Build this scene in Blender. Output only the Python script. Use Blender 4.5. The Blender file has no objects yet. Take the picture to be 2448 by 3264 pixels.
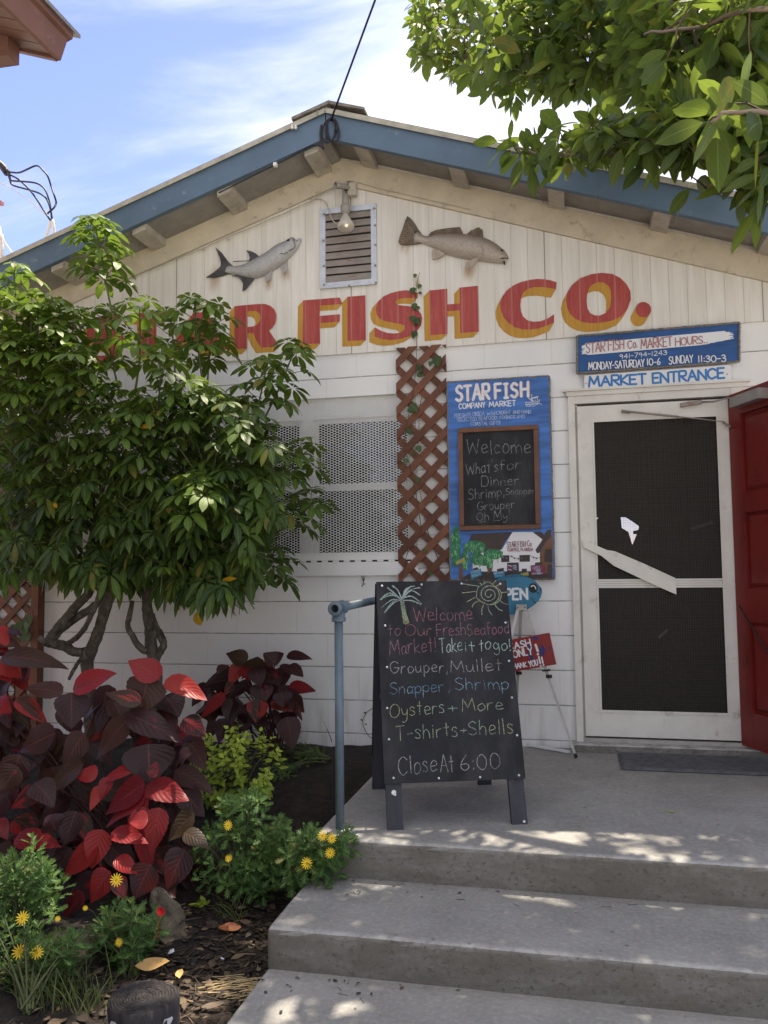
import bpy, math, random
from mathutils import Vector, Matrix, noise
from mathutils.geometry import tessellate_polygon
random.seed(7)
R = math.radians
SC = bpy.context.scene
COL = SC.collection

# ---------------------------------------------------------------- camera
YAW, PITCH, ROLL, FPX, CY, CZ = -0.22425, 0.07045, -0.01064, 2626.33, -5.0095, 1.3233
PW, PH = 2448.0, 3264.0
_cy, _sy = math.cos(YAW), math.sin(YAW)
FW = Vector((_sy*math.cos(PITCH), _cy*math.cos(PITCH), math.sin(PITCH)))
_r = Vector((_cy, -_sy, 0)); _u = _r.cross(FW)
RT = _r*math.cos(ROLL) + _u*math.sin(ROLL)
UP = -_r*math.sin(ROLL) + _u*math.cos(ROLL)
EYE = Vector((0, CY, CZ))
cam_d = bpy.data.cameras.new("camera"); cam = bpy.data.objects.new("camera", cam_d); COL.objects.link(cam)
cam_d.sensor_fit = 'VERTICAL'; cam_d.sensor_height = 36.0; cam_d.sensor_width = 27.0
cam_d.lens = 36.0*FPX/PH; cam_d.clip_start = 0.05; cam_d.clip_end = 2000
m = Matrix.Identity(4)
for i in range(3):
    m[i][0] = RT[i]; m[i][1] = UP[i]; m[i][2] = -FW[i]; m[i][3] = EYE[i]
cam.matrix_world = m
SC.camera = cam
SC.view_settings.view_transform = 'Standard'; SC.view_settings.look = 'None'
SC.view_settings.gamma = 1.0; SC.view_settings.use_curve_mapping = False
SC.view_settings.exposure = 1.3
SC.cycles.max_bounces = 8; SC.cycles.transparent_max_bounces = 24
SC.cycles.use_denoising = True
SC.cycles.sample_clamp_indirect = 6.0
SC.cycles.caustics_reflective = False; SC.cycles.caustics_refractive = False

# ---------------------------------------------------------------- sun and sky
SUN = Vector((0.12, 0.368, 1.0)).normalized()
SUN_EL = math.asin(SUN.z); SUN_AZ = math.atan2(SUN.x, SUN.y)
sd = bpy.data.lights.new("sun", 'SUN'); sd.energy = 4.2; sd.angle = R(0.5); sd.color = (1.0, 0.89, 0.72)
so = bpy.data.objects.new("sun", sd); COL.objects.link(so)
so.rotation_euler = (-SUN).to_track_quat('-Z', 'Y').to_euler(); so.location = (2, 5, 20)
world = bpy.data.worlds.new("World"); SC.world = world; world.use_nodes = True


def node(nt, t, ins=None, **kw):
    n = nt.nodes.new(t)
    for k, v in kw.items():
        setattr(n, k, v)
    for k, v in (ins or {}).items():
        s = n.inputs[k]
        if isinstance(v, bpy.types.NodeSocket):
            nt.links.new(v, s)
        else:
            s.default_value = v
    return n


def mth(nt, op, a, b=0.0, c=0.0, clamp=False):
    n = node(nt, 'ShaderNodeMath', operation=op, use_clamp=clamp)
    for i, v in enumerate((a, b, c)):
        if isinstance(v, bpy.types.NodeSocket):
            nt.links.new(v, n.inputs[i])
        else:
            n.inputs[i].default_value = v
    return n.outputs[0]


def mix(nt, f, a, b, blend='MIX'):
    n = node(nt, 'ShaderNodeMix', data_type='RGBA', blend_type=blend)
    for k, v in ((0, f), (6, a), (7, b)):
        if isinstance(v, bpy.types.NodeSocket):
            nt.links.new(v, n.inputs[k])
        else:
            n.inputs[k].default_value = (*v, 1) if k and len(v) == 3 else v
    return n.outputs[2]


def ramp(nt, f, stops, interp='LINEAR'):
    n = node(nt, 'ShaderNodeValToRGB', {'Fac': f}); cr = n.color_ramp; cr.interpolation = interp
    while len(cr.elements) < len(stops):
        cr.elements.new(0.5)
    for e, (p, c) in zip(cr.elements, stops):
        e.position = p; e.color = (*c, 1) if len(c) == 3 else c
    return n.outputs[0]


def smooth(nt, v, lo, hi, a=0.0, b=1.0):
    n = node(nt, 'ShaderNodeMapRange', {'Value': v, 'From Min': lo, 'From Max': hi, 'To Min': a, 'To Max': b}, interpolation_type='SMOOTHSTEP')
    return n.outputs[0]


nt = world.node_tree
bg = nt.nodes['Background']
sky = node(nt, 'ShaderNodeTexSky', sky_type='NISHITA', sun_disc=False, sun_elevation=SUN_EL, sun_rotation=SUN_AZ,
           air_density=1.0, dust_density=0.25, ozone_density=2.2)
tc = node(nt, 'ShaderNodeTexCoord')
sep = node(nt, 'ShaderNodeSeparateXYZ', {0: tc.outputs['Generated']})
zc = mth(nt, 'ADD', mth(nt, 'MAXIMUM', sep.outputs[2], 0.0), 0.12)
cu = mth(nt, 'DIVIDE', sep.outputs[0], zc); cv = mth(nt, 'DIVIDE', sep.outputs[1], zc)
cxy = node(nt, 'ShaderNodeCombineXYZ', {0: cu, 1: cv, 2: 3.7})
mp = node(nt, 'ShaderNodeMapping', {0: cxy.outputs[0], 'Rotation': (0, 0, R(-38)), 'Scale': (0.62, 1.5, 1)})
n1 = node(nt, 'ShaderNodeTexNoise', {'Vector': mp.outputs[0], 'Scale': 1.9, 'Detail': 9, 'Roughness': 0.56, 'Distortion': 0.5})
n2 = node(nt, 'ShaderNodeTexNoise', {'Vector': cxy.outputs[0], 'Scale': 0.55, 'Detail': 3})
glow = node(nt, 'ShaderNodeVectorMath', {0: tc.outputs['Generated'], 1: tuple(Vector((0.10, 0.80, 0.62)).normalized())}, operation='DOT_PRODUCT')
bias = smooth(nt, glow.outputs['Value'], 0.78, 1.0, -0.07, 0.11)
added_cloud = mth(nt, 'ADD', smooth(nt, sep.outputs[2], .66, .84, 0.0, .26), smooth(nt, sep.outputs[1], .15, -.35, 0.0, .26))  # unseen cloud added overhead and behind the camera to whiten ambient light
bias = mth(nt, 'ADD', bias, added_cloud)
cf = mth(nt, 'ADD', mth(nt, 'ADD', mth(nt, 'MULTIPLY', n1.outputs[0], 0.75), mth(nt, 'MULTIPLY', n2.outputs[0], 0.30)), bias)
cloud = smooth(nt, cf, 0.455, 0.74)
sdot = node(nt, 'ShaderNodeVectorMath', {0: tc.outputs['Generated'], 1: tuple(SUN)}, operation='DOT_PRODUCT')
ccol = mix(nt, smooth(nt, sdot.outputs['Value'], 0.55, 1.0), (3.9, 3.95, 4.15), (8.0, 7.8, 7.6))
skyc = mix(nt, 1.0, sky.outputs[0], (0.94, 0.79, 1.0), 'MULTIPLY')
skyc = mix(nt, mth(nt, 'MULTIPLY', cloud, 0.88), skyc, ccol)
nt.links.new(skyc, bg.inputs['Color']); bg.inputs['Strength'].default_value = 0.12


# ---------------------------------------------------------------- pixel <-> world helpers (measured on the photograph)
def ray(px, py):
    return FW + RT*((px-PW/2)/FPX) - UP*((py-PH/2)/FPX)


def onY(px, py, y=0.0):
    d = ray(px, py); return EYE + d*((y-EYE.y)/d.y)


def onZ(px, py, z=0.0):
    d = ray(px, py); return EYE + d*((z-EYE.z)/d.z)


def onP(px, py, p0, n):
    d = ray(px, py); return EYE + d*((p0-EYE).dot(n)/d.dot(n))


def atD(px, py, dist):
    return EYE + ray(px, py)*dist


def pix(P):
    d = P-EYE; w = d.dot(FW)
    if w < 0.05:
        return (-9999, -9999)
    return (PW/2+FPX*d.dot(RT)/w, PH/2-FPX*d.dot(UP)/w)


def crop(ox, oy, s):
    return lambda x, y: (ox+x*s, oy+y*s)


def inside(poly, x, y):
    c = False; j = len(poly)-1
    for i in range(len(poly)):
        xi, yi = poly[i]; xj, yj = poly[j]
        if (yi > y) != (yj > y) and x < (xj-xi)*(y-yi)/(yj-yi)+xi:
            c = not c
        j = i
    return c


def rnd(a, b):
    return random.uniform(a, b)


def rvec(s=1.0):
    return Vector((rnd(-s, s), rnd(-s, s), rnd(-s, s)))


# ---------------------------------------------------------------- mesh builder
class MB:
    def __init__(self):
        self.v = []; self.f = []; self.mi = []; self.cur = 0; self.t = {}; self.uv = {}; self.sm = []; self.smooth = False

    def vert(self, p, t=None, uv=None):
        self.v.append(Vector(p)); i = len(self.v)-1
        if t is not None:
            self.t[i] = t
        if uv is not None:
            self.uv[i] = uv
        return i

    def face(self, idx):
        self.f.append(tuple(idx)); self.mi.append(self.cur); self.sm.append(self.smooth)

    def quad(self, a, b, c, d):
        self.face([self.vert(p) for p in (a, b, c, d)])

    def hexa(self, P):
        i = [self.vert(p) for p in P]
        for f in ((0, 3, 2, 1), (4, 5, 6, 7), (0, 1, 5, 4), (1, 2, 6, 5), (2, 3, 7, 6), (3, 0, 4, 7)):
            self.face([i[k] for k in f])

    def box(self, x0, x1, y0, y1, z0, z1):
        self.hexa([(x0, y0, z0), (x1, y0, z0), (x1, y1, z0), (x0, y1, z0), (x0, y0, z1), (x1, y0, z1), (x1, y1, z1), (x0, y1, z1)])

    def bevbox(self, x0, x1, y0, y1, z0, z1, b=0.006):
        # box with chamfered vertical + front edges, as two stacked loops
        def loop(z, k):
            return [self.vert(p) for p in ((x0+k, y0+k, z), (x1-k, y0+k, z), (x1-k, y1-k, z), (x0+k, y1-k, z))]
        L = [loop(z0, b), loop(z0+b, 0), loop(z1-b, 0), loop(z1, b)]
        for a, c in zip(L, L[1:]):
            for k in range(4):
                self.face((a[k], a[(k+1) % 4], c[(k+1) % 4], c[k]))
        self.face(L[0][::-1]); self.face(L[-1])

    def bar(self, a, b, w, h, up=Vector((0, 0, 1))):
        a = Vector(a); b = Vector(b); d = (b-a).normalized()
        s = d.cross(up)
        if s.length < 1e-4:
            s = d.cross(Vector((0, 1, 0)))
        s.normalize(); u = s.cross(d)
        s *= w/2; u *= h/2
        self.hexa([a-s-u, a+s-u, b+s-u, b-s-u, a-s+u, a+s+u, b+s+u, b-s+u])

    def tube(self, pts, rad, n=8, cap=True, tvals=None):
        pts = [Vector(p) for p in pts]
        if not hasattr(rad, '__len__'):
            rad = [rad]*len(pts)
        rings = []; ref = None
        for i, p in enumerate(pts):
            d = (pts[min(i+1, len(pts)-1)]-pts[max(i-1, 0)])
            if d.length < 1e-9:
                d = Vector((0, 0, 1))
            d.normalize()
            if ref is None:
                ref = d.cross(Vector((0.31, 0.17, 0.93)))
                if ref.length < 1e-3:
                    ref = d.cross(Vector((1, 0, 0)))
            ref = (ref-d*ref.dot(d))
            if ref.length < 1e-6:
                ref = d.orthogonal()
            ref.normalize(); o = d.cross(ref)
            rings.append([self.vert(p+(ref*math.cos(2*math.pi*k/n)+o*math.sin(2*math.pi*k/n))*rad[i]) for k in range(n)])
        s0 = self.smooth; self.smooth = n > 4
        for a, b in zip(rings, rings[1:]):
            for k in range(n):
                self.face((a[k], a[(k+1) % n], b[(k+1) % n], b[k]))
        self.smooth = s0
        if cap:
            self.face(rings[0][::-1]); self.face(rings[-1])

    def lathe(self, base, axis, prof, n=20, cap=True):
        axis = Vector(axis).normalized(); s = axis.orthogonal().normalized(); o = axis.cross(s); base = Vector(base)
        rings = [[self.vert(base+axis*h+(s*math.cos(2*math.pi*k/n)+o*math.sin(2*math.pi*k/n))*r) for k in range(n)] for r, h in prof]
        s0 = self.smooth; self.smooth = True
        for a, b in zip(rings, rings[1:]):
            for k in range(n):
                self.face((a[k], a[(k+1) % n], b[(k+1) % n], b[k]))
        self.smooth = s0
        if cap:
            self.face(rings[0][::-1]); self.face(rings[-1])

    def poly(self, outer, holes=(), off=None):
        """flat polygon (3D points) with holes; if off is given, extruded by that vector"""
        loops = [[Vector(p) for p in outer]]+[[Vector(p) for p in h] for h in holes]
        flat = [p for l in loops for p in l]
        tris = tessellate_polygon(loops)
        i0 = [self.vert(p) for p in flat]
        for t in tris:
            self.face([i0[k] for k in t])
        if off is not None:
            off = Vector(off)
            i1 = [self.vert(p+off) for p in flat]
            for t in tris:
                self.face([i1[k] for k in t][::-1])
            k = 0
            for l in loops:
                n = len(l)
                for q in range(n):
                    a = k+q; b = k+(q+1) % n
                    self.face((i0[a], i0[b], i1[b], i1[a]))
                k += n

    def ribbon(self, pts, w, n):
        """flat stroke of width w in the plane with normal n, rounded ends"""
        pts = [Vector(p) for p in pts]
        if len(pts) < 2:
            return
        n = Vector(n).normalized()
        d0 = (pts[1]-pts[0]).normalized(); d1 = (pts[-1]-pts[-2]).normalized()
        P = [(pts[0]-d0*w*.45, .45), (pts[0]-d0*w*.2, .85)]+[(p, 1) for p in pts]+[(pts[-1]+d1*w*.2, .85), (pts[-1]+d1*w*.45, .45)]
        prev = None
        for i, (p, k) in enumerate(P):
            d = P[min(i+1, len(P)-1)][0]-P[max(i-1, 0)][0]
            if d.length < 1e-9:
                continue
            s = n.cross(d.normalized())*w*.5*k
            a = self.vert(p-s); b = self.vert(p+s)
            if prev:
                self.face((prev[0], prev[1], b, a))
            prev = (a, b)

    def build(self, name, mats, parent=None, label=None):
        if not self.v:
            return None
        if not hasattr(mats, '__len__'):
            mats = [mats]
        base = WLOC.get(parent.name, Vector()) if parent else Vector()
        me = bpy.data.meshes.new(name)
        me.from_pydata([p-base for p in self.v], [], self.f)
        for mt in mats:
            me.materials.append(mt)
        if len(mats) > 1:
            me.polygons.foreach_set('material_index', self.mi)
        me.polygons.foreach_set('use_smooth', self.sm)
        if self.t:
            at = me.attributes.new('tone', 'FLOAT', 'POINT')
            at.data.foreach_set('value', [self.t.get(i, 0.0) for i in range(len(self.v))])
        if self.uv:
            ul = me.uv_layers.new(name='UVMap')
            buf = []
            for l in me.loops:
                buf.extend(self.uv.get(l.vertex_index, (0, 0)))
            ul.data.foreach_set('uv', buf)
        me.update()
        o = bpy.data.objects.new(name, me); COL.objects.link(o)
        if parent:
            o.parent = parent
            WLOC[o.name] = base
        if label:
            o['label'] = label
        return o


WLOC = {}


def tag(o, label, cat, group=None, kind=None):
    if kind:
        o['kind'] = kind
    if label:
        o['label'] = label
    if cat:
        o['category'] = cat
    if group:
        o['group'] = group
    return o


def thing(name, label, cat, loc=(0, 0, 0), group=None):
    o = bpy.data.objects.new(name, None); COL.objects.link(o); o.location = loc; o.empty_display_size = 0.1
    WLOC[o.name] = Vector(loc)
    return tag(o, label, cat, group)


# ---------------------------------------------------------------- materials
def newmat(name):
    mt = bpy.data.materials.new(name); mt.use_nodes = True
    nt = mt.node_tree; b = nt.nodes['Principled BSDF']
    return mt, nt, b


def pos(nt, stretch=(1, 1, 1)):
    g = node(nt, 'ShaderNodeNewGeometry')
    if stretch == (1, 1, 1):
        return g.outputs['Position']
    return node(nt, 'ShaderNodeMapping', {0: g.outputs['Position'], 'Scale': stretch}).outputs[0]


def nz(nt, vec, scale, detail=4, rough=0.55, dist=0.0):
    return node(nt, 'ShaderNodeTexNoise', {'Vector': vec, 'Scale': scale, 'Detail': detail, 'Roughness': rough, 'Distortion': dist}).outputs[0]


def bump(nt, b, h, strength=0.3, dist=0.01):
    n = node(nt, 'ShaderNodeBump', {'Height': h, 'Strength': strength, 'Distance': dist})
    nt.links.new(n.outputs[0], b.inputs['Normal'])


def paint(name, col, rough=0.6, var=0.12, scale=5.0, stretch=(1, 1, 1), dirt=None, bs=0.25, bscale=90.0, bd=0.004, metal=0.0, spec=0.35, isl=0.0):
    mt, nt, b = newmat(name)
    p = pos(nt, stretch)
    f = nz(nt, p, scale, 6, 0.6)
    c = mix(nt, smooth(nt, f, 0.3, 0.7), tuple(x*(1-var) for x in col), tuple(min(1, x*(1+var)) for x in col))
    if isl:
        gi_ = node(nt, 'ShaderNodeNewGeometry'); k_ = node(nt, 'ShaderNodeMapRange', {'Value': gi_.outputs['Random Per Island'], 'To Min': 1-isl, 'To Max': 1+isl})
        c = mix(nt, 1.0, c, node(nt, 'ShaderNodeCombineXYZ', {0: k_.outputs[0], 1: k_.outputs[0], 2: k_.outputs[0]}).outputs[0], 'MULTIPLY')
    if dirt:
        dc, amt, ds = dirt
        d = nz(nt, p, ds, 7, 0.65)
        c = mix(nt, smooth(nt, d, 0.62-amt*0.3, 0.78), c, dc)
    nt.links.new(c, b.inputs['Base Color'])
    rr = node(nt, 'ShaderNodeMapRange', {'Value': f, 'To Min': max(0, rough-0.1), 'To Max': min(1, rough+0.1)})
    nt.links.new(rr.outputs[0], b.inputs['Roughness'])
    b.inputs['Metallic'].default_value = metal; b.inputs['Specular IOR Level'].default_value = spec
    if bs:
        bump(nt, b, nz(nt, p, bscale, 3), bs, bd)
    return mt


def line_mask(nt, v, period, off, w):
    """1 on thin lines at v = off + k*period, width w (metres)"""
    x = mth(nt, 'FRACT', mth(nt, 'ADD', mth(nt, 'DIVIDE', mth(nt, 'SUBTRACT', v, off), period), 0.5))
    d = mth(nt, 'ABSOLUTE', mth(nt, 'SUBTRACT', x, 0.5))
    return smooth(nt, d, w/period*1.1, w/period*0.35)


M = {}
# white painted concrete block: 8-inch courses
mt, nt, b = newmat('painted_block'); M['block'] = mt
p = pos(nt); sp = node(nt, 'ShaderNodeSeparateXYZ', {0: p})
wob = mth(nt, 'MULTIPLY', mth(nt, 'SUBTRACT', nz(nt, p, 7, 3), 0.5), 0.006)
zz = mth(nt, 'ADD', sp.outputs[2], wob)
hl = line_mask(nt, zz, 0.2032, 1.13, 0.0042)
row = mth(nt, 'FLOOR', mth(nt, 'DIVIDE', mth(nt, 'SUBTRACT', sp.outputs[2], 1.13), 0.2032))
xo = mth(nt, 'ADD', sp.outputs[0], mth(nt, 'MULTIPLY', mth(nt, 'MODULO', mth(nt, 'ABSOLUTE', row), 2.0), 0.2032))
vl = mth(nt, 'MULTIPLY', line_mask(nt, xo, 0.4064, 0.11, 0.004), 0.18)
jl = mth(nt, 'MAXIMUM', hl, vl)
big = nz(nt, p, 1.6, 5); fine = nz(nt, p, 120, 4, 0.7); mid = nz(nt, p, 30, 4)
c = mix(nt, smooth(nt, big, .3, .7), (0.75, 0.755, 0.75), (0.83, 0.825, 0.81))
c = mix(nt, mth(nt, 'MULTIPLY', jl, smooth(nt, nz(nt, p, 9, 3), .3, .6, .45, .95)), c, (0.24, 0.23, 0.21))
stn = mth(nt, 'MULTIPLY', smooth(nt, sp.outputs[2], 0.85, 0.25), smooth(nt, nz(nt, pos(nt, (6, 6, 1.2)), 2.2, 6), .45, .75))
c = mix(nt, mth(nt, 'MULTIPLY', stn, 0.55), c, (0.36, 0.33, 0.29))
nt.links.new(c, b.inputs['Base Color']); b.inputs['Roughness'].default_value = 0.75
h = mth(nt, 'SUBTRACT', mth(nt, 'ADD', mth(nt, 'MULTIPLY', fine, 0.35), mth(nt, 'MULTIPLY', mid, 0.25)), mth(nt, 'MULTIPLY', jl, 0.9))
bump(nt, b, h, 0.55, 0.006)
# grooved plywood siding
mt, nt, b = newmat('grooved_siding'); M['siding'] = mt
p = pos(nt); sp = node(nt, 'ShaderNodeSeparateXYZ', {0: p})
gl = line_mask(nt, sp.outputs[0], 0.1016, -0.12, 0.0035); sl = line_mask(nt, sp.outputs[0], 1.2192, -0.12, 0.004)
st = nz(nt, pos(nt, (14, 14, 0.8)), 2.0, 6, 0.65); big = nz(nt, p, 2.0, 5)
c = mix(nt, smooth(nt, st, .35, .7), (0.70, 0.67, 0.60), (0.80, 0.775, 0.715))
c = mix(nt, mth(nt, 'MULTIPLY', smooth(nt, big, .5, .8), .35), c, (0.58, 0.54, 0.46))
c = mix(nt, mth(nt, 'MULTIPLY', gl, smooth(nt, nz(nt, pos(nt, (30, 30, 1.5)), 1.0, 4), .3, .65, .05, .45)), c, (0.40, 0.37, 0.31))
c = mix(nt, mth(nt, 'MULTIPLY', sl, .8), c, (0.22, 0.20, 0.17))
spk = smooth(nt, nz(nt, p, 26, 2), .77, .80)
c = mix(nt, mth(nt, 'MULTIPLY', spk, .6), c, (0.20, 0.18, 0.15))
for (qx, qy, rr_) in ((680, 889, .075), (855, 902, .05), (911, 879, .05), (1290, 786, .05), (1492, 864, .055), (1330, 905, .03)):   # rust washed out under the mounted fish
    S = onY(qx, qy, -.016)
    dv = node(nt, 'ShaderNodeVectorMath', {0: pos(nt, (1, 0, .62)), 1: (S.x, 0, S.z*.62)}, operation='DISTANCE')
    mk = mth(nt, 'MULTIPLY', smooth(nt, dv.outputs['Value'], rr_, 0.0), smooth(nt, nz(nt, pos(nt, (20, 20, 5)), 1.6, 4), .3, .65, .25, .75))
    c = mix(nt, mk, c, (0.36, 0.21, 0.09))
nt.links.new(c, b.inputs['Base Color']); b.inputs['Roughness'].default_value = 0.7
bump(nt, b, mth(nt, 'SUBTRACT', mth(nt, 'MULTIPLY', nz(nt, pos(nt, (60, 60, 4)), 2, 4), .3), mth(nt, 'ADD', gl, sl)), 0.5, 0.004)

M['cream'] = paint('aged_cream_board', (0.60, 0.53, 0.41), 0.7, 0.1, 6, (1, 1, 1), ((0.36, 0.29, 0.20), 0.25, 14), 0.3, 60)
M['soffit'] = paint('grey_soffit_sheet', (0.30, 0.28, 0.26), 0.8, 0.12, 8, (1, 1, 1), ((0.16, 0.14, 0.13), 0.2, 40), 0.4, 160)
M['tail'] = paint('weathered_timber', (0.46, 0.42, 0.36), 0.75, 0.14, 9, (1, 1, 1), ((0.24, 0.20, 0.16), 0.35, 22), 0.4, 70)
M['fascia'] = paint('slate_blue_paint', (0.105, 0.162, 0.232), 0.55, 0.1, 5, (1, 1, 1), ((0.20, 0.27, 0.34), 0.1, 12), 0.25, 50)
M['edge'] = paint('pale_drip_edge', (0.42, 0.40, 0.33), 0.5, 0.2, 14)
M['shingle'] = paint('grey_shingle', (0.22, 0.20, 0.17), 0.9, 0.25, 30, (1, 1, 1), None, 0.6, 120)
M['white'] = paint('white_gloss_paint', (0.76, 0.76, 0.75), 0.4, 0.04, 5, (1, 1, 1), ((0.52, 0.48, 0.41), 0.12, 9), 0.2, 40)
M['whiteworn'] = paint('worn_white_paint', (0.70, 0.68, 0.63), 0.5, 0.07, 6, (1, 1, 1), ((0.40, 0.36, 0.29), 0.2, 11), 0.3, 50)
M['galv'] = paint('galvanised_metal', (0.56, 0.59, 0.64), 0.45, 0.1, 12, (1, 1, 1), ((0.40, 0.39, 0.38), 0.25, 20), 0.1, 60, metal=0.35)
M['alu'] = paint('brushed_aluminium', (0.40, 0.385, 0.36), 0.42, 0.1, 20, metal=0.5)
M['louver'] = paint('rusty_louver', (0.30, 0.265, 0.235), 0.7, 0.12, 12, (1, 1, 3), ((0.22, 0.11, 0.05), 0.3, 9), 0.3, 60)
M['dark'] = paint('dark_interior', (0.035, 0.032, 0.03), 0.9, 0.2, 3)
M['black'] = paint('black_rubber', (0.02, 0.02, 0.022), 0.6, 0.2, 9)
M['cable'] = paint('black_cable', (0.025, 0.023, 0.028), 0.5, 0.2, 8)
M['greycable'] = paint('painted_cable', (0.50, 0.45, 0.36), 0.7, 0.15, 15)
M['pipe'] = paint('blue_grey_pipe_paint', (0.115, 0.160, 0.195), 0.45, 0.12, 14, (1, 1, 1), ((0.09, 0.11, 0.13), 0.2, 25), 0.2, 60)
M['conduit'] = paint('white_conduit_tape', (0.72, 0.68, 0.66), 0.6, 0.1, 30)
M['brown'] = paint('red_brown_stain', (0.155, 0.062, 0.034), 0.65, 0.25, 9, (1, 1, 1), ((0.07, 0.03, 0.02), 0.25, 18), 0.4, 60, isl=.28)
M['frame'] = paint('brown_frame_wood', (0.155, 0.070, 0.038), 0.55, 0.2, 10, (1, 1, 1), ((0.06, 0.03, 0.02), 0.2, 16), 0.4, 60)
M['slate'] = paint('black_chalkboard', (0.020, 0.021, 0.025), 0.52, 0.25, 4, (1.6, 1, .8), ((0.056, 0.056, 0.060), 0.62, 2.9), 0.15, 90, spec=.16)
M['boardleg'] = paint('black_stained_leg', (0.035, 0.036, 0.045), 0.6, 0.25, 6, (1, 1, 0.2), ((0.075, 0.075, 0.085), 0.3, 14), 0.4, 60)
M['blue'] = paint('painted_blue_board', (0.055, 0.16, 0.46), 0.5, 0.32, 2.6, (1, 1, 9), ((0.025, 0.07, 0.25), 0.28, 3.2), 0.3, 50)
M['hoursblue'] = paint('deep_blue_board', (0.022, 0.085, 0.26), 0.5, 0.25, 2.6, (1, 1, 8), ((0.015, 0.05, 0.15), 0.25, 4), 0.3, 50)
M['signwhite'] = paint('white_sign_board', (0.74, 0.75, 0.77), 0.45, 0.03, 4)
M['rope'] = paint('grey_rope', (0.20, 0.185, 0.16), 0.9, 0.3, 90, (1, 1, 1), None, 0.8, 260)
M['wpaint'] = paint('white_brush_paint', (0.72, 0.73, 0.76), 0.5, 0.08, 40)
M['faintpaint'] = paint('faded_pale_blue_paint', (0.38, 0.48, 0.68), 0.5, 0.25, 30)
M['redpaint'] = paint('faded_red_brush_paint', (0.38, 0.17, 0.18), 0.5, 0.25, 40)
M['bluelet'] = paint('bright_blue_letter_paint', (0.045, 0.20, 0.50), 0.45, 0.08, 20)
M['teal'] = paint('teal_fish_paint', (0.035, 0.165, 0.27), 0.5, 0.22, 5, (1, 1, 1), ((0.02, 0.10, 0.30), 0.3, 7), 0.25, 50)
M['cashred'] = paint('dark_red_sign_paint', (0.235, 0.025, 0.025), 0.45, 0.12, 6)
M['spotblue'] = paint('dark_blue_dab', (0.03, 0.035, 0.16), 0.5, 0.1, 8)
M['blackpaint'] = paint('black_brush_paint', (0.015, 0.014, 0.016), 0.5, 0.1, 8)
M['doorred'] = paint('dark_red_door_paint', (0.20, 0.020, 0.017), 0.42, 0.08, 5, (1, 1, 1), ((0.11, 0.012, 0.01), 0.25, 6), 0.15, 40)
M['matt'] = paint('grey_door_mat', (0.10, 0.102, 0.112), 0.8, 0.2, 25, (1, 1, 1), None, 0.9, 55, 0.01)
M['ltwood'] = paint('painted_brown_roofing', (0.06, 0.045, 0.042), 0.6, 0.2, 10)
M['pbrown'] = paint('brown_building_paint', (0.17, 0.085, 0.045), 0.6, 0.15, 10)
M['pgreen'] = paint('green_palm_paint', (0.035, 0.19, 0.085), 0.55, 0.35, 30)
M['plgreen'] = paint('pale_green_palm_paint', (0.22, 0.45, 0.22), 0.55, 0.3, 30)
M['pteal'] = paint('teal_plaque_paint', (0.05, 0.26, 0.38), 0.55, 0.15, 20)
M['pyellow'] = paint('yellow_plaque_paint', (0.36, 0.33, 0.09), 0.55, 0.15, 20)
M['pred'] = paint('crimson_plaque_paint', (0.20, 0.035, 0.06), 0.55, 0.15, 20)
M['bark'] = paint('mottled_grey_bark', (0.105, 0.088, 0.066), 0.9, 0.45, 24, (1, 1, 0.6), ((0.27, 0.25, 0.21), 0.35, 26), 1.0, 55, 0.02)
M['treebark'] = paint('pale_tree_bark', (0.22, 0.165, 0.125), 0.85, 0.25, 10, (1, 1, 1), ((0.36, 0.31, 0.26), 0.2, 14), 0.5, 50)
M['twig'] = paint('brown_twig', (0.115, 0.075, 0.05), 0.8, 0.25, 20)
M['gstem'] = paint('green_stem', (0.10, 0.12, 0.05), 0.7, 0.25, 20)
M['rstem'] = paint('dark_red_stem', (0.06, 0.025, 0.02), 0.7, 0.25, 20)
M['stone'] = paint('limestone_rock', (0.15, 0.122, 0.085), 0.9, 0.35, 9, (1, 1, 1), ((0.05, 0.042, 0.034), 0.9, 7), 0.8, 30, 0.02)
M['soffitbrown'] = paint('red_brown_soffit', (0.215, 0.105, 0.078), 0.6, 0.12, 6, (1, 1, 1), ((0.30, 0.20, 0.17), 0.15, 18), 0.25, 60, isl=.12)
M['roofmetal'] = paint('dull_metal_roof', (0.23, 0.20, 0.17), 0.5, 0.12, 10)
M['ceramic'] = paint('white_ceramic', (0.75, 0.73, 0.68), 0.3, 0.05, 10)
M['ivory'] = paint('painted_fixture', (0.50, 0.46, 0.39), 0.6, 0.1, 14, (1, 1, 1), ((0.28, 0.24, 0.20), 0.25, 30))
M['greyfix'] = paint('grey_lamp_holder', (0.30, 0.28, 0.25), 0.55, 0.1, 14, (1, 1, 1), ((0.2, 0.17, 0.15), 0.2, 30))
M['paper'] = paint('white_scrap_paper', (0.72, 0.75, 0.80), 0.7, 0.06, 20)
M['drytan'] = paint('dry_tan_leaf', (0.50, 0.31, 0.12), 0.7, 0.15, 20)
M['dryorange'] = paint('dry_orange_leaf', (0.27, 0.085, 0.03), 0.6, 0.25, 20)
M['petal'] = paint('yellow_petal', (0.86, 0.58, 0.02), 0.5, 0.06, 40)
M['disc'] = paint('orange_flower_disc', (0.68, 0.36, 0.01), 0.7, 0.15, 60)
M['redflower'] = paint('red_petal', (0.62, 0.02, 0.03), 0.5, 0.12, 40)
M['glow'] = None

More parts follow.
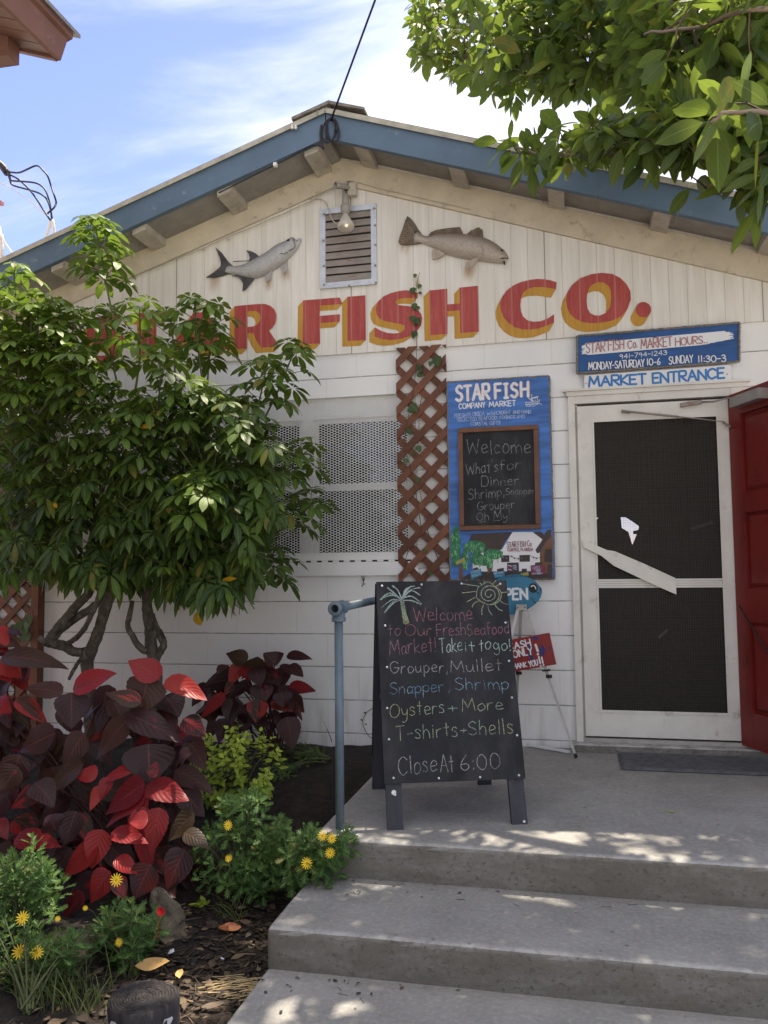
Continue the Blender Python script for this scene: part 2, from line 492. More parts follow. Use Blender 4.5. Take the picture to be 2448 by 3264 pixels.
# painted wall letters: streaky, with worn vertical scratches
for key, c1, c2 in (('redlet', (0.34, 0.040, 0.035), (0.44, 0.080, 0.066)), ('yellet', (0.47, 0.235, 0.020), (0.56, 0.31, 0.045))):
    mt, nt, b = newmat('worn_red_wall_paint' if key == 'redlet' else 'ochre_wall_paint'); M[key] = mt
    p = pos(nt, (34, 34, 2.2)); f = nz(nt, p, 2.0, 7, 0.68)
    c = mix(nt, smooth(nt, f, .35, .68), c1, c2)
    if key == 'redlet':
        c = mix(nt, mth(nt, 'MULTIPLY', smooth(nt, nz(nt, pos(nt, (60, 60, 2.5)), 2.4, 6, .7), .60, .74), .45), c, (0.62, 0.38, 0.34))
        sp = node(nt, 'ShaderNodeSeparateXYZ', {0: pos(nt)})
        c = mix(nt, mth(nt, 'MULTIPLY', line_mask(nt, sp.outputs[0], 0.1016, -0.12, 0.006), .28), c, (0.60, 0.36, 0.32))
    nt.links.new(c, b.inputs['Base Color']); b.inputs['Roughness'].default_value = 0.6


def chalk(name, c1, c2):
    mt, nt, b = newmat(name)
    p = pos(nt)
    c = mix(nt, smooth(nt, nz(nt, p, 7, 2), .42, .58), c1, c2)
    nt.links.new(c, b.inputs['Base Color']); b.inputs['Roughness'].default_value = 1.0; b.inputs['Specular IOR Level'].default_value = 0.0
    a = mth(nt, 'MULTIPLY', smooth(nt, nz(nt, p, 420, 2, .6), .34, .58, .10, .9), smooth(nt, nz(nt, p, 16, 3, .6), .30, .55, .45, 1.0))
    nt.links.new(a, b.inputs['Alpha'])
    return mt


M['ckpink'] = chalk('pink_chalk', (0.40, 0.16, 0.20), (0.38, 0.20, 0.27))
M['ckmint'] = chalk('mint_chalk', (0.40, 0.62, 0.48), (0.52, 0.62, 0.62))
M['ckgrey'] = chalk('white_chalk', (0.42, 0.42, 0.44), (0.50, 0.46, 0.50))
M['ckblue'] = chalk('blue_chalk', (0.16, 0.31, 0.47), (0.28, 0.41, 0.50))
M['ckyel'] = chalk('yellow_chalk', (0.46, 0.46, 0.27), (0.37, 0.48, 0.36))
M['ckfaint'] = chalk('faint_white_chalk', (0.26, 0.26, 0.27), (0.32, 0.32, 0.33))

# concrete
def concrete(name, c1, c2, stain, spk=0.5):
    mt, nt, b = newmat(name)
    p = pos(nt)
    f = nz(nt, p, 3.0, 8, 0.62); g = nz(nt, p, 60, 4, .6); q = nz(nt, p, 1.1, 4)
    c = mix(nt, smooth(nt, f, .3, .7), c1, c2)
    c = mix(nt, mth(nt, 'MULTIPLY', smooth(nt, q, .45, .75), stain), c, (0.14, 0.135, 0.115))
    c = mix(nt, mth(nt, 'MULTIPLY', smooth(nt, g, .42, .72), .34), c, (0.46, 0.45, 0.43))
    c = mix(nt, mth(nt, 'MULTIPLY', smooth(nt, nz(nt, p, 34, 5, .7), .52, .72), .40), c, (0.15, 0.145, 0.135))
    c = mix(nt, mth(nt, 'MULTIPLY', smooth(nt, nz(nt, pos(nt, (1, 3, 1)), 6, 6, .7), .55, .75), .30), c, (0.42, 0.41, 0.39))
    ge = node(nt, 'ShaderNodeNewGeometry')
    c = mix(nt, mth(nt, 'MULTIPLY', smooth(nt, ge.outputs['Pointiness'], .505, .56), smooth(nt, nz(nt, p, 16, 5, .7), .35, .62)), c, (0.47, 0.46, 0.44))
    v = node(nt, 'ShaderNodeTexVoronoi', {'Vector': p, 'Scale': 30.0, 'Randomness': 1.0})
    c = mix(nt, mth(nt, 'MULTIPLY', smooth(nt, v.outputs['Distance'], .13, .06), mth(nt, 'MULTIPLY', smooth(nt, nz(nt, p, 5, 3), .5, .7), spk)), c, (0.62, 0.60, 0.57))
    v2 = node(nt, 'ShaderNodeTexVoronoi', {'Vector': p, 'Scale': 9.0, 'Randomness': 1.0})
    c = mix(nt, mth(nt, 'MULTIPLY', smooth(nt, v2.outputs['Distance'], .10, .04), .55), c, (0.09, 0.085, 0.08))
    # mossy bands on the risers (vertical faces)
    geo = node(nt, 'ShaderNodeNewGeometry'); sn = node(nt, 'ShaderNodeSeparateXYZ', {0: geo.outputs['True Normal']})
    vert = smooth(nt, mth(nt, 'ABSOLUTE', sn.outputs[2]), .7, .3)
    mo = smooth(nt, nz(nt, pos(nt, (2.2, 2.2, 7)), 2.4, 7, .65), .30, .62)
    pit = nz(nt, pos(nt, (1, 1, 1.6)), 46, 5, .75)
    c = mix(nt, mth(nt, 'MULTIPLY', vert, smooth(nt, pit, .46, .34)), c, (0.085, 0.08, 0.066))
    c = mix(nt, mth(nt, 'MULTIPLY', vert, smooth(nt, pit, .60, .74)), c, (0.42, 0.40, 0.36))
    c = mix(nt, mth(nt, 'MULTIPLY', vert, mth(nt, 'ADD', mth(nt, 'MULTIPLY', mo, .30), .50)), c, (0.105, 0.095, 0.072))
    nt.links.new(c, b.inputs['Base Color']); b.inputs['Roughness'].default_value = 0.85
    bump(nt, b, mth(nt, 'ADD', mth(nt, 'MULTIPLY', g, .5), mth(nt, 'MULTIPLY', nz(nt, p, 220, 3), .5)), .45, .004)
    return mt


M['conc'] = concrete('weathered_concrete', (0.215, 0.208, 0.197), (0.29, 0.28, 0.266), .28)
M['path'] = concrete('path_concrete', (0.24, 0.232, 0.22), (0.32, 0.31, 0.294), .25)

# mulch
mt, nt, b = newmat('dark_mulch'); M['mulch'] = mt
p = pos(nt); f = nz(nt, p, 18, 8, .7); g = nz(nt, pos(nt, (1, 2.6, 1)), 34, 6, .7)
c = mix(nt, smooth(nt, f, .35, .7), (0.014, 0.010, 0.008), (0.048, 0.032, 0.022))
c = mix(nt, mth(nt, 'MULTIPLY', smooth(nt, g, .6, .72), .6), c, (0.16, 0.115, 0.075))
nt.links.new(c, b.inputs['Base Color']); b.inputs['Roughness'].default_value = .95
bump(nt, b, mth(nt, 'ADD', f, g), .9, .03)
M['litter'] = None
mt, nt, b = newmat('leaf_litter'); M['litter'] = mt
gi = node(nt, 'ShaderNodeNewGeometry')
c = ramp(nt, gi.outputs['Random Per Island'], [(0.0, (0.022, 0.015, 0.011)), (0.4, (0.045, 0.031, 0.021)), (0.75, (0.08, 0.055, 0.034)), (0.93, (0.15, 0.105, 0.06)), (1.0, (0.26, 0.21, 0.15))])
nt.links.new(c, b.inputs['Base Color']); b.inputs['Roughness'].default_value = .85
M['ground'] = paint('pale_shell_paving', (0.52, 0.50, 0.45), 0.9, 0.12, 3, (1, 1, 1), None, 0.4, 60)

# glass of the window
mt, nt, b = newmat('window_glass'); M['glass'] = mt
b.inputs['Base Color'].default_value = (0.02, 0.025, 0.03, 1); b.inputs['Roughness'].default_value = 0.03
b.inputs['Specular IOR Level'].default_value = 0.9
bump(nt, b, nz(nt, pos(nt), 3.5, 2), .12, .02)
# insect screen
mt, nt, b = newmat('insect_screen'); M['screen'] = mt
tr = node(nt, 'ShaderNodeBsdfTransparent', {'Color': (0.85, 0.83, 0.8, 1)})
b.inputs['Base Color'].default_value = (0.030, 0.026, 0.022, 1); b.inputs['Roughness'].default_value = 0.6
ms = node(nt, 'ShaderNodeMixShader', {0: 0.52, 1: tr.outputs[0], 2: b.outputs[0]})
nt.links.new(ms.outputs[0], nt.nodes['Material Output'].inputs[0])
M['wire'] = paint('rusted_wire', (0.075, 0.060, 0.044), 0.6, 0.3, 60)
# lamp bulb
mt, nt, b = newmat('frosted_bulb'); M['bulb'] = mt
b.inputs['Base Color'].default_value = (0.72, 0.68, 0.60, 1); b.inputs['Roughness'].default_value = 0.18
b.inputs['Transmission Weight'].default_value = 0.35
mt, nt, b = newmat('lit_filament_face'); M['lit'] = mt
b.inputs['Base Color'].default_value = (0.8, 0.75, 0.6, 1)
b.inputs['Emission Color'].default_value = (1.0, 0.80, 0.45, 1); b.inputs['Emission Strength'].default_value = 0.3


def leafmat(name, dark, light, trans, rough=0.38, spec=0.45, twt=0.32, vein=(1.25, 0.09), cols=None):
    """leaf: colour varies per leaf and along its tone, paler midrib, light shows through"""
    mt, nt, b = newmat(name)
    g = node(nt, 'ShaderNodeNewGeometry'); uv = node(nt, 'ShaderNodeUVMap'); su = node(nt, 'ShaderNodeSeparateXYZ', {0: uv.outputs[0]})
    at = node(nt, 'ShaderNodeAttribute', attribute_name='tone')
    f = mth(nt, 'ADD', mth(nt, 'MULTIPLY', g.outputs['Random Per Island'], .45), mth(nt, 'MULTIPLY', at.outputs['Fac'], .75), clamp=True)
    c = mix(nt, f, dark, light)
    old = mth(nt, 'MULTIPLY', smooth(nt, g.outputs['Random Per Island'], .955, .965), smooth(nt, nz(nt, pos(nt), 25, 3), .35, .6))
    c = mix(nt, mth(nt, 'MULTIPLY', old, .75), c, (0.20, 0.13, 0.03))
    c = mix(nt, mth(nt, 'MULTIPLY', smooth(nt, nz(nt, pos(nt), 38, 3), .4, .75), .25), c, tuple(x*.72 for x in dark))
    u = mth(nt, 'ABSOLUTE', su.outputs[0])
    rib = smooth(nt, u, vein[1], vein[1]*.3)
    c = mix(nt, mth(nt, 'MULTIPLY', rib, .6), c, tuple(min(1, x*1.5+.03) for x in light))
    nt.links.new(c, b.inputs['Base Color'])
    b.inputs['Roughness'].default_value = rough; b.inputs['Specular IOR Level'].default_value = spec
    vs = mth(nt, 'SINE', mth(nt, 'MULTIPLY', mth(nt, 'SUBTRACT', su.outputs[1], mth(nt, 'MULTIPLY', u, .28)), 52.0))
    bump(nt, b, mth(nt, 'SUBTRACT', mth(nt, 'MULTIPLY', vs, .25), rib), .25, .004)
    tcol = mix(nt, .5, c, trans)
    t = node(nt, 'ShaderNodeBsdfTranslucent', {'Color': tcol})
    ms = node(nt, 'ShaderNodeMixShader', {0: twt, 1: b.outputs[0], 2: t.outputs[0]})
    nt.links.new(ms.outputs[0], nt.nodes['Material Output'].inputs[0])
    return mt


M['schef'] = leafmat('umbrella_leaf', (0.015, 0.036, 0.019), (0.150, 0.235, 0.032), (0.34, 0.52, 0.05), 0.42, 0.25, 0.28)
M['tree'] = leafmat('broad_tree_leaf', (0.034, 0.064, 0.020), (0.092, 0.135, 0.028), (0.38, 0.50, 0.06), 0.45, 0.25, 0.48)
M['lime'] = leafmat('lime_leaf', (0.20, 0.32, 0.045), (0.48, 0.58, 0.08), (0.65, 0.75, 0.1), 0.45, 0.3, 0.35)
M['daisy'] = leafmat('daisy_leaf', (0.036, 0.095, 0.030), (0.125, 0.22, 0.05), (0.26, 0.42, 0.09), 0.5, 0.3, 0.28)
M['grass'] = leafmat('grass_blade', (0.06, 0.09, 0.03), (0.16, 0.20, 0.07), (0.3, 0.4, 0.1), 0.5, 0.3, 0.3)
M['vine'] = leafmat('ivy_leaf', (0.03, 0.065, 0.025), (0.10, 0.16, 0.05), (0.3, 0.42, 0.08), 0.45, 0.35, 0.3)
M['yelleaf'] = leafmat('yellowed_leaf', (0.50, 0.30, 0.02), (0.62, 0.36, 0.02), (0.8, 0.5, 0.02), 0.45, 0.3, 0.35)
# copperleaf: purple-bronze with sharp-edged red sectors
mt, nt, b = newmat('copper_leaf'); M['copper'] = mt
g = node(nt, 'ShaderNodeNewGeometry'); uv = node(nt, 'ShaderNodeUVMap'); su = node(nt, 'ShaderNodeSeparateXYZ', {0: uv.outputs[0]})
at = node(nt, 'ShaderNodeAttribute', attribute_name='tone')
isl = g.outputs['Random Per Island']
cv_ = node(nt, 'ShaderNodeCombineXYZ', {0: mth(nt, 'MULTIPLY', su.outputs[0], .55), 1: mth(nt, 'MULTIPLY', su.outputs[1], .5), 2: mth(nt, 'MULTIPLY', isl, 60.0)})
pn = nz(nt, cv_.outputs[0], 2.6, 4, .55, .4)
sect = smooth(nt, mth(nt, 'ADD', pn, mth(nt, 'MULTIPLY', mth(nt, 'SUBTRACT', at.outputs['Fac'], .5), .75)), .515, .535)
u = mth(nt, 'ABSOLUTE', su.outputs[0])
dk = ramp(nt, isl, [(0, (0.026, 0.014, 0.014)), (.35, (0.042, 0.018, 0.022)), (.7, (0.058, 0.028, 0.022)), (1, (0.044, 0.033, 0.018))])
rd = ramp(nt, isl, [(0, (0.12, 0.010, 0.015)), (.45, (0.22, 0.015, 0.018)), (.8, (0.30, 0.022, 0.022)), (1, (0.36, 0.045, 0.035))])
c = mix(nt, sect, dk, rd)
vs = mth(nt, 'SINE', mth(nt, 'MULTIPLY', mth(nt, 'SUBTRACT', su.outputs[1], mth(nt, 'MULTIPLY', u, .35)), 46.0))
c = mix(nt, mth(nt, 'MULTIPLY', smooth(nt, vs, .8, 1.0), .12), c, (0.12, 0.035, 0.03))
rib = smooth(nt, u, .06, .015)
c = mix(nt, mth(nt, 'MULTIPLY', rib, .5), c, (0.20, 0.06, 0.05))
nt.links.new(c, b.inputs['Base Color']); b.inputs['Roughness'].default_value = .42; b.inputs['Specular IOR Level'].default_value = .28
bump(nt, b, mth(nt, 'SUBTRACT', mth(nt, 'MULTIPLY', vs, .35), rib), .22, .005)
t = node(nt, 'ShaderNodeBsdfTranslucent', {'Color': mix(nt, .4, c, (0.5, 0.06, 0.03))})
ms = node(nt, 'ShaderNodeMixShader', {0: .18, 1: b.outputs[0], 2: t.outputs[0]})
nt.links.new(ms.outputs[0], nt.nodes['Material Output'].inputs[0])
# mounted fish: dark back, pale belly (tone = 0 belly .. 1 back)
def fishmat(name, stops, sc=130):
    mt, nt, b = newmat(name)
    at = node(nt, 'ShaderNodeAttribute', attribute_name='tone')
    v = node(nt, 'ShaderNodeTexVoronoi', {'Vector': pos(nt, (1, 1, 1.3)), 'Scale': sc})
    f = mth(nt, 'ADD', at.outputs['Fac'], mth(nt, 'MULTIPLY', mth(nt, 'SUBTRACT', nz(nt, pos(nt), 20, 4), .5), .25))
    c = ramp(nt, f, stops)
    c = mix(nt, mth(nt, 'MULTIPLY', smooth(nt, v.outputs['Distance'], .35, .6), .3), c, stops[-1][1])
    nt.links.new(c, b.inputs['Base Color']); b.inputs['Roughness'].default_value = .35
    bump(nt, b, v.outputs['Distance'], .3, .003)
    return mt


M['tarpon'] = fishmat('silver_fish_skin', [(0, (0.50, 0.49, 0.47)), (.5, (0.50, 0.50, 0.50)), (.8, (0.30, 0.30, 0.31)), (1, (0.10, 0.10, 0.105))])
M['redfish'] = fishmat('bronze_fish_skin', [(0, (0.56, 0.50, 0.43)), (.45, (0.46, 0.40, 0.34)), (.8, (0.24, 0.195, 0.155)), (1, (0.13, 0.10, 0.075))])
M['finsilver'] = paint('dark_fin', (0.075, 0.072, 0.075), .5, .4, 14)
M['finpale'] = paint('pale_fin', (0.36, 0.34, 0.32), .5, .15, 30)
M['finbronze'] = paint('bronze_fin', (0.14, 0.10, 0.06), .5, .35, 18)
M['fintan'] = paint('tan_fin', (0.40, 0.33, 0.26), .5, .15, 30)
# ================================================================ ground, bed, steps
PLAT, STEP, XL = 0.276, 0.132, -1.034


def bed_z(x, y):
    t = max(0.0, min(1.0, (y+2.0)/1.6)); t = t*t*(3-2*t)
    s = max(0.0, min(1.0, (x+1.75)/0.7))
    z = -0.035+t*(0.275+0.02*s)
    return z+0.022*noise.noise(Vector((x*2.3, y*2.3, 1.7)))+0.010*noise.noise(Vector((x*9, y*9, 4.1)))


def onBed(px, py):
    d = ray(px, py); t = 0.5
    while t < 9:
        P = EYE+d*t
        if P.z < bed_z(P.x, P.y):
            return P
        t += 0.01
    return EYE+d*t


g = MB(); g.poly([(-400, -400, -0.10), (400, -400, -0.10), (400, 400, -0.10), (-400, 400, -0.10)])
tag(g.build('ground', M['ground']), None, None, kind='structure')
g = MB(); nx, ny = 120, 110
x0, x1, y0, y1 = -6.2, XL-0.002, -6.0, 0.012
ids = [[g.vert((x0+(x1-x0)*(i/nx)**.75, y0+(y1-y0)*(j/ny)**.8, 0)) for i in range(nx+1)] for j in range(ny+1)]
for j in range(ny+1):
    for i in range(nx+1):
        v = g.v[ids[j][i]]; v.z = bed_z(v.x, v.y)
g.smooth = True
for j in range(ny):
    for i in range(nx):
        g.face((ids[j][i], ids[j][i+1], ids[j+1][i+1], ids[j+1][i]))
tag(g.build('garden_bed', M['mulch']), None, None, kind='structure')


def slab(name, x0, x1, y0, y1, z0, z1, mat, wob=0.004, nose=0.012):
    """concrete step with a worn, rounded nosing"""
    b = MB(); b.smooth = True
    n = 90; sec = [(y0, z0), (y0, z0+(z1-z0)*.5), (y0, z1-nose*1.6), (y0+nose*.35, z1-nose*.55), (y0+nose*1.1, z1-nose*.1), (y0+nose*2.6, z1), (y0+.12, z1), (y1, z1)]
    rows = []
    xs = [x0+nose*.0, x0+nose*.35, x0+nose*1.2, x0+nose*3]+[x0+.05+(x1-x0-.05)*i/n for i in range(1, n+1)]
    for i, x in enumerate(xs):
        e = (nose*1.3, nose*.45, nose*.06, 0)[i] if i < 4 else 0
        r = []
        for k, (y, z) in enumerate(sec):
            w = noise.noise(Vector((x*14, k*.7, z0*9)))*wob if 0 < k < 6 else 0
            dz = -max(0, noise.noise(Vector((x*5.3, 9.1, z1)))-.45)*.02 if 2 <= k <= 4 else 0
            r.append(b.vert((x, y+w+(e if k < 7 else 0), max(z0, z-(e if k > 2 else 0)+dz))))
        rows.append(r)
    for a, c in zip(rows, rows[1:]):
        for k in range(len(sec)-1):
            b.face((a[k], c[k], c[k+1], a[k+1]))
    # left side wall
    r0 = rows[0]
    side = [b.vert(b.v[i]) for i in r0]; bl = b.vert((x0, y1, z0))
    b.smooth = False
    b.face(side[::-1][:1]+[bl]+side[:-1]) if False else b.face([side[0]]+side[1:]+[bl])
    return tag(b.build(name, mat), None, None, kind='structure')


slab('upper_platform', XL, 4.2, -1.832, 0.0, -0.08, PLAT, M['conc'])
slab('lower_step', XL, 4.2, -2.318, -1.82, -0.085, STEP, M['conc'])
slab('path', XL, 4.6, -9.0, -2.30, -0.09, 0.0, M['path'], 0.002)
SHX = 1.0
# threshold ledge under the screen door
b = MB(); b.bevbox(-0.02, 1.05, -0.105, 0.10, PLAT-0.01, 0.322, 0.006)
tag(b.build('door_threshold_ledge', M['conc']), None, None, kind='structure')

# ================================================================ the market building
XA = -1.40                       # ridge line
ML, MR = 0.322, 0.345            # rake slopes left / right
HW_L, HW_R = -5.6, 2.9           # eaves
OV = -0.335                      # plane of the barge boards


def rake(x, z):
    return z-(XA-x)*ML if x < XA else z-(x-XA)*MR


shop = thing('market_building', 'white market building with blue gable boards, red painted name and open red door', 'building', (0, 0, 0))
# block wall with window and door openings
WX0, WX1, WZ0, WZ1 = -2.13, -0.93, 1.40, 2.43
DX0, DX1, DZ1 = 0.035, 0.905, 2.300
w = MB(); T = 0.18; top = 2.74
xs = [HW_L+.25, WX0, WX1, DX0, DX1, HW_R-.25]
w.box(xs[0], xs[1], 0, T, -0.3, top)
w.box(xs[1]+1e-4, xs[2]-1e-4, 0, T, -0.3, WZ0); w.box(xs[1]+1e-4, xs[2]-1e-4, 0, T, WZ1, top)
w.box(xs[2], xs[3], 0, T, -0.3, top)
w.box(xs[3]+1e-4, xs[4]-1e-4, 0, T, DZ1, top); w.box(xs[3]+1e-4, xs[4]-1e-4, 0.01, T, -0.3, 0.318)
w.box(xs[4], xs[5], 0, T, -0.3, top)
w.box(xs[0], xs[0]+T, T+1e-3, 7.6, -0.3, 2.6); w.box(xs[5]-T, xs[5], T+1e-3, 7.6, -0.3, 2.4)
w.build('block_wall', M['block'], shop)
# gable siding sheet, its lower edge stands proud of the block
def zlow(x):
    return 2.703+0.011*((x+1.0)/1.6)**2
s = MB(); lo = [(HW_L+.25+i*.12) for i in range(70)]; lo = [x for x in lo if x < HW_R-.25]+[HW_R-.25]
out = [(x, -0.016, zlow(x)) for x in lo]+[(HW_R-.25, -0.016, max(zlow(HW_R-.25)+.01, rake(HW_R-.25, 4.0))), (XA, -0.016, 4.0), (HW_L+.25, -0.016, rake(HW_L+.25, 4.0))]
s.poly(out, (), (0, 0.015, 0))
s.build('gable_siding', M['siding'], shop)
# frieze boards following the rake
for a, c_, sgn in ((XA, HW_L+.2, -1), (XA, HW_R-.2, 1)):
    f = MB(); z0, z1 = 3.815, (3.968 if sgn < 0 else 3.985)
    f.poly([(a, -0.036, z0), (c_, -0.036, rake(c_, z0)), (c_, -0.036, rake(c_, z1)), (a, -0.036, z1)], (), (0, 0.019, 0))
    f.build('frieze_board', M['cream'], shop)
# soffit sheets and roof
for a, c_ in ((XA, HW_L), (XA, HW_R)):
    f = MB(); z0 = 3.968 if c_ == HW_L else 4.008
    f.hexa([(a, OV+.03, z0), (c_, OV+.03, rake(c_, z0)), (c_, -.001, rake(c_, z0)), (a, -.001, z0), (a, OV+.03, z0+.03), (c_, OV+.03, rake(c_, z0)+.03), (c_, -.001, rake(c_, z0)+.03), (a, -.001, z0+.03)])
    f.build('soffit_board', M['soffit'], shop)
for a, c_ in ((XA, HW_L), (XA, HW_R)):
    f = MB(); z0 = 4.125
    f.hexa([(a, OV-.03, z0), (c_, OV-.03, rake(c_, z0)), (c_, 8, rake(c_, z0)), (a, 8, z0), (a, OV-.03, z0+.02), (c_, OV-.03, rake(c_, z0)+.02), (c_, 8, rake(c_, z0)+.02), (a, 8, z0+.02)])
    o = f.build('roof', M['shingle'], shop)
    e = MB()
    e.bar((a, OV-.034, z0-.002), (c_, OV-.034, rake(c_, z0)-.002), .006, .03)
    e.build('drip_edge', M['edge'], o)
    if c_ == HW_L:
        k = MB()
        k.hexa([(XA-.21, OV-.05, 4.082), (XA+.03, OV-.05, 4.155), (XA+.03, 8, 4.155), (XA-.21, 8, 4.082), (XA-.21, OV-.05, 4.10), (XA+.03, OV-.05, 4.175), (XA+.03, 8, 4.175), (XA-.21, 8, 4.10)])
        k.hexa([(XA+.032, OV-.048, 4.152), (XA+.25, OV-.048, 4.085), (XA+.25, 8, 4.085), (XA+.032, 8, 4.152), (XA+.032, OV-.048, 4.172), (XA+.25, OV-.048, 4.10), (XA+.25, 8, 4.10), (XA+.032, 8, 4.172)])
        k.build('ridge_cap', M['shingle'], o)
# blue barge boards
for a, c_, d in ((XA-.004, HW_L, 0), (XA+.002, HW_R, 1)):
    f = MB(); z0, z1 = 3.955, 4.112
    f.poly([(a, OV-.02, z0), (c_, OV-.02, rake(c_, z0)), (c_, OV-.02, rake(c_, z1)), (a, OV-.02, z1)], (), (0, 0.038, 0))
    f.build('barge_board', M['fascia'], shop)
# lookout blocks carrying the barge boards
for xx in (-1.504, -2.085, -2.672, -3.26, -3.85, -1.197, -0.614, -0.040, 0.540, 1.12, 1.70):
    f = MB(); z0 = 3.922 if xx < XA else 3.964
    hw = .046
    za, zb = rake(xx-hw, z0), rake(xx+hw, z0)
    P = [(xx-hw, OV+.02, za), (xx+hw, OV+.02, zb), (xx+hw, -.037, zb), (xx-hw, -.037, za)]
    f.hexa(P+[(p[0], p[1], rake(p[0], 3.967 if xx < XA else 4.007)) for p in P])
    f.build('rafter_tail', M['tail'], shop)
# louvred vent
c3 = crop(1000, 520, .18987)
v = MB(); vx0, vx1, vz0, vz1 = -1.541, -1.166, 3.136, 3.663
fw = .036
v.box(vx0, vx0+fw, -.032, -.017, vz0+fw, vz1-fw); v.box(vx1-fw, vx1, -.032, -.017, vz0+fw, vz1-fw)
v.box(vx0, vx1, -.034, -.017, vz0, vz0+fw); v.box(vx0, vx1, -.034, -.017, vz1-fw, vz1)
vent = v.build('gable_vent', M['galv'], shop)
b = MB(); b.box(vx0+fw, vx1-fw, -.0168, -.0162, vz0+fw, vz1-fw); b.build('vent_backing', M['dark'], vent)
sl = MB(); n = 9; hh = (vz1-vz0-2*fw)/n
for i in range(n):
    z = vz0+fw+hh*(i+.08); t0 = rnd(-.003, .003); t1 = rnd(-.003, .003)
    sl.hexa([(vx0+fw, -.031, z+t0), (vx1-fw, -.031, z+t1), (vx1-fw, -.018, z+hh*.8), (vx0+fw, -.018, z+hh*.8), (vx0+fw, -.033, z+t0+.006), (vx1-fw, -.033, z+t1+.006), (vx1-fw, -.020, z+hh*.86), (vx0+fw, -.020, z+hh*.86)])
sl.build('vent_slats', M['louver'], vent)
for (x, y) in ((175, 855), (1015, 757), (165, 1300), (1030, 1043), (1035, 1372), (170, 1727), (1034, 1718), (175, 2042), (594, 2057), (1043, 2007)):
    sc = MB(); P = onY(*c3(x, y), -.034); sc.lathe(P, (0, -1, 0), [(.008, 0), (.008, .002), (.004, .004)], 8); sc.build('vent_screw', M['louver'], vent)

# window: two sashes behind expanded metal
win = MB(); yf = .045
XM0, XM1 = onY(968, 1600, .06).x, onY(1002, 1600, .06).x
PZT, PZB = onY(1150, 1332, .06).z, onY(1150, 1756, .06).z
for (a, b_, c_, d) in ((WX0, WX0+.05, WZ0, WZ1), (WX1-.05, WX1, WZ0, WZ1), (XM0, XM1, WZ0, WZ1)):
    win.box(a, b_, yf+(.0 if c_ else 0), .12, c_, d)
win.box(WX0+.05, XM0-.001, yf+.002, .12, PZT, WZ1); win.box(XM1+.001, WX1-.05, yf+.002, .12, PZT, WZ1)
win.box(WX0+.05, XM0-.001, yf+.002, .12, WZ0, PZB-.012); win.box(XM1+.001, WX1-.05, yf+.002, .12, WZ0, PZB-.012)
window = win.build('window', M['white'], shop)
for (a, b_) in ((WX0+.05, XM0-.001), (XM1+.001, WX1-.05)):
    sa = MB(); zm = onY(1150, 1551, .055).z
    for (q0, q1, z0, z1, y) in ((a, b_, zm-.022, zm+.022, .055), (a, a+.026, PZB-.011, PZT-.0005, .06), (b_-.026, b_, PZB-.011, PZT-.0005, .06), (a+.027, b_-.027, PZT-.028, PZT-.0006, .062)):
        sa.box(q0+.0005, q1-.0005, y, y+.03, z0, z1)
    sash = sa.build('sash', M['white'], window)
    pa = MB(); pa.poly([(a, .078, PZB-.01), (b_, .078, PZB-.01), (b_, .078, PZT), (a, .078, PZT)]); pa.build('pane', M['glass'], window)
sill = MB(); sill.box(WX0-.03, -.925, -.030, .045, 1.292, 1.376); sill.box(WX0-.03, -.93, -.018, .044, 1.388, 1.437)
sl_ = sill.build('window_sill', M['white'], window)
gp = MB(); gp.box(WX0-.02, -.935, -.012, .0, 1.3765, 1.3875); gp.build('dark_gap_strip', M['dark'], window)  # dark strip filling the gap between sill and mesh frame
for k in range(16):
    gp = MB(); x = -2.05+k*.072; gp.box(x, x+.04, -.0145, -.0122, 1.3775+rnd(-.001, .001), 1.3868); gp.build('mesh_clip', M['white'], window)
# expanded metal guard, in front of the wall face
gd = MB(); px_, pz_ = .0372, .0083; gx0, gx1, gz0, gz1 = -2.16, -.905, 1.438, 2.405
nx_ = int((gx1-gx0)/px_); nz_ = int((gz1-gz0)/pz_)
yg = -.026
for j in range(nz_+1):
    for i in range(nx_+1):
        cx = gx0+px_*(i+.5*(j % 2)); cz = gz0+pz_*j*.985
        for sx in (-1, 1):
            ex = cx+sx*px_*.5; ez = cz+pz_*.985
            # each strand leaves a flat knuckle and slopes to the next row
            a0 = Vector((cx+sx*px_*.10, yg, cz)); a1 = Vector((ex-sx*px_*.10, yg-.004, ez))
            if a1.x < gx0-.02 or a1.x > gx1+.02 or ez > gz1:
                continue
            gd.bar(a0, a1, .0032, .0030)
            gd.bar(a1-Vector((px_*.02*sx, 0, 0)), a1+Vector((sx*px_*.11, 0, 0)), .0034, .0036)
grd = gd.build('security_mesh', M['white'], window)
# door frame
df = MB()
df.box(-.004, DX0, -.030, .10, .322, 2.345); df.box(DX1, .985, -.030, .10, .322, 2.345)
df.box(-.012, .995, -.036, .10, 2.3455, 2.372); df.box(DX0+.0005, DX1-.0005, -.026, .10, 2.299, 2.345)
df.box(DX0+.0005, DX0+.014, .004, .03, .323, 2.2985); df.box(DX1-.014, DX1-.0005, .004, .03, .323, 2.2985)
dfr = df.build('door_frame', M['whiteworn'], shop)
cp = MB(); cp.box(-.03, 1.01, -.048, -.0005, 2.3725, 2.386); cp.build('head_cap', M['whiteworn'], dfr)
th = MB(); th.box(DX0+.001, DX1-.001, -.035, .12, .3225, .345); th.build('sill_strip', M['alu'], dfr)
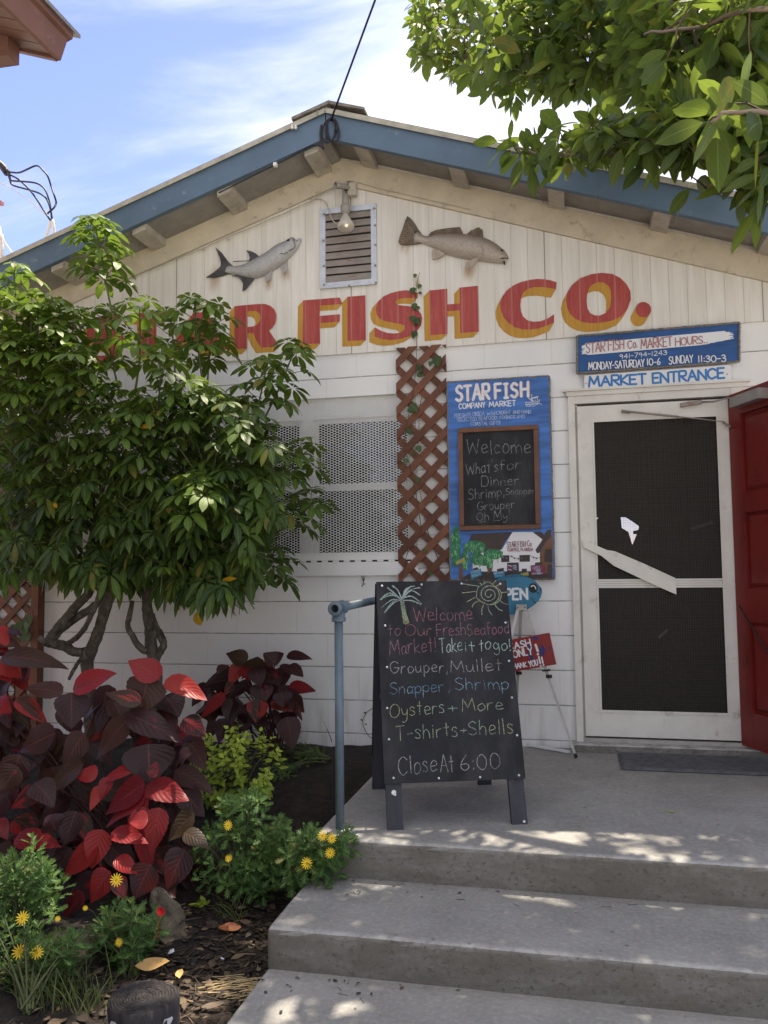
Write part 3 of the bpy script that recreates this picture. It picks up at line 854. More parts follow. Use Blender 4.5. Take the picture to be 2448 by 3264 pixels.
# screen door
sd_ = MB(); y0, y1 = -.022, .003; ax0, ax1, az0, az1 = .048, .893, .354, 2.283
ix0, ix1 = .131, .834
sd_.box(ax0, ix0, y0, y1, az0, az1); sd_.box(ix1, ax1, y0, y1, az0, az1)
sd_.box(ix0+.0004, ix1-.0004, y0+.001, y1, az0, .492); sd_.box(ix0+.0004, ix1-.0004, y0+.001, y1, 2.195, az1)
c4 = crop(1800, 1600, .39060)
zr0 = onY(*c4(300, 703), y0).z; zr1 = onY(*c4(300, 630), y0).z
for k in range(4):
    z = zr0+(zr1-zr0)*k/4
    sd_.box(ix0+.0004, ix1-.0004, y0+.002+(k % 2)*.002, y1, z+.0006, z+(zr1-zr0)/4-.0006)
for (a, b_, zl, zh) in ((ix0, ix1, .492, .505), (ix0, ix1, 2.183, 2.195), (ix0, ix0+.012, .505, 2.183), (ix1-.012, ix1, .505, 2.183)):
    sd_.box(a+.0005, b_-.0005, y0-.004, y0+.0005, zl, zh)
scr = sd_.build('screen_door', M['whiteworn'], shop)
ms_ = MB(); ms_.poly([(ix0, -.006, .49), (ix1, -.006, .49), (ix1, -.006, 2.197), (ix0, -.006, 2.197)])
ms_.build('insect_screen', M['screen'], scr)
wr = MB()
nw = 56
for i in range(1, nw):
    x = ix0+(ix1-ix0)*i/nw+rnd(-.0008, .0008)
    wr.bar((x, -.010, .495), (x+rnd(-.004, .004), -.010, 2.193), .0009, .0009, Vector((0, 1, 0)))
nw = 134
for i in range(1, nw):
    z = .495+1.70*i/nw+rnd(-.0008, .0008)
    wr.bar((ix0, -.0112, z), (ix1, -.0112, z+rnd(-.003, .003)), .0009, .0009)
wr.build('hardware_cloth', M['wire'], scr)
hb = MB()
pol = [(148, 315), (250, 352), (345, 392), (410, 402), (520, 450), (640, 500), (905, 622), (912, 755), (760, 690), (600, 615), (400, 520), (300, 440), (150, 368)]
hb.poly([onY(*c4(x, y), -.048) for x, y in pol], (), (0, .020, 0))
hb.build('pull_board', M['whiteworn'], scr)
cr_ = MB(); c5 = crop(1700, 1200, .45087)
A = onY(*c5(645, 245), -.045); B = onY(*c5(1030, 285), -.045); C = onY(*c5(1250, 308), -.042)
cr_.tube([A, B], .0065, 8); cr_.tube([B, C], .004, 6)
cr_.tube([A+Vector((-.015, 0, 0)), A+Vector((.03, .02, -.004))], .010, 8)
hx = onY(*c5(1340, 320), -.05)
for k in range(14):
    pass
cr_.tube([C, hx], .0025, 5)
cr_.tube([hx, hx+Vector((.035, -.02, -.035))], .007, 8)
cr_.build('closer_rod', M['louver'], scr)
lt = MB(); a = onY(*c5(1040, 205), -.03); b_ = onY(*c5(1190, 180), -.03)
lt.bar(a, b_, .03, .022); lt.tube([b_, onY(*c5(1270, 178), -.06), onY(*c5(1385, 150), -.09)], [.006, .006, .005], 8)
lt.build('closer_arm', M['louver'], scr)
# red door swung open
HX, HY = .888, -.032; PHI = R(68.4); D = Vector((math.cos(PHI), -math.sin(PHI), 0)); Nn = Vector((-math.sin(PHI), -math.cos(PHI), 0))
DW, DB, DT = .86, .335, 2.297
def dp(u, z, o=0.0):
    return Vector((HX, HY, z))+D*u+Nn*o
rd_ = MB(); th_ = .042
def dbox(mb, u0, u1, z0, z1, o0, o1):
    mb.hexa([dp(u0, z0, o0), dp(u1, z0, o0), dp(u1, z0, o1), dp(u0, z0, o1), dp(u0, z1, o0), dp(u1, z1, o0), dp(u1, z1, o1), dp(u0, z1, o1)])
zs = [DB, .52, .98, 1.30, 1.52, 2.02, DT]
dbox(rd_, 0, .115, DB, DT, -th_, 0); dbox(rd_, DW-.115, DW, DB, DT, -th_, 0); dbox(rd_, .375, .485, DB, DT, -th_, -.0004)
rails = ((DB, .53), (1.02, 1.20), (1.62, 1.73), (2.17, DT))
for z0, z1 in rails:
    dbox(rd_, .1152, .3748, z0, z1, -th_, -.0008); dbox(rd_, .4852, DW-.1152, z0, z1, -th_, -.0008)
pz = [(.53, 1.02), (1.20, 1.62), (1.73, 2.17)]
for z0, z1 in pz:
    for u0, u1 in ((.115, .375), (.485, DW-.115)):
        dbox(rd_, u0, u1, z0, z1, -th_+.002, -.020)
        # raised field with sloped shoulders
        k = .035
        P = [dp(u0+.012, z0+.012, -.0195), dp(u1-.012, z0+.012, -.0195), dp(u1-.012, z1-.012, -.0195), dp(u0+.012, z1-.012, -.0195)]
        Q = [dp(u0+k, z0+k, -.006), dp(u1-k, z0+k, -.006), dp(u1-k, z1-k, -.006), dp(u0+k, z1-k, -.006)]
        for i in range(4):
            rd_.quad(P[i], P[(i+1) % 4], Q[(i+1) % 4], Q[i])
        rd_.quad(*Q)
red = rd_.build('front_door', M['doorred'], shop, 'dark red panelled door standing open')
cl = MB()
P0 = onP(*c5(1395, 195), dp(0, 0, .05), Nn); 
u0 = (P0-Vector((HX, HY, 0))).dot(D)
cl_z = P0.z
dbox(cl, max(.03, u0), max(.03, u0)+.27, cl_z-.022, cl_z+.034, .0, .058)
cl.build('door_closer', M['alu'], red)
gl_ = MB(); A = onP(2357, 1932, dp(0, 0, .012), Nn); B = onP(2452, 2090, dp(0, 0, .012), Nn); gl_.tube([A, B], .004, 6); gl_.build('door_chain', M['black'], red)
# dark room behind the door and window
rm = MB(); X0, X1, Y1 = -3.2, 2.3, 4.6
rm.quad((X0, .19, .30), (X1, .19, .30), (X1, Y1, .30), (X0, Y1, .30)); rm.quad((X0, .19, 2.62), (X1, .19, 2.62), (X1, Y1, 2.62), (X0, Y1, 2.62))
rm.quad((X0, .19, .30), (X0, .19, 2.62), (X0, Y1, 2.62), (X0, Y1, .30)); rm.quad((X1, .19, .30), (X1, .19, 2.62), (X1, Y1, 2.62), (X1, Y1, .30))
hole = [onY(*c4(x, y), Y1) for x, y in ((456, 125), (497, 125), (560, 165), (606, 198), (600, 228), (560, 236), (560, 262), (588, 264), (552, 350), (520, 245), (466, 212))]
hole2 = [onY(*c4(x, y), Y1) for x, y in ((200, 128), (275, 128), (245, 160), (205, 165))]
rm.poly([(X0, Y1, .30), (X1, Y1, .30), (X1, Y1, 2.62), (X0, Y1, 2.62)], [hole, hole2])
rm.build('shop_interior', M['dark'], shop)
bl = MB(); a = onY(*c4(1030, 220), 1.4); b_ = onY(*c4(1208, 165), 1.4); bl.bar(a, b_, .012, .022); bl.build('interior_shelf_edge', M['alu'], shop); bl = MB()
a = onY(*c4(765, 1110), 1.0); b_ = onY(*c4(840, 1040), 1.0); bl.bar(a, b_, .015, .015)
bl.build('interior_shelf_edge', M['alu'], shop)

# ---------------------------------------------------------------- painted name on the gable
K1 = crop(220, 940, .301386); K2 = crop(700, 920, .301386); K3 = crop(1150, 880, .301386); K4 = crop(1560, 850, .325497)
S3 = [(605, 180), (540, 158), (470, 152), (390, 162), (310, 185), (235, 220), (180, 275), (158, 340), (165, 400), (195, 450), (250, 475), (340, 495), (430, 510), (466, 530), (460, 570), (420, 602), (350, 609), (280, 602), (215, 580), (148, 542), (148, 640), (220, 668), (310, 678), (410, 668), (510, 640), (590, 590), (640, 520), (651, 450), (640, 400), (600, 355), (540, 325), (470, 315), (400, 308), (370, 285), (380, 258), (420, 240), (500, 233), (600, 235)]
S1 = [(180+(x-148)*.81, 203+(y-150)*.965) for x, y in S3]
circ = [(1507+76*math.cos(a*math.pi/14), 423+76*math.sin(a*math.pi/14)) for a in range(28)]
GL = [(K1, S1, None),
      (K1, [(643, 202), (1070, 168), (1062, 232), (925, 240), (925, 628), (775, 640), (768, 255), (643, 265)], None),
      (K1, [(1320, 190), (1465, 182), (1665, 578), (1455, 597), (1395, 490), (1190, 505), (1140, 615), (1035, 628)], [(1290, 330), (1225, 437), (1372, 428)]),
      (K2, [(160, 187), (300, 173), (440, 162), (490, 165), (540, 185), (580, 220), (602, 270), (603, 320), (590, 370), (565, 410), (520, 437), (635, 612), (440, 625), (385, 540), (358, 470), (297, 472), (293, 635), (158, 640)], [(297, 240), (390, 240), (425, 265), (435, 300), (428, 345), (400, 380), (360, 400), (297, 407)]),
      (K2, [(885, 126), (1272, 95), (1302, 165), (1062, 182), (1060, 290), (1275, 272), (1272, 350), (1062, 367), (1064, 582), (880, 590)], None),
      (K2, [(1352, 88), (1543, 72), (1548, 545), (1354, 556)], None),
      (K3, S3, None),
      (K3, [(722, 155), (914, 135), (917, 302), (1048, 292), (1046, 124), (1240, 104), (1249, 588), (1052, 605), (1047, 364), (918, 374), (917, 612), (735, 628)], None),
      (K4, [(659, 155), (600, 135), (540, 126), (470, 122), (390, 132), (310, 152), (235, 185), (170, 235), (125, 295), (105, 360), (112, 430), (140, 500), (190, 555), (250, 595), (320, 615), (400, 618), (480, 607), (560, 580), (632, 550), (634, 468), (570, 510), (500, 536), (430, 541), (370, 525), (330, 490), (310, 440), (303, 380), (310, 310), (330, 260), (370, 222), (430, 203), (510, 200), (580, 210), (652, 222)], None),
      (K4, [(1100, 62), (1000, 75), (890, 115), (810, 180), (765, 250), (748, 330), (760, 400), (790, 465), (840, 510), (910, 545), (1000, 556), (1100, 550), (1200, 530), (1290, 490), (1350, 420), (1385, 320), (1380, 240), (1340, 170), (1280, 110), (1200, 72)], [(1070, 155), (1010, 175), (975, 215), (955, 280), (952, 350), (960, 410), (985, 455), (1030, 478), (1080, 480), (1140, 455), (1180, 400), (1193, 320), (1190, 240), (1165, 190), (1120, 160)]),
      (K4, circ, None)]
for li, (K, outl, hol) in enumerate(GL):
    red_l = MB(); yel_l = MB()
    def PT(q, y, dx=0, dz=0):
        P = onY(*K(*q), -.018); return Vector((P.x+dx, y, P.z+dz))
    red_l.poly([PT(q, -.0215) for q in outl], [[PT(q, -.0215) for q in hol]] if hol else ())
    dxm, dzm = (-.036, -.033) if li < 8 else (-.030, -.050)
    for k in range(1, 11):
        f = k/10
        yy = -.0212+.0003*k
        yel_l.poly([PT(q, yy, dxm*f, dzm*f) for q in outl], [[PT(q, yy, dxm*f, dzm*f) for q in hol]] if hol else ())
    let = red_l.build('painted_letter', M['redlet'], shop)
    yel_l.build('letter_shade', M['yellet'], let)
# rust streaks below the mounted fish and small nail stains live in the siding material
# ================================================================ hand lettering: a small stroke alphabet
GLY = {}
for ln in '''A .75|0,0 .38,1 .75,0;.14,.38 .62,.38
B .6|0,0 0,1;~0,1 .45,.95 .45,.58 0,.53;~0,.53 .6,.5 .58,.03 0,0
C .7|~.68,.82 .4,1 .05,.75 .03,.3 .3,0 .68,.15
D .68|0,0 0,1;~0,1 .5,.95 .68,.5 .5,.06 0,0
E .55|.55,0 0,0 0,1 .55,1;0,.52 .45,.52
F .55|0,0 0,1 .55,1;0,.53 .45,.53
G .75|~.7,.82 .4,1 .05,.72 .05,.25 .35,0 .7,.2 .72,.42;.4,.42 .76,.42
H .65|0,0 0,1;.65,0 .65,1;0,.5 .65,.5
I .3|.15,0 .15,1;0,0 .3,0;0,1 .3,1
J .45|~.4,1 .42,.25 .2,0 0,.2
K .6|0,0 0,1;.58,1 0,.45 .6,0
L .5|0,1 0,0 .5,0
M .9|0,0 .12,1 .45,.25 .78,1 .9,0
N .68|0,0 0,1 .68,0 .68,1
O .78|~.39,1 .05,.75 .05,.25 .39,0 .73,.25 .73,.75 .39,1
P .58|0,0 0,1;~0,1 .55,.97 .56,.5 0,.46
R .62|0,0 0,1;~0,1 .55,.97 .55,.54 0,.5;.15,.5 .62,0
S .6|~.56,.85 .3,1 .04,.8 .15,.58 .45,.45 .56,.2 .3,0 .0,.13
T .65|0,1 .65,1;.33,1 .33,0
U .65|~0,1 .02,.3 .3,0 .6,.3 .65,1
V .7|0,1 .35,0 .7,1
W 1.0|0,1 .22,0 .5,.75 .78,0 1,1
X .6|0,1 .6,0;.6,1 0,0
Y .6|0,1 .3,.5 .6,1;.3,.5 .3,0
Z .6|0,1 .6,1 0,0 .6,0
a .5|~.46,.48 .25,.6 .03,.38 .08,.05 .28,.02 .45,.25;~.47,.58 .45,.2 .52,0
b .5|0,1 0,0;~0,.4 .25,.6 .48,.3 .28,.02 0,.1
c .45|~.43,.48 .25,.6 .03,.35 .12,.03 .45,.1
d .5|~.44,.45 .22,.58 .02,.3 .15,.0 .4,.12;.46,1 .46,0
e .5|~.04,.3 .46,.36 .4,.56 .2,.6 .02,.35 .12,.03 .5,.1
f .4|~.4,.92 .25,1 .16,.8 .16,0;0,.55 .35,.55
g .5|~.44,.45 .22,.6 .02,.33 .15,.05 .42,.2;~.46,.58 .46,-.2 .2,-.38 .02,-.22
h .46|0,1 0,0;~0,.35 .2,.58 .42,.45 .45,0
i .12|.06,.55 .06,0;.06,.75 .06,.8
k .48|0,1 0,0;.42,.58 .02,.25 .48,0
l .12|.06,1 .06,0
m .8|0,.58 0,0;~0,.35 .2,.58 .36,.4 .38,0;~.38,.35 .58,.58 .76,.4 .8,0
n .48|0,.58 0,0;~0,.35 .22,.58 .42,.42 .46,0
o .5|~.25,.6 .02,.4 .1,.03 .3,0 .5,.25 .42,.52 .25,.6
p .5|0,.55 0,-.38;~0,.4 .25,.6 .5,.35 .3,.02 0,.12
r .38|0,.58 0,0;~0,.3 .15,.55 .38,.56
s .42|~.4,.5 .2,.6 .04,.45 .3,.28 .4,.1 .2,0 0,.06
t .4|.2,.95 .2,0;0,.62 .4,.62
u .5|~0,.58 .03,.1 .25,.02 .44,.25;~.46,.58 .46,.15 .52,0
w .7|0,.58 .16,0 .35,.5 .54,0 .7,.58
x .45|0,.58 .45,0;.45,.58 0,0
y .48|~0,.58 .06,.25 .3,.2 .44,.4;~.46,.58 .42,-.1 .2,-.38 .02,-.3
0 .6|~.3,1 .04,.75 .04,.25 .3,0 .57,.25 .57,.75 .3,1
1 .2|.1,1 .1,0
2 .55|~.03,.75 .25,1 .5,.78 .3,.35 0,0;0,0 .55,0
3 .52|~.03,.85 .3,1 .48,.75 .2,.54;~.2,.54 .52,.4 .45,.08 .2,0 .0,.1
4 .55|.42,0 .42,1 0,.35 .55,.35
5 .5|.45,1 .08,1 .05,.6;~.05,.6 .4,.6 .48,.2 .2,0 0,.08
6 .55|~.4,1 .08,.55 .04,.2 .28,0 .52,.2 .4,.45 .1,.38
7 .5|0,1 .5,1 .15,0
8 .5|~.25,.55 .05,.75 .25,1 .45,.75 .25,.55 .02,.25 .25,0 .5,.25 .25,.55
9 .5|~.45,.75 .2,1 .03,.7 .2,.5 .45,.7;~.46,.8 .45,.3 .35,0
! .12|.06,1 .06,.3;.06,.06 .06,.0
. .1|.05,.06 .05,0
, .12|.08,.08 .02,-.2
' .1|.05,1 .05,.8
- .38|0,.45 .38,.45
+ .5|0,.4 .5,.4;.25,.65 .25,.1
: .1|.05,.62 .05,.55;.05,.15 .05,.08'''.split('\n'):
    k, rest = ln.split(' ', 1)
    wd, st = rest.split('|')
    GLY[k] = (float(wd), [([tuple(float(q) for q in pq.split(',')) for pq in s.lstrip('~').split(' ')], s[0] == '~') for s in st.split(';')])


def cr(pts, n=5):
    """Catmull-Rom through the points"""
    if len(pts) < 3:
        return pts
    P = [pts[0]]+list(pts)+[pts[-1]]
    if (Vector(pts[0])-Vector(pts[-1])).length < 1e-6:
        P[0] = pts[-2]; P[-1] = pts[1]
    out = []
    for i in range(1, len(P)-2):
        p0, p1, p2, p3 = (Vector(p) for p in P[i-1:i+3])
        for k in range(n):
            t = k/n
            out.append(.5*((2*p1)+(p2-p0)*t+(2*p0-5*p1+4*p2-p3)*t*t+(3*p1-p0-3*p2+p3)*t*t*t))
    out.append(Vector(P[-2]))
    return out


def letters(mb, s, P0, P1, upv, h, w, nrm, jit=0.02, gap=0.2, off=0.0):
    """write s from P0 to P1 (baseline) with cap height h along upv, stroke width w"""
    P0 = Vector(P0)+nrm*off; P1 = Vector(P1)+nrm*off
    tot = sum((GLY[c][0]+gap) if c != ' ' else .42 for c in s)-gap
    e = (P1-P0)/tot
    x = 0.0
    for c in s:
        if c == ' ':
            x += .42; continue
        wd, st = GLY[c]
        jy = rnd(-jit, jit)*1.5; sc_ = 1+rnd(-jit, jit)*2
        for pts, sm in st:
            q = [(px+rnd(-jit, jit), py*sc_+jy+rnd(-jit, jit)) for px, py in pts]
            if sm:
                if pts[0] == pts[-1]:
                    q[-1] = q[0]
                q = [tuple(v) for v in cr([Vector((a, b, 0)) for a, b in q], 5)]
            W3 = [P0+e*(x+a[0])+upv*(a[1]*h)+nrm*rnd(0, .0002) for a in q]
            if sm:
                mb.ribbon(W3, w, nrm)
            else:
                for a, b_ in zip(W3, W3[1:]):
                    mb.ribbon([a, b_], w, nrm)
        x += wd+gap


NW = Vector((0, -1, 0)); ZU = Vector((0, 0, 1))


def wtext(mb, s, K, a, b, hpx, wpx, y, jit=.02, gap=.2):
    """lettering on a wall-parallel plane at depth y, given in crop pixels"""
    A = onY(*K(*a), y); B = onY(*K(*b), y); C = onY(*K(a[0], a[1]-hpx), y)
    sc_ = (onY(*K(a[0]+100, a[1]), y)-A).length/100
    letters(mb, s, A, B, ZU, (C-A).length, wpx*sc_, NW, jit, gap)


def wpoly(mb, K, pts, y, th=None):
    mb.poly([onY(*K(*q), y) for q in pts], (), (0, th, 0) if th else None)


def wline(mb, K, pts, wpx, y, sm=False):
    P = [onY(*K(*q), y) for q in pts]
    sc_ = (onY(*K(pts[0][0]+100, pts[0][1]), y)-P[0]).length/100
    if sm:
        P = cr(P, 5)
    mb.ribbon(P, wpx*sc_, NW)


# ---------------------------------------------------------------- market hours sign
KH = crop(1836, 950, .36890)
hs = thing('opening_hours_sign', 'deep blue board with rope edge and white-brushed market hours, above the screen door', 'sign', (.5, -.03, 2.6))
yb = -.045
b = MB(); b.hexa([(.053, yb, 2.478), (.955, yb, 2.488), (.955, -.018, 2.488), (.053, -.018, 2.478), (.059, yb, 2.703), (.963, yb, 2.713), (.963, -.018, 2.713), (.059, -.018, 2.703)])
b.build('board', M['hoursblue'], hs)
r = MB(); q = [Vector((.053, yb-.001, 2.478)), Vector((.955, yb-.001, 2.488)), Vector((.963, yb-.001, 2.713)), Vector((.059, yb-.001, 2.703))]
for i in range(4):
    n = 40
    A, B = q[i], q[(i+1) % 4]
    r.tube([A.lerp(B, k/n)+Vector((rnd(-.0015, .0015), rnd(-.001, .001), rnd(-.0015, .0015))) for k in range(n+1)], [.0062+.0012*(k % 2) for k in range(n+1)], 6)
r.build('rope_edge', M['rope'], hs)
wb = MB()
random.seed(21)
for k in range(46):
    f = k/45; yy = 395+f*98
    l = 60+rnd(-12, 25)+(30 if f < .12 or f > .9 else 0); rr_ = 1345+rnd(-40, 18)-(250*max(0, f-.72)/.28)-(60 if f < .1 else 0)
    sl_p = -.088
    wline(wb, KH, [(l, yy+sl_p*(l-60)), (rr_, yy+sl_p*(rr_-60))], 6, yb-.001-.00006*k)
wb.build('brushed_band', M['signwhite'], hs)
t = MB(); y_ = yb-.0055
for s, a, c_, h in (('STAR FISH', (90, 475), (415, 440), 85), ('Co.', (450, 437), (530, 424), 68), ('MARKET', (562, 437), (832, 412), 82), ('HOURS...', (862, 412), (1140, 386), 66)):
    wtext(q_ := MB(), s, KH, a, c_, h, 9, y_, .02, .14)
    q_.build('red_painted_line', M['redpaint'], hs)
t.build('red_lettering', M['redpaint'], hs)
t = MB()
for s, a, c_, h, wv in (('941-794-1243', (378, 525), (785, 488), 38, 5.5), ('MONDAY-SATURDAY', (110, 621), (590, 592), 62, 9), ('10-6', (614, 581), (730, 576), 55, 9), ('SUNDAY', (805, 573), (1010, 555), 64, 9), ('11:30-3', (1055, 554), (1295, 547), 55, 9)):
    wtext(q_ := MB(), s, KH, a, c_, h, wv, y_, .02, .16)
    q_.build('white_painted_line', M['wpaint'], hs)
t.build('white_lettering', M['wpaint'], hs)
# ---------------------------------------------------------------- market entrance sign
es = thing('entrance_sign', 'narrow white board with bright blue letters, under the blue hours board', 'sign', (.5, -.03, 2.42))
b = MB(); b.hexa([(.094, -.040, 2.374), (.911, -.040, 2.386), (.911, -.018, 2.386), (.094, -.018, 2.374), (.095, -.040, 2.464), (.911, -.040, 2.474), (.911, -.018, 2.474), (.095, -.018, 2.464)])
b.build('board', M['signwhite'], es)
KE = crop(1224, 900, .73780)
t = MB()
wtext(t, 'MARKET', KE, (886, 450), (1132, 437), 41, 9.5, -.0415, .012, .16); wtext(t, 'ENTRANCE', KE, (1162, 436), (1470, 413), 42, 9.5, -.0415, .012, .16)
t.build('blue_lettering', M['bluelet'], es)
t = MB()
for x, y in ((872, 437), (1483, 397)):
    t.lathe(onY(*KE(x, y), -.040), (0, -1, 0), [(.0045, 0), (.004, .002)], 8)
t.build('screw', M['louver'], es)

# ---------------------------------------------------------------- big blue board with a chalkboard on it
KB = crop(1420, 1200, .21700); KC = crop(1420, 1660, .21700)
bs_ = thing('market_sign_board', 'tall blue painted board with rope edge, framed chalkboard and painted palms, beside the lattice', 'sign', (-.42, -.03, 1.86))
yb = -.040
b = MB(); b.hexa([(-.726, yb, 1.262), (-.108, yb, 1.262), (-.108, -.004, 1.262), (-.726, -.004, 1.262), (-.728, yb, 2.474), (-.110, yb, 2.474), (-.110, -.004, 2.474), (-.728, -.004, 2.474)])
b.build('board', M['blue'], bs_)
r = MB(); q = [Vector((-.726, yb+.004, 1.262)), Vector((-.108, yb+.004, 1.262)), Vector((-.110, yb+.004, 2.474)), Vector((-.728, yb+.004, 2.474))]
for i in range(4):
    n = 70; A, B = q[i], q[(i+1) % 4]
    r.tube([A.lerp(B, k/n)+Vector((rnd(-.0015, .0015), rnd(-.001, .001), rnd(-.0015, .0015))) for k in range(n+1)], [.0058+.0012*(k % 2) for k in range(n+1)], 6)
r.build('rope_edge', M['rope'], bs_)
y1 = yb-.0012
t = MB(); sh = MB()
for dx, mb, yy in ((0, t, y1-.0008), (9, sh, y1)):
    random.seed(5)
    wtext(mb, 'STAR', KB, (160+dx, 362), (640+dx, 325), 215, 40 if dx == 0 else 44, yy, .012, .22)
    wtext(mb, 'FISH', KB, (730+dx, 322), (1215+dx, 288), 205, 40 if dx == 0 else 44, yy, .012, .34)
wtext(t, 'COMPANY', KB, (198, 478), (580, 452), 74, 14, y1, .02, .2); wtext(t, 'MARKET', KB, (642, 447), (1030, 428), 74, 14, y1, .02, .22)
# little trawler
for pl, wv in (([(1175, 380), (1180, 410), (1370, 395), (1385, 335), (1365, 372), (1175, 382)], 9), ([(1270, 360), (1265, 262)], 8), ([(1265, 355), (1200, 300)], 7), ([(1268, 350), (1225, 310)], 5), ([(1280, 372), (1275, 322), (1350, 310), (1355, 355)], 8), ([(1262, 318), (1362, 295)], 12), ([(1295, 345), (1300, 362)], 7), ([(1325, 340), (1328, 358)], 7),
               ([(1175, 415), (1195, 425), (1215, 408), (1240, 425), (1262, 405), (1290, 418), (1310, 400), (1340, 412), (1370, 398), (1415, 408)], 6), ([(1185, 440), (1210, 430), (1230, 443), (1260, 428), (1285, 440), (1320, 425)], 6)):
    wline(t, KB, pl, wv, y1)
t.build('white_lettering', M['wpaint'], bs_)
sh.build('letter_shadow', M['redpaint'], bs_)
t = MB()
for s, a, c_, h in (('FRESH FLORIDA', (135, 610), (572, 572), 58), ('wild', (612, 573), (728, 567), 62), ('CAUGHT', (750, 560), (955, 550), 52), ('AND HAND', (992, 545), (1255, 540), 46), ('SELECTED SEAFOOD,', (172, 660), (772, 630), 48), ('FIXINGS AND', (800, 622), (1160, 607), 44), ('COASTAL GIFTS', (372, 723), (805, 706), 52)):
    wtext(q_ := MB(), s, KB, a, c_, h, 7, y1, .03, .18)
    q_.build('small_painted_line', M['faintpaint'], bs_)
t.build('small_lettering', M['faintpaint'], bs_)
# painted scene at the foot of the board, thin coats one over the other
yy = [y1]
def coat(name, K, polys, mat):
    for p_ in polys:
        mb = MB(); yy[0] -= .00012
        wpoly(mb, K, p_, yy[0])
        mb.build(name, mat, bs_)
coat('painted_house', KC, [[(400, 490), (830, 420), (985, 165), (1290, 165), (1420, 270), (1385, 480), (1390, 620), (1250, 740), (400, 745)]], M['signwhite'])
coat('painted_shed', KC, [[(1385, 480), (1490, 290), (1565, 190), (1568, 760), (1390, 760)]], M['pbrown'])
coat('painted_roof', KC, [[(385, 195), (985, 165), (880, 300), (810, 430), (380, 490), (340, 300)], [(1285, 170), (1395, 160), (1450, 205), (1500, 130), (1560, 130), (1540, 240), (1460, 330), (1380, 470), (1345, 478), (1320, 430), (1425, 275)]], M['ltwood'])
coat('painted_road', KC, [[(210, 868), (340, 775), (540, 748), (900, 750), (1240, 745), (1566, 770), (1570, 865), (230, 872)]], M['ltwood'])
coat('painted_window', KC, [[(815, 508), (938, 505), (938, 605), (818, 608)], [(1085, 505), (1240, 500), (1240, 600), (1088, 603)], [(905, 615), (1075, 612), (1080, 745), (905, 745)], [(1460, 420), (1566, 415), (1566, 610), (1450, 600)], [(1500, 645), (1566, 642), (1568, 780), (1495, 780)], [(755, 710), (855, 690), (860, 740), (760, 745)], [(1120, 705), (1195, 702), (1195, 745), (1120, 745)], [(1315, 615), (1420, 605), (1425, 650), (1315, 650)], [(405, 700), (470, 680), (490, 710), (400, 730)]], M['ltwood'])
pg = []
for (cx, cy, rx, ry) in ((150, 380, 70, 290), (430, 380, 150, 85), (700, 490, 140, 75), (470, 560, 100, 90), (290, 560, 48, 160), (650, 640, 45, 110), (590, 600, 100, 60)):
    pg.append([(cx+rx*math.cos(a*.3927)*(1+.12*(a % 2)), cy+ry*math.sin(a*.3927)*(1+.12*(a % 2))) for a in range(16)])
coat('painted_palm', KC, pg, M['pgreen'])
mb = MB()
random.seed(33)
for (cx, cy, rx, ry) in ((150, 330, 60, 230), (430, 380, 140, 80), (700, 500, 130, 80), (470, 570, 90, 90), (290, 560, 40, 150), (660, 640, 35, 100)):
    for k in range(26):
        x = cx+rnd(-rx, rx); y = cy+rnd(-ry, ry)*.8
        wline(mb, KC, [(x, y), (x+rnd(-25, 25), y+rnd(18, 60))], rnd(4, 9), yy[0]-.0004-rnd(0, .0002))
mb.build('painted_frond', M['plgreen'], bs_)
yy[0] -= .001
coat('painted_trunk', KC, [[(205, 640), (245, 640), (262, 850), (195, 850)], [(625, 690), (680, 690), (685, 745), (620, 745)]], M['pbrown'])
coat('painted_plaque', KC, [[(358, 745), (520, 700), (535, 800), (380, 858)], [(700, 755), (862, 735), (872, 820), (725, 845)]], M['pteal'])
coat('painted_yellow_plaque', KC, [[(148, 600), (280, 535), (285, 590), (165, 650)], [(1100, 775), (1215, 752), (1222, 805), (1120, 812)]], M['pyellow'])
coat('painted_red_plaque', KC, [[(1250, 665), (1270, 650), (1465, 650), (1470, 780), (1260, 795)], [(915, 650), (985, 650), (985, 735), (915, 735)]], M['pred'])
mb = MB(); yq = yy[0]-.0004
for s, a, c_, h in (('FRESH', (380, 775), (500, 745), 30), ('MULLET', (395, 825), (510, 795), 30), ('HOT SHRIMP', (712, 785), (850, 768), 22), ('TO GO', (730, 825), (835, 812), 20), ('LIVES', (1275, 700), (1385, 695), 28), ('ITSELF', (1300, 730), (1400, 728), 22), ('OUT', (1335, 755), (1395, 752), 20), ('CRABBIN', (1272, 790), (1420, 782), 24)):
    wtext(q_ := MB(), s, KC, a, c_, h, 5, yq, .03, .2); q_.build('plaque_line', M['faintpaint'], bs_)
for p_ in ([(995, 660), (1035, 655), (1040, 680), (1000, 685)], [(925, 655), (975, 668)], [(925, 715), (975, 725)], [(1000, 705), (1045, 712)]):
    wline(mb, KC, p_, 14, yq)
wline(mb, KC, [(848, 540), (855, 545)], 9, yq); wline(mb, KC, [(895, 545), (902, 548)], 9, yq); wline(mb, KC, [(1120, 550), (1126, 553)], 8, yq)
mb.build('painted_pattern', M['faintpaint'], bs_)
mb = MB(); wtext(mb, 'STAR FISH Co', KC, (905, 390), (1262, 372), 78, 8, yq, .03, .2); wtext(mb, 'CORTEZ, FLORIDA', KC, (917, 447), (1285, 440), 40, 7, yq, .03, .2)
mb.build('scene_red_lettering', M['pred'], bs_)
mb = MB(); wline(mb, KC, [(938, 520), (975, 515), (1010, 540), (1070, 555), (1085, 545)], 5, yq, True); wline(mb, KC, [(1240, 510), (1290, 530), (1340, 545), (1420, 540)], 5, yq, True)
for x, y in ((972, 522), (1010, 545), (1068, 555), (1292, 535), (1335, 548)):
    wline(mb, KC, [(x, y), (x+3, y+8)], 18, yq-.0002)
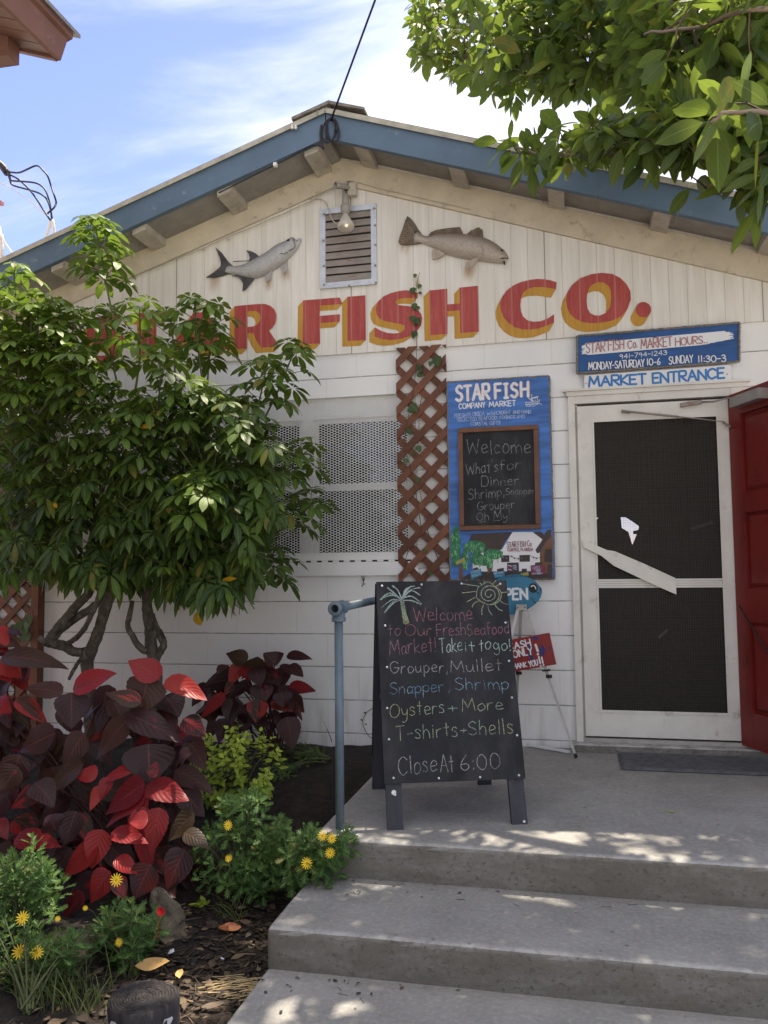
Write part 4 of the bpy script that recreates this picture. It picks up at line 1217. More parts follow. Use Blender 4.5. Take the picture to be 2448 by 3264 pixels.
mb.build('painted_light_string', M['blackpaint'], bs_)
# framed chalkboard screwed onto the board
ycb = yb-.004
x0, x1, z0, z1 = -.662, -.180, 1.556, 2.180
fr = MB(); fw = .0285
fr.bevbox(x0, x0+fw, ycb-.018, yb-.0035, z0+fw+.0003, z1-fw-.0003, .003); fr.bevbox(x1-fw, x1, ycb-.018, yb-.0035, z0+fw+.0003, z1-fw-.0003, .003)
fr.bevbox(x0, x1, ycb-.018, yb-.0035, z0, z0+fw, .003); fr.bevbox(x0, x1, ycb-.018, yb-.0035, z1-fw, z1, .003)
cb = fr.build('chalkboard', M['frame'], bs_)
sl = MB(); sl.box(x0+fw-.002, x1-fw+.002, ycb-.004, yb-.0035, z0+fw-.002, z1-fw+.002); sl.build('slate', M['slate'], cb)
t = MB(); yc = ycb-.0052
random.seed(11)
for s, a, c_, h in (('Welcome', (312, 1140), (1250, 1118), 215), ("What's", (305, 1448), (770, 1385), 165), ('for', (800, 1372), (1105, 1350), 140), ('Dinner', (532, 1610), (1075, 1585), 145)):
    wtext(q_ := MB(), s, KB, a, c_, h, 11, yc, .03, .2)
    q_.build('chalk_line', M['ckfaint'], cb)
for s, a, c_, h in (('Shrimp,', (365, 940), (520, 922), 44), ('Snapper', (527, 919), (652, 911), 28), ('Grouper', (405, 985), (563, 975), 36), ('Oh My!', (400, 1030), (545, 1022), 36)):
    wtext(q_ := MB(), s, KE, a, c_, h, 3.0, yc, .03, .2)
    q_.build('chalk_line', M['ckfaint'], cb)
wline(t, KE, [(412, 1036), (440, 1034)], 2.5, yc); wline(t, KE, [(470, 1030), (500, 1028)], 2.5, yc)
t.build('chalk_writing', M['ckfaint'], cb)

# ---------------------------------------------------------------- sandwich board
E_ = Vector((.944, .329, 0)); NHh = Vector((-.329, .944, 0)); TH = R(16.75)
BL_ = Vector((-.756, -1.705, PLAT)); AW = .591
AU = NHh*math.sin(TH)+ZU*math.cos(TH); AN = (-(E_.cross(AU))).normalized()
if AN.y > 0:
    AN = -AN
AN2 = None
TOPZ = 1.04
ab = thing('sandwich_board', 'black folding sandwich board with colourful chalk menu, standing on the platform', 'sandwich board', (-.47, -1.45, PLAT))


def ap(u, l, o=0.0):
    return BL_+E_*u+AU*l+AN*o


def abox(mb, u0, u1, l0, l1, o0, o1):
    mb.hexa([ap(u0, l0, o0), ap(u1, l0, o0), ap(u1, l0, o1), ap(u0, l0, o1), ap(u0, l1, o0), ap(u1, l1, o0), ap(u1, l1, o1), ap(u0, l1, o1)])


b = MB(); abox(b, -.002, AW, .182, TOPZ, -.012, 0.0)
fp = b.build('front_panel', M['slate'], ab)
for u0 in (0.004, AW-.072):
    l = MB(); abox(l, u0, u0+.066, .002, TOPZ-.02, -.034, -.0125); l.build('leg', M['boardleg'], ab)
# back half, hinged at the top, leaning the other way
top_c = ap(0, TOPZ, -.034)
AU2 = (-NHh*math.sin(TH)+ZU*math.cos(TH))


def bp(u, l, o=0.0):
    return top_c+NHh*.014-AU2*0+E_*u+(-AU2)*(TOPZ-l)+NHh*o


def bbox_(mb, u0, u1, l0, l1, o0, o1):
    mb.hexa([bp(u0, l0, o0), bp(u1, l0, o0), bp(u1, l0, o1), bp(u0, l0, o1), bp(u0, l1, o0), bp(u1, l1, o0), bp(u1, l1, o1), bp(u0, l1, o1)])


b = MB(); bbox_(b, 0, AW, .182, TOPZ, .024, .036); b.build('back_panel', M['slate'], ab)
for u0 in (0.004, AW-.07):
    l = MB(); bbox_(l, u0, u0+.066, .004, TOPZ-.02, .002, .0235); l.build('leg', M['boardleg'], ab)
h_ = MB(); h_.tube([ap(.06, TOPZ, -.036), ap(.12, TOPZ, -.036)], .006, 8); h_.tube([ap(AW-.12, TOPZ, -.036), ap(AW-.06, TOPZ, -.036)], .006, 8); h_.build('hinge', M['alu'], ab)
ch = MB(); ch.tube([ap(.03, .52, -.03), ap(.028, .47, -.10), bp(.03, .50, .0)], .003, 5); ch.build('stay_chain', M['alu'], ab)
KA = crop(1180, 1840, .301386); KA2 = crop(1180, 2200, .313442)
APN = ap(0, 0, .0012)


def aP(K, q, k=0.0):
    return onP(*K(*q), APN+AN*k, AN)


def atext(mb, s, K, a, c_, h, wpx=7, gap=.2, jit=.03):
    A = aP(K, a); B = aP(K, c_); C = aP(K, (a[0], a[1]-h)); s1 = (aP(K, (a[0]+100, a[1]))-A).length/100
    letters(mb, s, A, B, AU, (C-A).dot(AU), wpx*s1, AN, jit, gap)


def aline(mb, K, pts, wpx=8, sm=True):
    P = [aP(K, q) for q in pts]; s1 = (aP(K, (pts[0][0]+100, pts[0][1]))-P[0]).length/100
    mb.ribbon(cr(P, 5) if sm else P, wpx*s1, AN)


random.seed(3)
t = MB()
for s, a, c_, h in (('Welcome', (465, 465), (1085, 452), 145), ('to', (190, 622), (325, 608), 118), ('Our', (372, 625), (655, 610), 118), ('Fresh', (705, 622), (1010, 608), 130), ('Seafood', (1030, 612), (1470, 592), 122), ('Market!', (208, 822), (700, 782), 150)):
    atext(q_ := MB(), s, KA, a, c_, h, 7.2, .18)
    q_.build('pink_chalk_line', M['ckpink'], fp)
t.build('pink_chalk_writing', M['ckpink'], fp)
t = MB()
for s, a, c_, h in (('Take', (735, 803), (975, 775), 150), ('it', (1005, 775), (1105, 785), 110), ('to', (1155, 787), (1280, 752), 125), ('go!', (1305, 770), (1488, 775), 120)):
    atext(q_ := MB(), s, KA, a, c_, h, 7.6, .16)
    q_.build('mint_chalk_line', M['ckmint'], fp)
t.build('mint_chalk_writing', M['ckmint'], fp)
t = MB()
for s, a, c_, h in (('Grouper,', (215, 1015), (820, 1000), 118), ('Mullet', (850, 1002), (1390, 985), 125)):
    atext(q_ := MB(), s, KA, a, c_, h, 6.8, .2)
    q_.build('white_chalk_line', M['ckgrey'], fp)
for s, a, c_, h in (('Close', (292, 857), (680, 820), 180), ('At', (718, 832), (850, 828), 165), ('6:00', (920, 822), (1320, 790), 155)):
    atext(q_ := MB(), s, KA2, a, c_, h, 7.2, .2)
    q_.build('white_chalk_line', M['ckgrey'], fp)
t.build('white_chalk_writing', M['ckgrey'], fp)
t = MB()
for s, a, c_, h in (('Snapper', (215, 1240), (775, 1205), 125), (',', (830, 1200), (850, 1200), 125), ('Shrimp', (900, 1192), (1470, 1180), 128)):
    atext(q_ := MB(), s, KA, a, c_, h, 7.2, .2)
    q_.build('blue_chalk_line', M['ckblue'], fp)
t.build('blue_chalk_writing', M['ckblue'], fp)
t = MB()
for s, a, c_, h in (('Oysters', (205, 282), (755, 228), 140), ('+', (795, 225), (890, 215), 90), ('More', (935, 218), (1352, 190), 118), ('T-shirts', (265, 515), (890, 462), 150), ('+', (920, 440), (985, 435), 70), ('Shells', (1005, 460), (1455, 438), 150)):
    atext(q_ := MB(), s, KA2, a, c_, h, 7.2, .2)
    q_.build('yellow_chalk_line', M['ckyel'], fp)
t.build('yellow_chalk_writing', M['ckyel'], fp)
t = MB()
for fr_ in ([(330, 240), (300, 150), (235, 92)], [(330, 240), (250, 160), (185, 112)], [(330, 240), (210, 165), (110, 240)], [(330, 240), (240, 190), (150, 215)], [(330, 240), (230, 235), (125, 320)], [(330, 240), (240, 270), (150, 372)], [(330, 240), (380, 130), (470, 98)], [(330, 240), (420, 140), (525, 110)], [(330, 240), (430, 140), (525, 188)], [(340, 225), (440, 200), (540, 270)], [(340, 245), (440, 250), (535, 285)], [(330, 230), (400, 120), (440, 95)]):
    for k in range(3):
        aline(t, KA, [(x+rnd(-7, 7), y+rnd(-7, 7)) for x, y in fr_], 6)
t.build('palm_frond_drawing', M['ckmint'], fp)
t = MB()
for k in range(9):
    f = k/8; aline(t, KA, [(318+f*35+rnd(-3, 3), 255), (340+f*38, 380+rnd(-8, 8)), (352+f*60, 500-abs(f-.4)*30)], 6, False)
t.build('palm_trunk_drawing', M['ckyel'], fp)
t = MB()
sun_c = (1258, 180)
aline(t, KA, [(1125, 200), (1140, 110), (1200, 70), (1250, 50), (1310, 90), (1375, 140), (1385, 200), (1355, 260), (1280, 290), (1200, 270), (1150, 240), (1125, 200)], 8)
aline(t, KA, [(sun_c[0]+(20+a*2.4)*math.cos(a*.35), sun_c[1]+(20+a*2.2)*math.sin(a*.35)) for a in range(42)], 8)
for p_ in ([(1145, 95), (1050, 80), (968, 68)], [(1120, 150), (975, 165)], [(1125, 205), (1020, 260)], [(1150, 250), (1100, 275), (1078, 315)], [(1200, 290), (1180, 340), (1183, 395)], [(1245, 295), (1255, 350), (1288, 398)], [(1305, 270), (1350, 330), (1400, 355)], [(1360, 235), (1410, 275), (1455, 285)], [(1385, 165), (1445, 155)], [(1320, 100), (1370, 75)], [(1295, 75), (1330, 32)], [(1205, 60), (1212, 30)], [(1180, 75), (1160, 60)]):
    aline(t, KA, p_, 8)
t.build('sun_drawing', M['ckyel'], fp)
t = MB()
for K, q in [(KA, p_) for p_ in ((125, 92), (543, 77), (965, 68), (1375, 70), (158, 513), (1430, 480), (178, 952), (1467, 885), (1498, 1273))]+[(KA2, p_) for p_ in ((172, 182), (1440, 75), (190, 500), (1493, 458), (237, 893), (697, 895), (1117, 885), (1512, 865))]:
    t = MB(); t.lathe(aP(K, q, -.001), AN, [(.0052, 0), (.005, .0018), (.003, .003)], 10); t.build('screw_head', M['galv'], fp)
t = MB()
for q, r_ in (((240, 1040), 17), ((252, 1062), 9), ((1566, 1335), 9)):
    t.lathe(onP(*KA2(*q), ap(0, 0, -.0118), AN), AN, [(r_*.00062, 0), (r_*.00055, .0012)], 9)
t.build('paint_spot', M['wpaint'], ab)

# ---------------------------------------------------------------- fish-shaped OPEN sign, easel, CASH ONLY sign
yF = -.105
of = thing('fish_shaped_sign', 'teal fish-shaped OPEN sign hanging behind the sandwich board', 'sign', (-.40, yF, 1.15))
fo = [(1418, 1055), (1412, 1010), (1385, 965), (1330, 900), (1250, 845), (1150, 800), (1040, 782), (920, 795), (800, 835), (680, 900), (580, 985), (500, 930), (400, 860), (420, 1000), (440, 1090), (400, 1200), (390, 1330), (480, 1270), (570, 1190), (680, 1280), (800, 1345), (920, 1380), (1010, 1375), (1110, 1345), (1210, 1300), (1300, 1240), (1360, 1185), (1400, 1120)]
b = MB(); b.poly([onY(*KC(*q), yF) for q in fo], (), (0, .014, 0)); b.build('body', M['teal'], of)
t = MB(); wtext(t, 'OPEN', KC, (735, 1160), (1200, 1148), 150, 34, yF-.0015, .015, .24); t.build('lettering', M['wpaint'], of)
t = MB(); ec = (1290, 987)
t.poly([onY(*KC(ec[0]+66*math.cos(a*.3), ec[1]+72*math.sin(a*.3)), yF-.001) for a in range(21)])
t.build('eye', M['blackpaint'], of); t = MB()
for k in range(14):
    x = 880+k*28; y = 800+((x-1040)/200)**2*14
    wline(t, KC, [(x, y-2), (x+4, y+24)], 8, yF-.001)
for p_ in ([(1260, 1132), (1318, 1205)], [(1300, 1205), (1322, 1192)], [(1342, 1045), (1352, 1070)], [(1365, 1052), (1376, 1082)], [(1388, 975), (1400, 1030)], [(1402, 985), (1412, 1030)]):
    wline(t, KC, p_, 10, yF-.0012)
t.build('painted_markings', M['blackpaint'], of)
t = MB(); wline(t, KC, [(1258, 968), (1285, 950), (1318, 972), (1325, 1000)], 14, yF-.002, True); t.build('eye_glint', M['wpaint'], of)
# easel
KS = crop(1580, 1820, .28037)
ez = thing('easel', 'folding aluminium tripod easel with black feet, half hidden by the sandwich board', 'easel', (-.2, -.2, PLAT))
tc_ = onY(*KC(1115, 1270), -.135)
b = MB(); b.box(tc_.x-.028, tc_.x+.030, -.150, -.122, tc_.z-.016, tc_.z+.016); b.build('head', M['alu'], ez)
t = MB()
for dx in (-.02, .02):
    t.lathe((tc_.x+dx, -.150, tc_.z), (0, -1, 0), [(.004, 0), (.003, .003)], 8)
t.build('rivets', M['blackpaint'], ez)
RT_T = Vector((tc_.x+.020, -.138, tc_.z-.012)); RT_F = Vector((-.013, -.275, PLAT+.018))
LF_T = Vector((tc_.x-.020, -.138, tc_.z-.012)); LF_F = Vector((-.52, -.40, PLAT+.018))
BK_T = Vector((tc_.x-.004, -.120, tc_.z-.012)); BK_F = Vector((-.36, -.03, PLAT+.018))
def leg(a, b_):
    m_ = a.lerp(b_, .47)
    l = MB(); l.bar(a, m_+(b_-a).normalized()*.02, .018, .012, Vector((0, 1, 0))); l.bar(m_, b_, .013, .009, Vector((0, 1, 0)))
    o = l.build('leg', M['alu'], ez)
    f = MB(); d = (b_-a).normalized(); f.tube([b_-d*.012, b_+d*.012], [.008, .010], 10); f.build('foot', M['black'], o)
    k = MB(); k.tube([m_+Vector((-.012, -.008, 0)), m_+Vector((.022, -.008, 0))], .010, 10); k.build('clamp', M['black'], o)
leg(RT_T, RT_F); leg(LF_T, LF_F); leg(BK_T, BK_F)
pg_ = onY(*KS(560, 1118), -.20)
for dx in (0.02, -.18):
    p_ = MB(); a = pg_+Vector((dx, 0, -.003-.0*dx)); p_.tube([a+Vector((.0, .02, 0)), a+Vector((-.004, -.045, 0))], .0045, 8); p_.tube([a+Vector((-.035, -.01, -.004)), a+Vector((.01, -.008, 0))], .005, 8); p_.build('peg', M['black'], ez)
bb = MB(); bb.bar(Vector((-.278, -.02, .289)), Vector((-.047, -.157, .287)), .018, .012); 
tag(bb.build('fallen_rail', M['signwhite']), 'short white bar lying on the platform below the easel', 'bar')
cs = thing('cash_sign', 'small dark red CASH ONLY board propped on the easel', 'sign', (-.25, -.205, .85))
yC = -.205; q = [(612, 702), (690, 1062), (130, 1160), (60, 800)]
cpt = [onY(*KS(*p_), yC) for p_ in q]
b = MB(); b.poly(cpt, (), (0, .008, 0)); b.build('board', M['cashred'], cs)
e2 = (cpt[1]-cpt[0]).normalized(); e1 = (cpt[0]-cpt[3]).normalized(); upc = -e2
def ctext(mb, s, a, c_, h, w):
    A = onY(*KS(*a), yC-.0012); B = onY(*KS(*c_), yC-.0012); C = onY(*KS(a[0], a[1]-h), yC-.0012); s1 = (onY(*KS(a[0]+100, a[1]), yC-.0012)-A).length/100
    letters(mb, s, A, B, upc, (C-A).length, w*s1, NW, .03, .2)
t = MB(); random.seed(9)
ctext(t, 'CASH', (150, 895), (398, 850), 72, 15); ctext(t, 'ONLY', (205, 985), (420, 945), 80, 15); ctext(t, '!', (470, 948), (492, 944), 120, 26); ctext(t, 'THANK', (170, 1118), (355, 1088), 52, 11); ctext(t, 'YOU', (385, 1090), (485, 1073), 66, 12); ctext(t, '!!', (508, 1082), (552, 1076), 100, 18)
t.build('lettering', M['wpaint'], cs)
t = MB()
for cx, cy, rx, ry in ((452, 765, 38, 20), (530, 910, 32, 62), (385, 900, 26, 75), (612, 878, 14, 16), (320, 800, 22, 22), (405, 985, 20, 40)):
    t.poly([onY(*KS(cx+rx*math.cos(a*.52)*rnd(.8, 1.1), cy+ry*math.sin(a*.52)*rnd(.8, 1.1)), yC-.0006) for a in range(12)])
t.build('blue_dabs', M['spotblue'], cs)

# ---------------------------------------------------------------- lattice trellises
def clip(poly, x0, x1, z0, z1):
    for ax, v, sg in ((0, x0, 1), (0, x1, -1), (1, z0, 1), (1, z1, -1)):
        out = []
        for i in range(len(poly)):
            a, b_ = poly[i], poly[(i+1) % len(poly)]
            da, db = (a[ax]-v)*sg, (b_[ax]-v)*sg
            if da >= 0:
                out.append(a)
            if (da >= 0) != (db >= 0):
                t_ = da/(da-db); out.append((a[0]+(b_[0]-a[0])*t_, a[1]+(b_[1]-a[1])*t_))
        poly = out
        if len(poly) < 3:
            return []
    return poly


def lattice(name, label, x0, x1, z0, z1, ph):
    tr_ = thing(name, label, 'trellis', ((x0+x1)/2, -.02, z0), 'brown lattice trellises')
    for k, (sg, ya) in enumerate(((1, -.048), (-1, -.036))):
        mb = MB(); per = .1485; sw = .0425*1.414/2
        n = int((z1-z0)/per)+6
        for i in range(-4, n):
            zc_ = z0+i*per+ph*(1 if sg > 0 else .55)
            p_ = [(x0-.1, zc_-sw+sg*(-.1)), (x1+.1, zc_-sw+sg*(x1-x0+.1)), (x1+.1, zc_+sw+sg*(x1-x0+.1)), (x0-.1, zc_+sw+sg*(-.1))]
            c_ = clip(p_, x0, x1, z0, z1)
            if len(c_) >= 3:
                mb.poly([(x, ya, z) for x, z in c_], (), (0, .0105, 0))
        mb.build('slat_layer', M['brown'], tr_)
    return tr_


trl = lattice('lattice_trellis', 'brown diagonal lattice strip between the window and the blue board', -1.046, -.731, .34, 2.712, .035)
lattice('lattice_trellis', 'brown diagonal lattice strip at the left edge, behind the umbrella shrub', -3.96, -3.575, .30, 2.68, .10)
# posts closing the left trellis
pm = MB(); pm.box(-3.585, -3.53, -.075, -.005, .25, 2.68); o = pm.build('post', M['brown'], bpy.data.objects['lattice_trellis.001'])

# ---------------------------------------------------------------- mounted fish
def fish_body(mb, K, poly, ybase, th, n=34, m=9):
    P = [onY(*K(*q), ybase) for q in poly]
    P2 = [Vector((p.x, p.z)) for p in P]
    c_ = sum(P2, Vector((0, 0)))/len(P2)
    far = max(P2, key=lambda p: (p-c_).length); ax = (far-c_).normalized(); pr = Vector((-ax.y, ax.x))
    if pr.y < 0:
        pr = -pr
    L = [((p-c_).dot(ax), (p-c_).dot(pr)) for p in P2]
    t0 = min(l[0] for l in L); t1 = max(l[0] for l in L)
    rings = []
    mb.smooth = True
    for i in range(n+1):
        t_ = t0+(t1-t0)*(.004+.992*i/n)
        xs_ = []
        for k in range(len(L)):
            a, b_ = L[k], L[(k+1) % len(L)]
            if (a[0]-t_)*(b_[0]-t_) <= 0 and a[0] != b_[0]:
                xs_.append(a[1]+(b_[1]-a[1])*(t_-a[0])/(b_[0]-a[0]))
        lo_, hi_ = min(xs_), max(xs_); hh_ = (hi_-lo_)/2; mid_ = (hi_+lo_)/2
        ring = []
        for j in range(m+1):
            a_ = math.pi*j/m
            v_ = mid_-hh_*math.cos(a_); dep = min(th, hh_*.75)*math.sin(a_)
            q = c_+ax*t_+pr*v_
            ring.append(mb.vert((q.x, ybase-dep, q.y), j/m))
        rings.append(ring)
    for a, b_ in zip(rings, rings[1:]):
        for j in range(m):
            mb.face((a[j], a[j+1], b_[j+1], b_[j]))
    mb.face(rings[0][::-1]); mb.face(rings[-1])


def fin(mb, K, pts, y0, y1):
    P = [onY(*K(*q), y0) for q in pts]
    mb.poly(P, (), (0, y1-y0, 0))


KT = crop(600, 600, .24111); KR = crop(1240, 640, .26522)
tp = thing('mounted_tarpon', 'silver mounted fish with forked dark tail, left of the vent', 'mounted fish', (-2.0, -.03, 3.3))
b = MB()
fish_body(b, KT, [(1480, 645), (1502, 668), (1490, 720), (1440, 810), (1380, 880), (1310, 950), (1260, 1000), (1180, 1055), (1090, 1105), (1020, 1150), (950, 1175), (870, 1195), (780, 1190), (700, 1165), (620, 1140), (550, 1132), (490, 1120), (485, 1060), (540, 1022), (600, 1030), (680, 1025), (760, 1000), (830, 965), (900, 925), (980, 885), (1060, 835), (1130, 780), (1200, 735), (1270, 710), (1320, 680), (1385, 640), (1415, 690), (1445, 690)], -.024, .06)
b.build('body', M['tarpon'], tp)
b = MB(); fin(b, KT, [(600, 1035), (520, 960), (440, 850), (357, 778), (385, 840), (412, 900), (430, 980), (428, 1020), (412, 1048), (340, 1110), (232, 1177), (330, 1180), (440, 1160), (520, 1132), (600, 1130)], -.030, -.020)
b.build('tail_fin', M['finsilver'], tp)
b = MB(); fin(b, KT, [(765, 820), (800, 870), (815, 920), (800, 957), (850, 965), (940, 905), (890, 860), (830, 830)], -.034, -.026); b.bar(onY(*KT(595, 968), -.034), onY(*KT(850, 957), -.034), .004, .004); b.build('dorsal_fin', M['finsilver'], tp)
b = MB(); fin(b, KT, [(570, 1158), (640, 1165), (690, 1200), (725, 1260), (715, 1358), (760, 1330), (810, 1270), (870, 1195), (780, 1180), (640, 1140)], -.034, -.026); b.build('anal_fin', M['finsilver'], tp)
b = MB(); fin(b, KT, [(1110, 1085), (1010, 1160), (1040, 1235), (1085, 1210)], -.045, -.038); b.build('belly_fin', M['finpale'], tp); b = MB(); fin(b, KT, [(1315, 950), (1215, 1060), (1265, 1130), (1305, 1080)], -.055, -.048); b.build('belly_fin', M['finpale'], tp)
b = MB(); E0 = onY(*KT(1325, 697), -.052); b.lathe(E0, (0, -1, 0), [(.0115, -.02), (.0115, .004), (.007, .009), (.002, .010)], 14); o = b.build('eye', M['blackpaint'], tp)
b = MB(); b.tube([onY(*KT(x, y), -.066) for x, y in ((1385, 655), (1405, 720), (1415, 770), (1390, 800), (1330, 830))], .0025, 5); b.tube([onY(*KT(x, y), -.074) for x, y in ((1215, 860), (1270, 868), (1320, 845))], .002, 5); b.build('gill_line', M['finsilver'], tp)
rf = thing('mounted_redfish', 'bronze mounted fish with tan tail and black tail spot, right of the vent', 'mounted fish', (-.6, -.03, 3.4))
b = MB()
fish_body(b, KR, [(300, 400), (330, 360), (385, 395), (420, 425), (480, 425), (560, 408), (650, 398), (760, 393), (880, 400), (1000, 415), (1130, 440), (1230, 480), (1320, 540), (1390, 600), (1425, 650), (1438, 690), (1405, 740), (1395, 758), (1300, 752), (1180, 740), (1060, 720), (960, 708), (860, 690), (760, 665), (680, 640), (600, 600), (500, 550), (420, 520), (360, 510), (300, 515)], -.024, .06)
b.build('body', M['redfish'], rf)
b = MB(); fin(b, KR, [(218, 182), (260, 210), (310, 270), (350, 340), (395, 402), (390, 505), (300, 522), (220, 528), (135, 520), (110, 495), (130, 420), (165, 330), (190, 250)], -.034, -.022); tf = b.build('tail_fin', M['finbronze'], rf)
b = MB(); b.lathe(onY(*KR(320, 378), -.034), (0, -1, 0), [(.0075, 0), (.006, .002)], 12); b.build('tail_spot', M['blackpaint'], tf)
b = MB()
for k in range(9):
    f = k/8; b.bar(onY(*KR(330, 430), -.0355), onY(*KR(205-60*f, 250+265*f), -.0352), .0016, .0012)
b.build('fin_rays', M['fintan'], tf)
b = MB(); fin(b, KR, [(470, 425), (500, 378), (560, 352), (680, 330), (850, 313), (870, 345), (895, 405), (760, 420), (600, 425)], -.036, -.028); fin(b, KR, [(920, 412), (985, 355), (1010, 350), (1050, 325), (1085, 318), (1100, 335), (1125, 345), (1132, 445), (1000, 430)], -.036, -.028); b.build('dorsal_fin', M['finbronze'], rf)
b = MB(); fin(b, KR, [(680, 640), (600, 590), (525, 583), (513, 620), (520, 705), (590, 690)], -.036, -.028); b.build('belly_fin', M['fintan'], rf); b = MB(); fin(b, KR, [(1068, 690), (1000, 700), (920, 745), (913, 810), (980, 800), (1040, 760)], -.07, -.062); b.build('belly_fin', M['fintan'], rf)
b = MB(); b.lathe(onY(*KR(1358, 598), -.052), (0, -1, 0), [(.0065, -.02), (.0065, .004), (.003, .008), (.001, .008)], 12); b.build('eye', M['blackpaint'], rf); b = MB(); b.lathe(onY(*KR(1385, 742), -.045), (0, -1, 0), [(.006, -.02), (.006, .01), (.003, .014)], 10); b.tube([onY(*KR(x, y), -.057) for x, y in ((1345, 692), (1385, 686), (1435, 697))], .003, 5); b.build('mouth', M['blackpaint'], rf)
b = MB(); b.tube([onY(*KR(x, y), -.083) for x, y in ((1110, 530), (1130, 570), (1125, 630))], .0025, 5); b.tube([onY(*KR(x, y), -.085) for x, y in ((975, 650), (1040, 655), (1100, 635))], .0018, 5); b.build('gill_line', M['fintan'], rf)

# ---------------------------------------------------------------- floodlight fixture and its cables
KV = crop(1000, 520, .189873)
fl = thing('floodlight', 'painted double lamp holder with one large bulb over the vent', 'lamp', (-1.3, -.08, 3.75))
a = onY(*KV(580, 365), -.040); b_ = onY(*KV(725, 565), -.040)
b = MB(); b.bevbox(onY(*KV(505, 500), -.04).x, b_.x, -.075, -.037, b_.z, a.z, .004); b.build('junction_box', M['ivory'], fl)
b = MB(); b.lathe(onY(*KV(545, 445), -.076), (0, -1, 0), [(.013, 0), (.013, .012), (.008, .014)], 14); b.lathe(onY(*KV(660, 458), -.076), (0, -1, 0), [(.003, 0), (.002, .003)], 8); b.build('plug', M['black'], fl)
s0 = onY(*KV(545, 400), -.10); s1 = onY(*KV(360, 370), -.17)
b = MB(); d = (s1-s0).normalized(); b.lathe(s0, d, [(.010, -.02), (.017, 0), (.019, .05), (.021, (s1-s0).length), (.017, (s1-s0).length), (.016, (s1-s0).length-.03)], 16, False); b.build('empty_socket', M['greyfix'], fl)
b = MB(); b.tube([onY(*KV(590, 330), -.06), s0], .007, 8); b.tube([onY(*KV(550, 495), -.076), onY(*KV(525, 560), -.11)], .009, 8); b.build('swivel_arm', M['greyfix'], fl)
h0 = onY(*KV(530, 540), -.11); h1 = onY(*KV(533, 690), -.13); h2 = onY(*KV(535, 850), -.145); h3 = onY(*KV(540, 1130), -.165)
d = (h3-h0).normalized(); L = lambda P: (P-h0).dot(d)
b = MB(); b.lathe(h0, d, [(.012, -.004), (.020, .002), (.023, L(h1)-.004), (.019, L(h1)), (.031, L(h1)+.012), (.032, L(h2)-.035), (.024, L(h2)-.008), (.016, L(h2))], 18); b.build('lamp_holder', M['greyfix'], fl)
b = MB(); Lb = L(h3)-L(h2); b.lathe(h0, d, [(.014, L(h2)-.01), (.018, L(h2)+.01), (.034, L(h2)+Lb*.35), (.050, L(h2)+Lb*.62), (.055, L(h2)+Lb*.76), (.051, L(h2)+Lb*.88), (.034, L(h2)+Lb*.97), (.004, L(h2)+Lb*1.0)], 24); bu = b.build('bulb', M['bulb'], fl)
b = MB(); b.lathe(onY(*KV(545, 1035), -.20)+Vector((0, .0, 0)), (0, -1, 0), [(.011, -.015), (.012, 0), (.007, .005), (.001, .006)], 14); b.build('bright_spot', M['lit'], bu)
b = MB(); b.tube(cr([onY(*KV(x, y), yv) for x, y, yv in ((-60, 615, -.03), (80, 600, -.04), (180, 640, -.06), (235, 740, -.08), (270, 860, -.09), (320, 960, -.12), (390, 1025, -.15))], 5), .0038, 6); b.build('lamp_cord', M['greycable'], fl)
cd = thing('wall_cable', 'thin painted cable stapled along the left frieze board', 'cable', (-2, -.04, 3.5))
b = MB()
pts = [onY(*KT(x, y), -.042) for x, y in ((-900, 1245), (0, 868), (180, 800), (480, 662), (690, 575), (900, 490), (1050, 420), (1250, 340), (1500, 220), (1660, 160))]+[onY(*KV(x, y), -.043) for x, y in ((0, 590), (200, 490), (340, 420), (500, 350), (580, 300))]
b.tube(pts, .0035, 6); b.build('cable', M['greycable'], cd)
b = MB(); b.tube([onY(*KV(x, y), -.042) for x, y in ((580, 300), (760, 330), (1140, 435), (1580, 535))]+[onY(1500, 668, -.042)], .003, 6); b.build('cable', M['greycable'], cd)
for x, y in ((880, 385), (1215, 275), (1350, 210), (525, 672), (195, 812)):
    P = onY(*KT(x, y), -.037); b = MB(); b.bevbox(P.x-.011, P.x+.011, P.y-.008, P.y-.0005, P.z-.006, P.z+.006, .002); b.build('cable_clip', M['ivory'], cd)

# ---------------------------------------------------------------- overhead wire with a coil on the ridge
KW = crop(900, 300, .361664)
ow = thing('overhead_wire', 'black service wire running up from the roof peak, coiled at its end', 'wire', (-1.35, -.38, 4.1))
w0 = onY(*KW(430, 225), -.385); w1 = onY(1207, -30, -.9)
b = MB(); far_ = w0+(w1-w0)*7
b.tube([w0, w1, far_], .0062, 7); b.build('span', M['cable'], ow)
for (cx, cy, rx, ry, tw) in ((415, 320, 62, 110, .25), (445, 315, 48, 110, -.1), (425, 318, 38, 105, .1), (440, 325, 55, 98, -.25)):
    b = MB(); pts = []
    for k in range(25):
        a_ = 2*math.pi*k/24
        x = rx*math.cos(a_); y = ry*math.sin(a_)
        pts.append(onY(*KW(cx+x*math.cos(tw)-y*math.sin(tw), cy+x*math.sin(tw)+y*math.cos(tw)), -.372-.006*math.sin(a_*2)-rnd(0, .008)))
    b.tube(pts, .0052, 6); b.build('coil', M['cable'], ow)
b = MB(); b.tube(cr([onY(*KW(x, y), -.37) for x, y in ((345, 270), (335, 350), (345, 430), (365, 485))], 4), .006, 6)
b.tube(cr([onY(*KW(x, y), yv) for x, y, yv in ((360, 480, -.36), (300, 450, -.345), (200, 485, -.345), (0, 592, -.345), (-260, 720, -.345), (-560, 870, -.345))], 4), .004, 6); b.build('lead', M['cable'], ow)
